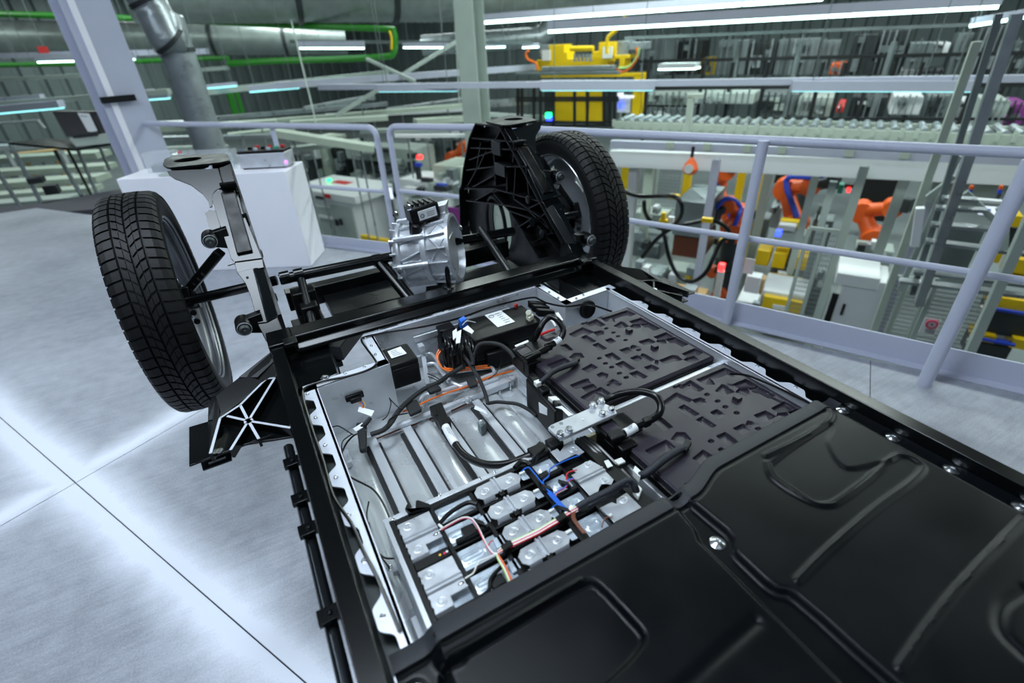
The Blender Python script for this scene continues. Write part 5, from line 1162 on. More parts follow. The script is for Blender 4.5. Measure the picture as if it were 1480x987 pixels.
pipeline('green_pipe', 'upper green pipe bending down near the middle of the hall', [(-40, 19), (120, 24), (300, 31), (420, 37), (555, 42), (569, 46), (571, 62), (568, 78), (555, 82), (480, 86), (400, 88), (330, 92)], 15, 4.2, 'green_pipe')
pipeline('green_pipe', 'lower green pipe crossing behind the white column on the left', [(-40, 95), (60, 93), (150, 91), (260, 86), (330, 84)], 16, 3.2, 'green_pipe')
pipeline('yellow_pipe', 'short yellow pipe beside the bend of the green pipe', [(563, 45), (566, 56), (566, 72)], 14.9, 1.6, 'yellow_paint')
boxthing('green_conduit', 'pair of bright green upright conduits on the corrugated wall', 'conduit', [('conduit', 'green_pipe', (333, 132, 341, 168, 24, 0.1, Vector((-HH.x, -HH.y, 0)))), ('conduit', 'green_pipe', (345, 132, 350, 168, 24, 0.1, Vector((-HH.x, -HH.y, 0))))])
boxthing('sign_plate', 'small red sign plate hanging on the duct at the far left', 'sign', [('plate', 'red_plastic', (55, 67, 70, 77, 15.5, 0.02, Vector((-HH.x, -HH.y, 0))))])
# ---- strip lights and cable trays
def level(u0, v0, u1, v1, d0, d1=None):
    a, b = PD(u0, v0, d0), PD(u1, v1, d1 or d0); return a, b
def hang(a, b, par):
    for t in (0.12, 0.88): p = Vector(a).lerp(b, t); MB().cyl(p, Vector((p.x, p.y, 6.4)), 0.007, 5).build('hanger_wire', 'mid_machine', par)
def tray(label, u0, v0, u1, v1, d0, d1, hpx, m='machine_grey', name='cable_tray', cat='cable tray'):
    a, b = level(u0, v0, u1, v1, d0, d1); h = pxr((a + b) / 2, hpx); o = MB().bar(a, b, h * 1.4, h).build(name, m); hang(a, b, o); return tag(o, label, cat)
def strip(label, u0, v0, u1, v1, d0, d1, hpx, tube='tube_light', body='rail_paint', seg=1, gpx=2.0):
    a, b = level(u0, v0, u1, v1, d0, d1); t = thing('strip_light', label, 'light', (a + b) / 2, 'strip lights of the hall'); m_ = (a + b) / 2; h = pxr(m_, hpx); g = pxr(m_, gpx)
    MB().bar(a + Vector((0, 0, h / 2 + g)), b + Vector((0, 0, h / 2 + g)), h * 1.5, h).build('housing', body, t)
    hang(a + Vector((0, 0, h + g)), b + Vector((0, 0, h + g)), t)
    for k in range(seg):
        p, q = a.lerp(b, (k + 0.01) / seg), a.lerp(b, (k + 0.985) / seg); MB().bar(p + Vector((0, 0, g / 2)), q + Vector((0, 0, g / 2)), h * 1.1, g).build('light_tube', tube, t)
    return t
tray('pale beam under the lower duct at the far left', -20, 81, 300, 74, 14, 14, 7, 'rail_paint')
tray('thin pale beam across the corrugated wall, upper left', -20, 116, 182, 106, 13, 13, 5); tray('pale beam crossing below the thin one, left', -20, 152, 245, 132, 12, 12, 7)
tray('pale beam between bent duct and middle column', 262, 103, 330, 98, 15, 15, 5); tray('pale tray rising to the right behind the cross brace', 300, 133, 560, 105, 14, 17, 7); tray('long pale tray below the green pipe bend', 398, 124, 775, 97, 13, 16, 8, 'rail_paint')
tray('slim tray above the middle strip lights', 420, 60, 770, 62, 15.5, 15.5, 4, 'mid_machine')
strip('strip light on the left edge beside the red sign', 57, 91, 195, 87, 13.8, 13.8, 9)
strip('lowest strip light on the left, in front of the ribbed wall', -20, 167, 92, 157, 11.8, 11.8, 9, 'tube_cyan'); strip('short strip light left above the lowest one', -10, 151, 64, 145, 12.6, 12.6, 6, 'tube_cyan')
strip('strip light just right of the white column', 194, 147, 246, 143, 12.2, 12.2, 6, 'tube_cyan'); strip('small strip light above it right of the white column', 190, 138, 224, 135, 14, 14, 4, 'tube_cyan')
strip('strip light right of the bent duct, upper', 300, 129, 343, 125, 14, 14, 4, 'tube_cyan'); strip('strip light right of the bent duct, lower', 362, 134, 433, 128, 13.6, 13.6, 7, 'tube_cyan')
strip('first of three bright strip lights left of the middle column', 434, 71, 527, 71, 15, 15, 8); strip('second of three bright strip lights left of the middle column', 583, 70, 648, 70, 15.3, 15.3, 5); strip('bright strip light just right of the middle column', 697, 70, 731, 69, 15.6, 15.6, 5)
strip('short strip light below the bright duct', 755, 70, 779, 69, 15.8, 15.8, 4)
strip('long uppermost strip light on the right', 697, 35, 1190, 1, 15, 12, 9, seg=5, gpx=4); strip('long second strip light on the right above the yellow hoist', 793, 48, 1440, 13, 12, 9.5, 12, seg=8, gpx=4)
strip('short greenish strip light at the top right corner', 1400, 40, 1500, 24, 10, 9.5, 8, seg=1, gpx=4)
tray('thin third tray on the right below the strip lights', 903, 55, 1420, 35, 14, 12, 4, 'mid_machine')
tray('long lilac light rail running level across the hall', 462, 126, 1500, 113, 10.5, 7.6, 8, 'rail_paint')
strip('light housing on the level rail left of the middle column', 548, 133, 662, 132, 10.2, 9.9, 9, 'tube_cyan', gpx=1); strip('light housing on the level rail before the yellow press', 782, 131, 946, 131, 9.3, 8.9, 12, 'tube_cyan', gpx=1.2); strip('light housing on the level rail at the right', 1142, 132, 1404, 133, 8.4, 7.8, 13, 'tube_cyan', gpx=1.2)
MB_ = MB().bar(PD(484, 168, 14), PD(660, 60, 15), 0.09, 0.09); tag(MB_.build('cross_brace', 'machine_grey'), 'pale cross brace rising to the right left of the middle column', 'brace')
tag(MB().bar(PD(530, 85, 14.6), PD(600, 118, 14), 0.08, 0.08).build('cross_brace', 'machine_grey'), 'short cross brace falling to the right below the green pipe', 'brace')
tag(MB().bar(PD(421, 30, 13), PD(457, 178, 11), 0.035, 0.035).build('hanger_rod', 'machine_grey'), 'thin hanger rod left of the cross brace', 'rod'); tag(MB().bar(PD(653, -60, 13), PD(664, 150, 12), 0.03, 0.03).build('hanger_rod', 'machine_grey'), 'thin hanger rod beside the middle column', 'rod')
# ---- yellow hoist and press behind its black fence
cY = 15; s5 = zl(740, 30, 5.195)
def yr(x0, y0, x1, y1, c=cY, dep=0.5): a, b = s5(x0, y0), s5(x1, y1); return (a[0], a[1], b[0], b[1], c, dep)
ho = boxthing('yellow_hoist', 'bright yellow lifting traverse with grey cylinders above the press', 'hoist', [('beam', 'yellow_paint', yr(190, 285, 720, 345)), ('beam', 'yellow_paint', yr(715, 258, 885, 285)), ('winch', 'yellow_paint', yr(280, 180, 392, 295)), ('winch', 'yellow_paint', yr(650, 160, 776, 305)), ('bracket', 'yellow_paint', yr(385, 235, 415, 295)), ('bracket', 'yellow_paint', yr(600, 230, 655, 300)), ('leg', 'yellow_paint', yr(805, 280, 845, 345)), ('leg', 'yellow_paint', yr(180, 300, 220, 375)),
    ('switch_box', 'galvanised', yr(205, 180, 272, 270, cY + .1)), ('switch_box', 'galvanised', yr(785, 150, 878, 262, cY + .1)), ('switch_box', 'galvanised', yr(880, 160, 1000, 215)), ('plate', 'connector_white', yr(225, 220, 285, 298, cY - .06, .05)), ('plate', 'connector_white', yr(680, 195, 752, 282, cY - .06, .05)), ('rail', 'galvanised', yr(220, 340, 765, 372, cY - .5, .2)), ('rail', 'mid_machine', yr(20, 385, 800, 408, cY - .6, .2))])
p, q = QN(*s5(440, 210), cY - .2), QN(*s5(612, 208), cY - .2); MB().cyl(p, q, pxr(p, 3.6), 12).build('roller', 'yellow_paint', ho)
for k in range(5): p = QN(*s5(475 + 28 * k, 250), cY - .3); MB().cyl(p, QN(*s5(470 + 30 * k, 305), cY - .3), pxr(p, 2.2), 8).build('cylinder', 'galvanised', ho)
for i, pp in enumerate((((190, 370), (180, 320), (120, 290), (105, 250), (125, 225)), ((935, 200), (940, 270), (890, 350), (830, 385), (790, 360)), ((955, 205), (935, 280), (880, 345), (800, 355)))):
    MB().tube(spline([QN(*s5(*p), cY - .4) for p in pp], 5), 0.035, 6).build('cable', ('wire_orange', 'wire_orange', 'wire_green')[i], ho)
MB().tube(spline([QN(*s5(*p), cY - .4) for p in ((715, 250), (715, 150), (735, 110), (785, 68), (835, -5), (850, -30))], 5), pxr(QN(*s5(715, 190), cY), 2.6), 8).build('feed_hose', 'yellow_paint', ho)
pr_ = boxthing('yellow_press', 'yellow press body behind a black safety fence', 'press', [('crossbeam', 'yellow_paint', yr(215, 400, 975, 424, cY + 1)), ('panel', 'yellow_paint', yr(325, 515, 466, 752, cY + 1, .1)), ('panel', 'yellow_paint', yr(478, 515, 566, 752, cY + 1, .1)), ('panel', 'yellow_paint', yr(580, 515, 684, 756, cY + 1, .1)), ('column', 'yellow_paint', yr(905, 400, 962, 745, cY + 1)), ('frame', 'dark_machine', yr(240, 500, 700, 770, cY + 1.2, .6))])
fe = thing('safety_fence', 'black mesh safety fence in front of the yellow press', 'fence', base_of(750, 120, 960, 186, 14))
for x in (45, 75, 165, 215, 310, 470, 565, 690, 735, 770): a, b = s5(x, 480), s5(x, 790); MB().bar(QN(*a, 14), QN(*b, 14), 0.07, 0.07).build('post', 'fence_black', fe)
for y in (485, 580, 600, 765, 790): a, b = s5(30, y), s5(800, y - 4); MB().bar(QN(*a, 14), QN(*b, 14), 0.05, 0.06).build('rail', 'fence_black', fe)
MB().box(QN(*s5(275, 710), 13.9), (0.16, 0.1, 0.14), ax=HH, ay=HN).build('signal_lamp', 'lamp_green', fe); MB().box(QN(*s5(280, 735), 13.9), (0.14, 0.1, 0.1), ax=HH, ay=HN).build('signal_lamp', 'lamp_blue', fe)
boxthing('control_screen', 'small glowing white control screen right of the yellow press', 'screen', [('housing', 'cabinet_white', yr(790, 560, 885, 690, 16, .3)), ('display', 'screen_white', yr(792, 540, 832, 580, 15.9, .05)), ('display', 'lamp_blue', yr(798, 622, 822, 650, 15.9, .05)), ('bar', 'screen_white', yr(840, 562, 910, 580, 15.9, .05))])
# ---- far machinery behind (upper right)
rn = random.Random(3)
FAR = [(905, 58, 960, 108, 'mid_machine', 'grey-brown machine block right of the hoist'), (962, 60, 1012, 108, 'dark_machine', 'dark machine block behind the hanging lamp'), (1014, 84, 1034, 108, 'yellow_paint', 'small yellow box in the far machinery'), (1036, 58, 1078, 108, 'mid_machine', 'grey machine block left of the tall dark one'), (1080, 62, 1120, 108, 'dark_machine', 'tall dark machine block below the strip lights'), (1122, 56, 1180, 108, 'mid_machine', 'wide grey machine block below the strip lights'), (1182, 58, 1210, 108, 'mid_machine', 'narrow grey machine block beside the dark cage'), (1200, 92, 1226, 108, 'robot_orange', 'small orange drum in the dark cage'), (1228, 50, 1262, 108, 'dark_machine', 'dark cage block with upright bars'), (1264, 44, 1310, 108, 'dark_machine', 'second dark cage block with upright bars'), (1312, 62, 1345, 100, 'mid_machine', 'grey block with white machine parts before it'), (1330, 62, 1372, 78, 'cabinet_white', 'bright white machine head on the far right'), (1300, 100, 1370, 110, 'cabinet_white', 'row of low white boxes on the far right'), (1376, 48, 1400, 110, 'mid_machine', 'grey machine block behind the stair'), (1402, 40, 1446, 110, 'dark_machine', 'dark machine block behind the stair'), (1448, 60, 1500, 110, 'mid_machine', 'grey cabinet at the right edge'),
       (930, 136, 1000, 152, 'machine_grey', 'pale machine roof right of the press'), (1004, 134, 1090, 150, 'machine_grey', 'long pale machine roof behind the conveyor'), (1094, 136, 1150, 166, 'mid_machine', 'grey machine body behind the conveyor'), (1152, 140, 1205, 168, 'machine_grey', 'pale machine body with red box behind the conveyor'), (1209, 153, 1219, 163, 'red_plastic', 'small red box behind the conveyor'), (1228, 140, 1280, 170, 'dark_machine', 'dark machine body behind the conveyor'), (1288, 140, 1332, 166, 'cabinet_white', 'white panel machine behind the conveyor'), (1336, 138, 1380, 172, 'mid_machine', 'grey machine body left of the stair'), (1388, 148, 1412, 180, 'cabinet_white', 'white notice board behind the stair'), (1416, 146, 1455, 182, 'machine_grey', 'pale machine body behind the stair'), (1456, 150, 1482, 182, 'purple_panel', 'purple lit machine window at the right edge'), (895, 150, 930, 172, 'machine_grey', 'pale machine left end behind the conveyor'), (934, 155, 1000, 172, 'galvanised', 'grey sheet metal unit behind the conveyor')]
for i, (u0, v0, u1, v1, m, lb) in enumerate(FAR):
    c = (24 if v0 < 112 else 17) + rn.uniform(-1.5, 1.5); t = thing('machine_block', lb, 'machine', base_of(u0, v0, u1, v1, c), 'far machinery on the right')
    nb(MB(), u0, v0, u1, v1, c, 1.5).build('body', m, t, bevel=0.02)
    for k in range(rn.randint(2, 4)):
        w, h = (u1 - u0), (v1 - v0); a = u0 + rn.uniform(0.05, 0.6) * w; b = v0 + rn.uniform(0.05, 0.6) * h
        nb(MB(), a, b, a + w * rn.uniform(0.12, 0.35), b + h * rn.uniform(0.1, 0.4), c - 0.15, 0.14).build('panel', rn.choice(['dark_machine', 'mid_machine', 'mid_machine', 'galvanised'] if v0 < 112 else ['dark_machine', 'mid_machine', 'machine_grey', 'galvanised', 'cabinet_white']), t)
    for k in range(int((u1 - u0) / 9)): a = u0 + (k + .5) * 9; nb(MB(), a, v0 - rn.uniform(0, 6), a + 2, v1, c - .2, .1).build('upright', rn.choice(['dark_machine', 'mid_machine', 'galvanised', 'mid_machine']), t)
f2 = thing('safety_fence', 'dark walkway railing with tall posts in the far machinery', 'fence', base_of(930, 80, 1480, 110, 20))
MB().bar(QN(925, 89, 20), QN(1500, 76, 20), 0.08, 0.10).build('rail', 'fence_black', f2); MB().bar(QN(925, 128, 16), QN(1500, 122, 16), 0.08, 0.09).build('rail', 'fence_black', f2); MB().bar(QN(925, 171, 16), QN(1500, 172, 16), 0.06, 0.06).build('rail', 'fence_black', f2)
for u in (938, 975, 1018, 1060, 1110, 1155, 1190, 1222, 1262, 1295, 1335, 1420, 1465): a = QN(u, 90, 20 if u % 2 else 16); MB().bar(a, Vector((a.x, a.y, a.z - 2.4)), 0.07, 0.07).build('post', 'fence_black', f2)
for u in (1060, 1150, 1285): a = QN(u + 8, 60, 17); tag(MB().bar(a, Vector((a.x, a.y, a.z - 2.6)), 0.10, 0.10).build('upright_beam', 'mid_machine'), {1060: 'grey upright beam below the strip lights, left', 1150: 'grey upright beam below the strip lights, middle', 1285: 'grey upright beam below the strip lights, right'}[u], 'beam')
hl = thing('hanging_lamp', 'white flat lamp hanging right of the yellow hoist', 'lamp', PD(975, 95, 13)); nb(MB(), 951, 92, 1004, 99, 13, 0.5).build('housing', 'cabinet_white', hl); nb(MB(), 951, 99, 1004, 101, 13, 0.5).build('light_tube', 'tube_light', hl)
boxthing('pale_bracket', 'pale angled bracket frame standing on the conveyor', 'frame', [('post', 'machine_green_grey', (990, 140, 998, 208, 8.6, .1)), ('arm', 'machine_green_grey', (992, 136, 1014, 142, 8.6, .1))])
# ---- roller conveyor and its white frame
cv_ = thing('roller_conveyor', 'pale green roller conveyor crossing behind the railing on the right', 'conveyor', QN(1190, 195, 9)); cN = 9.2
ca_, cb_ = QN(888, 180, cN), QN(1520, 196, cN); ca_.z = cb_.z = (ca_.z + cb_.z) / 2 
for o, m in ((0, 'machine_green_grey'), (0.75, 'machine_green_grey')): MB().bar(ca_ + HN * o - Vector((0, 0, 0.06)), cb_ + HN * o - Vector((0, 0, 0.06)), 0.06, 0.17).build('side_frame', m, cv_)
nR = 34
for k in range(nR): p = ca_.lerp(cb_, (k + 0.5) / nR); MB().cyl(p + HN * 0.03 + Vector((0, 0, 0.02)), p + HN * 0.72 + Vector((0, 0, 0.02)), 0.05, 10).build('roller', 'galvanised', cv_)
for k in range(nR): p = ca_.lerp(cb_, k / nR); MB().box(p - HN * 0.03 + Vector((0, 0, 0.0)), (0.05, 0.04, 0.12), ax=HH, ay=HN).build('roller_cap', 'machine_green_grey', cv_)
wb = thing('white_gantry', 'white gantry beam with pale posts carrying the robot cell', 'gantry', QN(1190, 235, 8.6))
ga, gb = QN(884, 228, 8.6), QN(1520, 252, 8.6); MB().bar(ga, gb, 0.2, 0.26).build('beam', 'cabinet_white', wb); MB().bar(QN(884, 208, 8.3), QN(1520, 232, 8.3), 0.12, 0.12).build('beam', 'rail_paint', wb); MB().bar(QN(884, 216, 8.8), QN(1520, 240, 8.8), 0.3, 0.06).build('beam', 'galvanised', wb)
for u in (968, 1022, 1080, 1130, 1228, 1308): MB().box(QN(u, 207 + (u - 884) * 0.0378, 8.2), (0.10, 0.08, 0.10), ax=HH, ay=HN).build('clamp', 'machine_green_grey', wb)
for (u, v, c, w, m) in ((918, 232, 8.8, .15, 'cabinet_white'), (940, 235, 9.6, .15, 'machine_green_grey'), (884, 225, 8.7, .14, 'rail_paint'), (1036, 230, 8.3, .11, 'rail_paint'), (1250, 240, 8.4, .11, 'machine_grey'), (1205, 262, 9.6, .11, 'machine_grey'), (1318, 230, 8.6, .12, 'machine_grey'), (1112, 250, 10.5, .15, 'machine_grey'), (1180, 250, 10, .12, 'machine_grey'), (1365, 240, 9.2, .10, 'rail_paint')):
    a = QN(u, v, c); MB().bar(Vector((a.x, a.y, -3.2)), a, w, w, up=HN).build('post', m, wb)
for (u, v, c, lb) in ((907, 226, 10.5, 'yellow upright post beside the right wheel'), (1100, 240, 12, 'yellow upright post behind the railing post'), (1076, 234, 13, 'thin yellow post in the robot cell'), (997, 236, 12, 'yellow post below the orange balancer')):
    a = QN(u, v, c); tag(MB().bar(Vector((a.x, a.y, -3.2)), a, .16, .16, up=HN).build('yellow_post', 'yellow_paint'), lb, 'post')
# ---- orange welding robots
def robot(label, px, c, r=0.17, hose=True):
    r *= 0.72
    P = [QN(u, v, c + 0.25 * math.sin(i * 1.7)) for i, (u, v) in enumerate(px)]; t = thing('welding_robot', label, 'robot', P[0], 'orange robots of the cell')
    MB().cyl(Vector((P[0].x, P[0].y, -3.2)), P[0], r * 1.3, 14).build('base', 'dark_machine', t)
    for i, (a, b) in enumerate(zip(P[:-1], P[1:])): k = 1 - 0.13 * i; MB().tube([a, a.lerp(b, .5), b], [r * k, r * k * 0.8, r * k * 0.75], 12).build('arm', 'dark_machine' if i == len(P) - 2 else 'robot_orange', t)
    for i, p in enumerate(P[:-1]): k = 1 - 0.13 * i; MB().cyl(p - HN * r * k * 1.2, p + HN * r * k * 1.2, r * k * 1.25, 14).build('joint', 'robot_orange', t)
    MB().box(P[-1], (r, r, r * 1.4)).build('gripper', 'dark_machine', t, bevel=0.02)
    if hose: MB().tube(spline([p + Vector((0, 0, r * 1.1)) - HN * r * 1.2 for p in P], 5), r * 0.28, 7).build('hose', 'blue_plastic', t)
    return t
robot('orange robot in the middle of the cell with its arm bent to the right', [(1150, 325), (1135, 272), (1172, 268), (1205, 262)], 11, .26)
robot('orange robot behind the grey hopper', [(1058, 325), (1036, 270), (1052, 248), (1062, 240)], 11.5, .24)
robot('orange robot with blue hose beside the railing post', [(1062, 335), (1070, 308), (1052, 296), (1035, 310)], 9.4, .2)
robot('dark shaded orange robot at the right of the cell', [(1262, 345), (1245, 305), (1290, 300), (1310, 296)], 12, .26, False)
robot('low orange robot behind the red signal post', [(1040, 425), (1052, 402), (1030, 392), (1058, 385)], 9.2, .15, False)
robot('orange robot left of the right strut tower', [(664, 260), (655, 228), (672, 212), (690, 205)], 13, .26, False)
robot('orange robot at the back under the gantry beam', [(1165, 262), (1155, 244), (1180, 243), (1195, 246)], 15, .2, False)
nb_ = thing('balancer', 'pear-shaped orange tool balancer hanging from the gantry', 'balancer', QN(998, 245, 8.2)); p = QN(998, 242, 8.2); rr_ = pxr(p, 11)
MB().lathe([(0.0, -rr_), (rr_ * .75, -rr_ * .75), (rr_, -rr_ * .2), (rr_ * .75, rr_ * .5), (rr_ * .3, rr_ * 1.1), (rr_ * .12, rr_ * 1.4)], p, (0, 0, 1), 16).build('body', 'robot_orange', nb_); MB().cyl(p + Vector((0, 0, rr_ * 1.3)), p + Vector((0, 0, rr_ * 2.6)), 0.025, 6).build('cable', 'cable_black', nb_); MB().lathe([(0.07, 0), (0.07, 0.02), (0, 0.02)], p - HN * rr_ * .9, -HN, 10).build('badge', 'connector_white', nb_)
# hopper
hp = thing('hopper', 'grey sheet metal hopper with pointed roof in the robot cell', 'hopper', base_of(974, 292, 1022, 370, 8.4)); p, w, h, r = rect(974, 292, 1022, 342, 8.4)
MB().box(p + HN * .6, (w, 1.2, h), ax=r, ay=HN).build('body', 'mid_machine', hp); tp = p + Vector((0, 0, h / 2)); ap = QN(1000, 271, 8.9)
MB().add([tp - r * w / 2, tp + r * w / 2, tp + r * w / 2 + HN * 1.2, tp - r * w / 2 + HN * 1.2, ap], [[0, 1, 4], [1, 2, 4], [2, 3, 4], [3, 0, 4], [3, 2, 1, 0]]).build('roof', 'galvanised', hp, smooth=False)
nb(MB(), 972, 342, 1018, 372, 8.5, .8).build('foot', 'wire_brown', hp)
# hose loop
def hose(name, label, px, c, rpx, m='cable_black'):
    pts = [QN(u, v, c + .1 * math.sin(i)) for i, (u, v) in enumerate(px)]; return tag(MB().tube(spline(pts, 6), pxr(pts[0], rpx), 8).build(name, m), label, 'hose')
hose('black_hose', 'black hose looping in front of the hopper', [(896, 272), (910, 280), (930, 284), (955, 283), (975, 284), (985, 295), (984, 312), (972, 326), (955, 330), (940, 320), (932, 305), (931, 290)], 6.0, 3.0)
hose('black_hose', 'black hose hanging in a wide loop below the hopper', [(958, 330), (962, 350), (968, 375), (980, 398), (1000, 407), (1020, 394), (1032, 370), (1042, 350), (1055, 340), (1045, 325), (1025, 318), (1000, 322), (975, 328), (950, 345), (928, 372)], 6.2, 3.0)
for u, v, lb in ((975, 284, 'yellow hose clamp at the top of the hose loop'), (1022, 318, 'yellow hose clamp right of the hopper')): tag(MB().box(QN(u, v, 6.0), (0.12, 0.06, 0.05), ax=HH, ay=HN).build('hose_clamp', 'yellow_paint'), lb, 'clamp')
boxthing('yellow_valve', 'small yellow valve unit inside the hose loop', 'valve', [('body', 'yellow_paint', (952, 318, 964, 328, 6.1, .08)), ('head', 'yellow_paint', (955, 308, 961, 318, 6.1, .06)), ('fitting', 'cabinet_white', (965, 314, 973, 322, 6.15, .06))])
# ---- cell furniture
wc = boxthing('switch_cabinet', 'white switch cabinet with black side strip behind the right railing', 'cabinet', [('housing', 'cabinet_white', (1202, 402, 1266, 520, 7.0, .6)), ('roof', 'cabinet_white', (1206, 398, 1272, 416, 6.97, .66)), ('display_strip', 'rubber_groove', (1196, 424, 1206, 470, 6.98, .03)), ('door_handle', 'rubber_groove', (1216, 440, 1220, 456, 6.97, .04)), ('base', 'cabinet_white', (1191, 490, 1258, 510, 6.97, .66)), ('vent', 'rubber_groove', (1216, 397, 1252, 400, 7.1, .3))])
for u0, v0, u1, v1, c, lb in ((1104, 412, 1160, 425, 9.2, 'upper yellow crate on the cell table'), (1100, 432, 1158, 456, 8.6, 'lower yellow crate with white marking'), (1092, 362, 1112, 384, 10, 'left yellow bin on the back shelf'), (1116, 366, 1136, 388, 10, 'middle yellow bin on the back shelf'), (1142, 372, 1170, 390, 10, 'right yellow bin on the back shelf')):
    t = boxthing('yellow_crate', lb, 'crate', [('body', 'yellow_paint', (u0, v0, u1, v1, c, .5))], 'yellow crates in the robot cell')
    if v0 == 432: nb(MB(), 1116, 442, 1138, 448, c - .03, .02).build('marking', 'label_white', t)
boxthing('cell_table', 'pale table top between the yellow crates', 'table', [('top', 'cabinet_white', (1098, 424, 1166, 432, 8.7, .8)), ('front', 'machine_grey', (1100, 456, 1160, 480, 8.7, .6))])
boxthing('paper_sheet', 'upper white paper sheet pinned behind the railing post', 'paper', [('sheet', 'label_white', (1075, 374, 1090, 396, 7.2, .01))]); boxthing('paper_box', 'lower white box with paper behind the railing post', 'box', [('front', 'label_white', (1076, 400, 1098, 424, 7.2, .2)), ('side', 'wood', (1098, 404, 1103, 426, 7.3, .2))])
boxthing('work_table', 'white work table with black phone behind the railing post', 'table', [('top', 'cabinet_white', (1062, 436, 1092, 458, 7.4, .6)), ('phone', 'rubber_groove', (1066, 444, 1078, 449, 7.35, .04)), ('bottle', 'galvanised', (1086, 438, 1096, 455, 7.3, .1))])
sp = boxthing('signal_post', 'white post with a red signal lamp behind the right railing', 'signal', [('post', 'cabinet_white', (1032, 392, 1041, 445, 7.0, .1)), ('lamp', 'lamp_red', (1038, 383, 1046, 391, 7.0, .1))])
boxthing('blue_lamp', 'glowing blue lamp under the middle robot', 'lamp', [('lamp', 'lamp_blue', (1121, 334, 1129, 342, 9, .1))])
boxthing('yellow_tool', 'yellow tool plate below the middle robot arm', 'tool', [('plate', 'yellow_paint', (1126, 320, 1160, 330, 10.2, .2)), ('frame', 'cabinet_white', (1124, 326, 1150, 334, 10, .2)), ('foot', 'machine_grey', (1118, 338, 1170, 352, 10, .4))])
boxthing('beige_bench', 'bench with beige plate and metal fittings just beyond the kerb', 'bench', [('top', 'wood', (962, 432, 1012, 448, 6.6, .5)), ('fitting', 'galvanised', (985, 418, 1004, 436, 6.7, .2)), ('red_knob', 'red_plastic', (984, 418, 990, 426, 6.6, .05)), ('block', 'wood', (992, 438, 1030, 448, 6.5, .3))])
boxthing('teal_unit', 'teal camera unit with red lamp at the right of the cell', 'camera', [('body', 'teal_plastic', (1211, 267, 1219, 280, 9.6, .2)), ('lamp', 'lamp_red', (1224, 273, 1229, 278, 9.6, .1)), ('arm', 'dark_machine', (1219, 266, 1234, 272, 9.7, .2))])
boxthing('dark_window', 'black opening in the wall behind the robot cell', 'window', [('opening', 'rubber_groove', (1240, 258, 1300, 320, 15, .3)), ('opening', 'rubber_groove', (1120, 246, 1190, 268, 16, .3))])
CELL = [(915, 300, 960, 330, 10, 'machine_grey', 'pale machine foot left of the hopper'), (905, 336, 955, 372, 9.5, 'mid_machine', 'grey valve rack behind the right wheel'), (912, 380, 955, 425, 8.5, 'galvanised', 'metal fixture low beside the right wheel'), (960, 380, 1005, 420, 9, 'machine_grey', 'pale fixture below the hose loop'), (1030, 345, 1070, 375, 10, 'machine_grey', 'pale drive unit below the railing bar'), (1170, 300, 1200, 360, 11, 'mid_machine', 'grey tool rack right of the middle robot'), (1210, 380, 1250, 398, 9.5, 'cabinet_white', 'white housing behind the switch cabinet'), (1232, 350, 1290, 385, 11, 'machine_grey', 'pale steps behind the switch cabinet'), (1110, 395, 1160, 412, 10, 'mid_machine', 'grey shelf between the yellow bins and crates'), (1165, 395, 1195, 460, 9, 'mid_machine', 'grey fixture left of the switch cabinet'), (1110, 285, 1128, 330, 12, 'galvanised', 'grey gun rack left of the middle robot'), (1085, 300, 1108, 352, 11, 'mid_machine', 'grey rack behind the railing post')]
for i, (u0, v0, u1, v1, c, m, lb) in enumerate(CELL):
    t = thing('cell_fixture', lb, 'machine', base_of(u0, v0, u1, v1, c), 'fixtures of the robot cell'); w, h = u1 - u0, v1 - v0
    nb(MB(), u0, v0 + h * .3, u1, v1, c, .5).build('body', m, t, bevel=.02)
    for k in range(4):
        a = u0 + rn.uniform(0, .75) * w; b = v0 + rn.uniform(-.1, .6) * h; nb(MB(), a, b, a + w * rn.uniform(.1, .3), b + h * rn.uniform(.15, .4), c - .2, .18).build('fitting', rn.choice(['galvanised', 'dark_machine', 'cabinet_white', 'mid_machine', 'yellow_paint' if k == 3 else 'galvanised']), t)
# mesh fences of the cell: uprights with thin wires
def mesh(label, u0, v0, u1, v1, c, nx_, ny_, m='mesh_wire'):
    t = thing('mesh_fence', label, 'fence', base_of(u0, v0, u1, v1, c), 'mesh fences'); p, w, h, r = rect(u0, v0, u1, v1, c)
    for s in (-1, 0, 1): MB().box(p + r * s * w / 2, (.05, .05, h), ax=r, ay=HN).build('post', 'machine_grey', t)
    for s in (-1, 1): MB().box(p + Vector((0, 0, s * h / 2)), (w, .04, .05), ax=r, ay=HN).build('rail', 'machine_grey', t)
    mb = MB()
    for k in range(1, nx_): mb.box(p + r * (k / nx_ - .5) * w, (.008, .008, h), ax=r, ay=HN)
    for k in range(1, ny_): mb.box(p + Vector((0, 0, (k / ny_ - .5) * h)), (w, .008, .008), ax=r, ay=HN)
    o = mb.build('wire_mesh', m, t, smooth=False); o['kind'] = 'stuff'
mesh('mesh fence right of the switch cabinet', 1262, 400, 1330, 500, 7.6, 24, 16); mesh('mesh fence below the stair with the round warning sign', 1330, 405, 1425, 520, 7.0, 28, 18); mesh('mesh fence between the crates and the switch cabinet', 1150, 330, 1200, 470, 8.4, 14, 20); mesh('mesh fence at the back of the robot cell', 915, 235, 985, 300, 12, 18, 14)
sg_ = boxthing('warning_sign', 'white warning sign with a red ring on the mesh fence', 'sign', [('plate', 'label_white', (1332, 460, 1356, 484, 6.95, .01))])
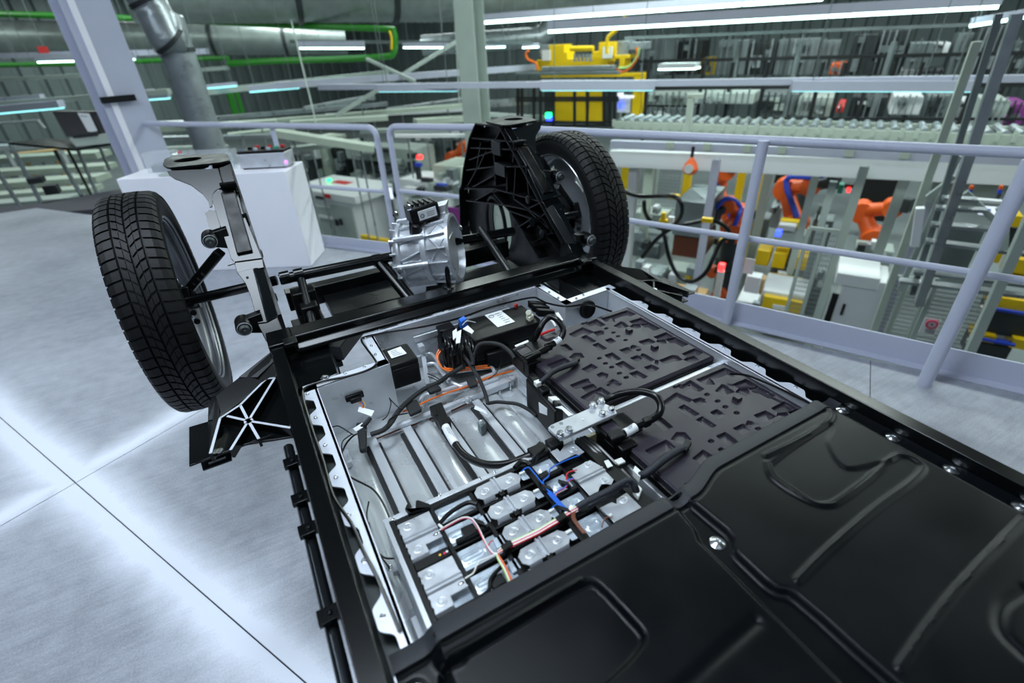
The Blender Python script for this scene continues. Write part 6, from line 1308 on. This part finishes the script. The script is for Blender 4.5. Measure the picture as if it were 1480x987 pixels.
p = QN(1347, 469, 6.93); X_ = HH; MB().tube([p + X_ * (pxr(p, 6) * math.cos(t)) + Vector((0, 0, pxr(p, 6) * math.sin(t))) for t in [k * math.pi / 10 for k in range(20)]], pxr(p, 1.3), 6, True).build('ring', 'wire_pink', sg_); MB().cyl(p, p - HN * .004, pxr(p, 1.6), 10).build('hand_mark', 'ink', sg_)
mbp = MB()
for k in range(3): q = QN(1344, 477 + 2.2 * k, 6.94); mbp.box(q, (pxr(p, 11), .003, pxr(p, .8)), ax=HH, ay=HN)
o = mbp.build('print', 'ink', sg_); o['kind'] = 'stuff'
# ---- steel stair on the right
sr = thing('steel_stair', 'grey steel stair tower with sloping stringers at the right edge', 'stair', QN(1330, 430, 7.2))
def sb_(a, ca, b, cb2, w, m='galvanised', nm='stringer'): MB().bar(QN(*a, ca), QN(*b, cb2), w, w * 1.3, up=HN).build(nm, m, sr)
sb_((1444, 20), 6.4, (1318, 425), 6.4, .05, 'mid_machine'); sb_((1470, 20), 6.0, (1328, 440), 6.0, .075); sb_((1490, 250), 5.8, (1405, 420), 5.8, .055); sb_((1412, 60), 6.8, (1262, 480), 6.8, .07, 'machine_green_grey', 'upright'); sb_((1500, 290), 5.6, (1385, 545), 5.6, .07, 'machine_grey', 'upright'); sb_((1385, 225), 6.8, (1300, 420), 6.8, .05, 'machine_grey', 'upright'); sb_((1330, 300), 6.2, (1322, 355), 6.2, .07, 'cabinet_white', 'upright'); sb_((1452, 300), 5.8, (1448, 360), 5.8, .07, 'machine_grey', 'upright')
for k, (u0, v0, u1, v1) in enumerate(((1346, 324, 1432, 331), (1338, 348, 1480, 366), (1352, 300, 1425, 304), (1362, 286, 1412, 289), (1320, 392, 1490, 412), (1300, 405, 1490, 428))): MB().bar(QN(u0, v0, 6.2), QN(u1, v1, 6.2), .12, .03).build('tread', 'galvanised', sr)
sb_((1395, 278), 6.4, (1450, 330), 6.4, .05, 'machine_grey', 'brace'); sb_((1340, 285), 6.6, (1380, 255), 6.6, .04, 'machine_grey', 'brace'); sb_((1440, 305), 5.9, (1485, 280), 5.9, .04, 'machine_grey', 'brace')
nb(MB(), 1352, 330, 1410, 396, 7.4, .1).build('back_sheet', 'mid_machine', sr); nb(MB(), 1345, 250, 1480, 300, 8.8, .1).build('back_wall', 'machine_grey', sr)
for u, lb in ((1402, 'left signal column with orange and blue caps on the stair wall'), (1445, 'right signal column with orange and blue caps on the stair wall')): boxthing('signal_column', lb, 'signal', [('stem', 'dark_machine', (u - 4, 280, u + 1, 290, 7.6, .06)), ('cap', 'blue_plastic', (u - 2, 274, u + 3, 280, 7.6, .06)), ('cap', 'robot_orange', (u, 269, u + 5, 274, 7.6, .06))], 'signal columns')
boxthing('notice_screen', 'white lit notice screen on the stair wall', 'screen', [('screen', 'screen_white', (1416, 299, 1440, 311, 7.5, .03)), ('canopy', 'cabinet_white', (1412, 290, 1450, 294, 7.5, .1)), ('mark', 'blue_plastic', (1422, 302, 1432, 307, 7.48, .02))])
RK = [(1455, 312, 1476, 328), (1432, 362, 1448, 380), (1456, 375, 1490, 402), (1405, 410, 1426, 422), (1428, 432, 1490, 450), (1404, 484, 1440, 494), (1460, 492, 1500, 506), (1455, 395, 1490, 410)]
yrk = thing('yellow_rack', 'storage rack with yellow beams and black trays at the right edge', 'rack', base_of(1420, 360, 1490, 530, 7.8))
for q in RK: nb(MB(), *q, 7.6, .3).build('beam', 'yellow_paint', yrk)
for q in ((1420, 452, 1490, 470), (1395, 498, 1460, 520), (1420, 470, 1490, 486), (1450, 330, 1490, 362)): nb(MB(), *q, 7.7, .4).build('tray', 'dark_machine', yrk)
for q in ((1416, 448, 1434, 456), (1398, 494, 1416, 502)): nb(MB(), *q, 7.5, .15).build('bracket', 'connector_white', yrk)
for q in ((1436, 450, 1490, 453), (1416, 494, 1470, 497)): nb(MB(), *q, 7.55, .1).build('strip', 'blue_plastic', yrk)
# ---- left of the gearbox: cabinets and machines below the gallery
wc = boxthing('low_cabinet', 'row of white cabinets with twin handles below the left railing', 'cabinet', [('body', 'cabinet_white', (424, 286, 516, 372, 8.6, 1.2)), ('top', 'cabinet_white', (420, 278, 512, 288, 8.55, 1.6)), ('door', 'machine_grey', (428, 300, 452, 372, 8.57, .04)), ('door', 'machine_grey', (454, 300, 484, 372, 8.57, .04)), ('door', 'machine_grey', (486, 300, 514, 372, 8.57, .04)), ('handle', 'dark_machine', (484, 318, 487, 326, 8.5, .05)), ('handle', 'dark_machine', (490, 317, 493, 325, 8.5, .05)), ('label', 'label_white', (461, 312, 480, 316, 8.54, .02)), ('plate', 'dark_machine', (456, 284, 468, 288, 8.5, .03)), ('emblem', 'red_plastic', (468, 281, 476, 286, 8.5, .03))])
boxthing('red_box', 'flat red case lying on the white cabinets', 'case', [('case', 'red_plastic', (478, 265, 500, 271, 9.4, .3))])
boxthing('yellow_barrier', 'yellow tubular barrier on the hall floor left of the gearbox', 'barrier', [('rail', 'yellow_paint', (522, 344, 562, 351, 8.4, .12)), ('rail', 'yellow_paint', (545, 358, 562, 363, 8.2, .15))])
LEFTM = [(500, 214, 562, 232, 12, 'machine_grey', 'pale machine hood left of the railing gap'), (505, 232, 560, 285, 12.5, 'mid_machine', 'glass machine cabin left of the railing gap'), (452, 200, 475, 262, 12, 'machine_green_grey', 'pale control stand with a screen'), (424, 225, 450, 262, 11.5, 'dark_machine', 'dark assembly of brown fittings on the cabinet'), (480, 205, 500, 262, 12.2, 'dark_machine', 'dark upright cable channel'), (520, 285, 556, 345, 11, 'dark_machine', 'dark open machine frame right of the cabinets'), (566, 215, 600, 260, 12, 'machine_grey', 'pale perforated machine plate right of the railing gap'), (596, 196, 640, 240, 14, 'mid_machine', 'grey machine cabin behind the red signal lamp'), (580, 262, 640, 300, 9.4, 'cabinet_white', 'white work bench with small parts'), (628, 240, 668, 290, 9.8, 'machine_green_grey', 'pale stack with white papers left of the strut tower'), (640, 195, 668, 230, 14, 'galvanised', 'sheet metal cabin left of the strut tower'), (540, 262, 562, 300, 11, 'mid_machine', 'grey frame with a pink screen behind the railing'), (566, 262, 582, 320, 10, 'mid_machine', 'grey frame with white box behind the railing')]
for i, (u0, v0, u1, v1, c, m, lb) in enumerate(LEFTM):
    t = thing('machine_unit', lb, 'machine', base_of(u0, v0, u1, v1, c), 'machines left of the right tower'); w, h = u1 - u0, v1 - v0
    nb(MB(), u0, v0, u1, v1, c, 1.0).build('body', m, t, bevel=.02)
    for k in range(6):
        a = u0 + rn.uniform(-.05, .8) * w; b = v0 + rn.uniform(-.1, .75) * h; nb(MB(), a, b, a + w * rn.uniform(.08, .3), b + h * rn.uniform(.08, .3), c - .25, .22).build('panel', rn.choice(['galvanised', 'dark_machine', 'cabinet_white', 'mid_machine', 'machine_grey', 'label_white']), t)
boxthing('red_lamp', 'glowing red signal lamp on the machine right of the railing gap', 'lamp', [('lamp', 'lamp_red', (602, 225, 607, 230, 9.5, .1)), ('ring', 'blue_plastic', (599, 236, 607, 241, 9.5, .1)), ('stem', 'dark_machine', (601, 241, 606, 262, 9.5, .08))])
boxthing('green_lamp', 'small green lamp on the white cabinets', 'lamp', [('lamp', 'lamp_green', (472, 259, 475, 262, 9.4, .1))])
boxthing('purple_sheet', 'purple plastic sheet hanging behind the gearbox', 'sheet', [('sheet', 'purple_panel', (640, 300, 668, 338, 8.2, .02))])
boxthing('pink_screen', 'small pinkish screen between the railing ends', 'screen', [('screen', 'screen_white', (559, 272, 566, 287, 8.6, .03))])
# blue and dark little things on the white bench
for i, (u0, v0, u1, v1, m, lb) in enumerate(((598, 262, 606, 268, 'label_white', 'white tin on the work bench, left'), (608, 258, 622, 264, 'dark_machine', 'dark tool on the work bench'), (614, 264, 626, 272, 'connector_white', 'white block on the work bench'), (630, 266, 642, 272, 'blue_plastic', 'blue box on the work bench'), (602, 272, 610, 278, 'dark_machine', 'dark block at the front of the work bench'))):
    boxthing('bench_part', lb, 'part', [('body', m, (u0, v0, u1, v1, 9.2, .12))], 'small parts on the work bench')
ORD = 'first second third fourth fifth sixth seventh eighth ninth tenth eleventh twelfth thirteenth fourteenth fifteenth sixteenth seventeenth eighteenth nineteenth'.split()
# pale trusses and conveyors filling the middle distance on the left
TR = [(232, 186, 400, 176, 12, 7, 'machine_green_grey'), (235, 200, 420, 196, 11, 5, 'galvanised'), (300, 172, 560, 150, 14, 5, 'galvanised'), (330, 180, 700, 150, 15, 5, 'machine_green_grey'), (420, 178, 560, 170, 12, 6, 'machine_green_grey'), (470, 168, 700, 156, 16, 5, 'cabinet_white'), (520, 190, 690, 184, 13, 5, 'machine_grey'), (400, 192, 540, 214, 10.5, 9, 'machine_green_grey'), (418, 216, 520, 204, 11, 6, 'machine_grey'), (560, 160, 690, 142, 18, 6, 'galvanised'), (600, 176, 690, 170, 15, 7, 'machine_green_grey'), (240, 215, 330, 212, 10, 5, 'machine_grey'), (705, 150, 760, 146, 16, 8, 'galvanised'), (700, 165, 790, 170, 15, 5, 'machine_grey'), (700, 175, 760, 180, 14, 4, 'galvanised'), (440, 158, 540, 140, 17, 6, 'galvanised'), (570, 196, 690, 196, 12, 4, 'cabinet_white'), (330, 196, 425, 186, 13, 6, 'machine_green_grey')]
for i, (u0, v0, u1, v1, d, h, m) in enumerate(TR):
    a, b = PD(u0, v0, d), PD(u1, v1, d * 1.05); t = thing('conveyor_track', f'{ORD[sorted(TR).index(TR[i])]} pale conveyor track from the left, beyond the left railing', 'track', (a + b) / 2, 'conveyor frames beyond the left railing')
    hh = pxr((a + b) / 2, h); MB().bar(a, b, hh * 3, hh).build('beam', m, t)
    for k in (.15, .85):
        p = a.lerp(b, k); MB().bar(p, Vector((p.x, p.y, -3.2)), .028, .028, up=HN).build('leg', 'galvanised', t)
LW = [(-20, 214, 110, 207, 12, 6, 'cabinet_white'), (-20, 232, 150, 222, 12.5, 8, 'machine_green_grey'), (-20, 250, 160, 240, 11.5, 7, 'machine_green_grey'), (-20, 268, 150, 256, 11, 8, 'machine_green_grey'), (-20, 284, 140, 272, 10.6, 7, 'machine_green_grey'), (-20, 297, 110, 286, 10.2, 8, 'machine_grey'), (20, 225, 90, 218, 13, 6, 'wood'), (200, 180, 300, 176, 12, 5, 'cabinet_white')]
for i, (u0, v0, u1, v1, d, h, m) in enumerate(LW):
    a, b = PD(u0, v0, d), PD(u1, v1, d); t = thing('assembly_line', f'{ORD[i]} pale assembly line track from the top, beyond the far left railing', 'track', (a + b) / 2, 'assembly line tracks far left'); hh = pxr((a + b) / 2, h); MB().bar(a, b, hh * 4, hh).build('beam', m, t)
    for k in (.2, .8): p = a.lerp(b, k); MB().bar(p, Vector((p.x, p.y, -3.2)), .08, .08, up=HN).build('leg', m, t)
for q, lb in (((62, 268, 84, 282, 10.7), 'dark plant-like bundle on the far left line'), ((38, 257, 62, 266, 10), 'flat dark unit on the far left line')):
    boxthing('dark_unit', lb, 'machine', [('body', 'yellow_paint' if 'yellow' in lb else 'dark_machine', (*q, .2, Vector((0, 1, 0))))])
# ---- gallery end at the far left: walkway, grey railing, table with black case
wk = MB().prism([Q(-30, 318, -0.02), Q(0, 314, -0.02), Q(165, 300, -0.02), Q(178, 272, -0.02), Q(70, 293, -0.02), Q(-30, 302, -0.02)], (0, 0, -0.1)).build('walkway', 'joint_dark'); wk.name = 'floor_walkway'; tag(wk, kind='structure')
gr = thing('grey_railing', 'dull grey steel railing with slanting posts at the far left', 'railing', Q(60, 296, 0))
def gp_(a, b, r=.02, m='mid_machine', nm='post', d=7.6): MB().tube([PD(*a, d), PD(*b, d)], r, 8).build(nm, m, gr)
gp_((14, 206), (62, 298), .028); gp_((-8, 240), (34, 306), .028); gp_((80, 218), (118, 283), .03); gp_((98, 216), (132, 282), .02, 'black_steel'); gp_((112, 215), (140, 280), .024); gp_((144, 212), (158, 245), .022)
gp_((-10, 204), (16, 206), .02, nm='rail'); gp_((60, 298), (150, 322), .014, 'black_steel', 'rail'); gp_((62, 294), (125, 284), .016, 'black_steel', 'rail'); gp_((125, 284), (160, 330), .01, 'black_steel', 'rail'); gp_((0, 178), (55, 174), .018, 'machine_grey', 'rail'); gp_((55, 174), (66, 186), .018, 'machine_grey', 'rail')
tb_ = thing('steel_table', 'dark steel table beside the white column at the far left', 'table', PD(100, 285, 7.5))
MB().prism([PD(12, 206, 7.4), PD(110, 215, 6.8), PD(168, 205, 7.0), PD(70, 200, 7.8)], (0, 0, -.03)).build('top', 'black_steel', tb_)
bc = thing('black_case', 'black flight case lid with a white label on the steel table', 'case', PD(115, 205, 7.2))
MB().prism([PD(75, 161, 7.3), PD(147, 161, 7.3), PD(160, 192, 7.2), PD(96, 198, 7.2)], HN * 0.06 + Vector((0, 0.05, 0))).build('lid', 'black_plastic', bc, bevel=.005)
MB().prism([PD(112, 163, 7.28), PD(129, 164, 7.28), PD(142, 191, 7.18), PD(127, 190, 7.18)], (0.0, -0.01, 0)).build('label', 'label_white', bc); MB().prism([PD(116, 167, 7.26), PD(126, 168, 7.26), PD(127, 170, 7.26), PD(117, 169, 7.26)], (0, -0.008, 0)).build('print', 'ink', bc)
MB().prism([PD(100, 200, 7.1), PD(166, 192, 7.0), PD(168, 206, 6.9), PD(110, 212, 6.9)], (0, 0.12, 0)).build('tray', 'machine_grey', bc); MB().prism([PD(105, 196, 7.08), PD(140, 190, 7.0), PD(141, 196, 7.0), PD(106, 201, 7.08)], (0, 0.10, 0)).build('insert', 'dark_machine', bc)
# ================================================================== GEARBOX, EXHIBITS ON THE PLINTH
gb_ = thing('gearbox', 'bare cast aluminium gearbox housing with a black actuator standing behind the cross beam', 'gearbox', (0.53, 1.58, 0.74))
ax_ = Vector((0.80, -0.52, 0.12)).normalized(); go = Vector((0.50, 1.585, 0.885))
prof = [(0.055, -0.085), (0.085, -0.080), (0.108, -0.066), (0.115, -0.055), (0.115, -0.048), (0.104, -0.045), (0.100, -0.010), (0.104, 0.0), (0.104, 0.020), (0.114, 0.024), (0.116, 0.034), (0.116, 0.042), (0.108, 0.046), (0.112, 0.080), (0.118, 0.112), (0.118, 0.122), (0.106, 0.124), (0.100, 0.10), (0.03, 0.095), (0.0, 0.095)]
MB().lathe(prof, go, ax_, 48).build('housing', 'cast_aluminium', gb_, ang=30)
MB().lathe([(0.05, -0.07), (0.078, -0.068), (0.086, -0.05), (0.086, 0.05), (0.07, 0.07), (0.0, 0.07)], go + Vector((-0.02, 0.02, -0.075)), ax_, 32).build('lower_housing', 'cast_aluminium', gb_, ang=30)
gx_, gy_ = frame_of(ax_)
for k in range(16):
    t = 2 * math.pi * k / 16; d = gx_ * math.cos(t) + gy_ * math.sin(t); a = go + d * 0.02 - ax_ * 0.092; b = go + d * 0.114 - ax_ * 0.064
    MB().bar(a, b, 0.006, 0.030, up=ax_).build('rib', 'cast_aluminium', gb_, bevel=0.001)
    p = go + d * 0.118
    if k % 2 == 0: MB().cyl(p - ax_ * 0.058, p + ax_ * 0.045, 0.009, 10).build('screw_boss', 'cast_aluminium', gb_)
    MB().bar(go + d * 0.108 + ax_ * 0.046, go + d * 0.118 + ax_ * 0.112, 0.005, 0.020, up=d).build('rib', 'cast_aluminium', gb_, bevel=0.001)
for k in range(8):     # raised lattice on the bell
    for s in (-1, 1):
        t0 = 2 * math.pi * (k / 8); pts = [go + (gx_ * math.cos(t0 + s * q * 0.16) + gy_ * math.sin(t0 + s * q * 0.16)) * (0.110 + 0.002 * q) + ax_ * (0.050 + 0.015 * q) for q in range(5)]
        MB().tube(pts, 0.0026, 6).build('lattice_rib', 'cast_aluminium', gb_)
up = Vector((0, 0, 1))
for k in range(12):     # deep webs between the flanges
    t = 2 * math.pi * (k + .3) / 12; d = gx_ * math.cos(t) + gy_ * math.sin(t); e = gx_ * math.cos(t + .22) + gy_ * math.sin(t + .22)
    MB().bar(go + d * 0.104 - ax_ * 0.044, go + e * 0.108 + ax_ * 0.022, 0.005, 0.018, up=d).build('web', 'cast_aluminium', gb_, bevel=0.001)
for rr, hh in ((0.055, -0.0835), (0.085, -0.078)):
    MB().tube([go + ax_ * hh + (gx_ * math.cos(q) + gy_ * math.sin(q)) * rr for q in [2 * math.pi * j / 28 for j in range(28)]], 0.004, 6, True).build('ring_rib', 'cast_aluminium', gb_)
MB().prism([go + ax_ * -0.01 + up * 0.09, go + ax_ * 0.09 + up * 0.10, go + ax_ * 0.10 + up * 0.155 , go + ax_ * 0.04 + up * 0.150], Vector((0.03, 0.045, 0.0))).build('web', 'cast_aluminium', gb_, bevel=0.003)
MB().prism([go + ax_ * 0.0 - gy_ * 0.03 + up * 0.08, go + ax_ * 0.11 - gy_ * 0.03 + up * 0.07, go + ax_ * 0.11 - gy_ * 0.05 + up * 0.11, go + ax_ * 0.02 - gy_ * 0.05 + up * 0.12], Vector((-0.04, -0.06, 0.0))).build('web', 'cast_aluminium', gb_, bevel=0.003)
ac = QY(610, 305, 1.56)
a1 = MB().box(ac + Vector((0, 0, 0.0)), (0.10, 0.07, 0.055), ax=(0.96, 0.0, 0.1)).build('actuator', 'black_plastic', gb_, bevel=0.008, seg=3)
fl_ = ac + Vector((0.005, -0.038, 0.0))
MB().box(fl_, (0.062, 0.003, 0.030), ax=(0.96, 0.0, 0.12)).build('label', 'label_white', a1); MB().tube([fl_ + Vector((-0.019 + 0.006 * math.cos(t), -0.0025, -0.004 + 0.006 * math.sin(t))) for t in [k * math.pi / 6 for k in range(12)]], 0.0012, 5, True).build('round_emblem', 'ink', a1)
mbp = MB()
for k in range(3): mbp.box(fl_ + Vector((0.010, -0.0018, 0.006 - 0.006 * k)), (0.026, 0.0006, 0.0014), ax=(0.96, 0, 0.12))
o = mbp.build('print', 'ink', a1); o['kind'] = 'stuff'
for k in range(5): MB().box(ac + Vector((-0.036 + 0.018 * k, 0, 0.03)), (0.006, 0.05, 0.008)).build('cooling_fin', 'black_plastic', a1)
MB().tube([ac + Vector((-0.03, -0.005, -0.03)), ac + Vector((-0.034, -0.008, -0.075))], 0.022, 12).build('actuator_neck', 'black_plastic', gb_)
p = QY(602, 330, 1.53); MB().lathe([(0.016, -0.03), (0.018, 0.0), (0.016, 0.012), (0.008, 0.016), (0, 0.016)], p, (0.1, -0.3, 1), 14).build('breather', 'black_plastic', gb_); MB().cyl(p - Vector((0, 0, 0.07)), p - Vector((0, 0, 0.02)), 0.024, 14).build('breather_boss', 'cast_aluminium', gb_)
MB().bx(0.47, 0.60, 1.50, 1.62, 0.715, 0.80).build('sump', 'black_cast', gb_, bevel=0.01)
for u, v in ((571, 310), (578, 392), (640, 385), (664, 330), (590, 300), (655, 390)): MB().lathe([(0.008, 0), (0.010, 0.004), (0.006, 0.010), (0, 0.010)], QY(u, v, 1.50), (0, -1, 0.3), 8).build('screw', 'bolt_steel', gb_)
# ---- exhibits on the plinth
def pbox(mb, fx, fy, w, d, h, z0=0.755): p = on_plinth(fx, fy, z0); return mb.box(p + Vector((0, 0, h / 2)), (w, d, h), ax=ex, ay=ey)
e1 = thing('module_exhibit', 'silver battery module with a black populated top on the right half of the plinth', 'battery module', on_plinth(.8, .18))
pbox(MB(), .84, .20, .36, .16, .10, .765).build('case', 'aluminium', e1, bevel=.003); pbox(MB(), .84, .20, .35, .155, .02, .865).build('frame', 'black_plastic', e1, bevel=.002); pbox(MB(), .84, .20, .33, .15, .012, .754).build('foot', 'black_plastic', e1)
for k in range(10): pbox(MB(), .73 + .026 * (k % 9), .15 + .05 * (k % 3), .025, .02, .018, .885).build('terminal', ('zinc', 'black_cast', 'red_plastic')[k % 3] if k != 7 else 'teal_plastic', e1)
bq = on_plinth(.985, .10, .80); tag(MB().ball(bq, .014, 10).build('violet_lamp', 'lamp_violet'), 'tiny glowing violet lamp at the right end of the plinth', 'lamp')
e2 = thing('cell_exhibit', 'row of silver battery cells under a clear cover on the plinth', 'battery cells', on_plinth(.45, .2))
for k in range(6): pbox(MB(), .36 + .045 * k, .21, .045, .14, .10).build('cell', 'zinc', e2, bevel=.002); pbox(MB(), .36 + .045 * k, .21, .018, .02, .012, .855).build('cell_terminal', 'bolt_steel', e2)
pbox(MB(), .47, .21, .42, .17, .13, .756).build('clear_cover', 'acrylic', e2)
pbox(MB(), .33, .20, .02, .03, .008, .887).build('red_tab', 'red_plastic', e2)
e3 = thing('case_exhibit', 'clear acrylic case with a silver sheet at the left end of the plinth', 'display case', on_plinth(.2, .2))
pbox(MB(), .19, .24, .20, .14, .14, .756).build('clear_cover', 'acrylic', e3); pbox(MB(), .19, .24, .16, .10, .05).build('sheet', 'galvanised', e3)
c_ = on_plinth(.28, .09, .757); tag(MB().lathe([(.075, 0), (.078, .003), (.06, .004), (0, .004)], c_, (0, 0, 1), 24).build('round_plate', 'machine_grey'), 'flat round grey plate lying on the plinth', 'plate')
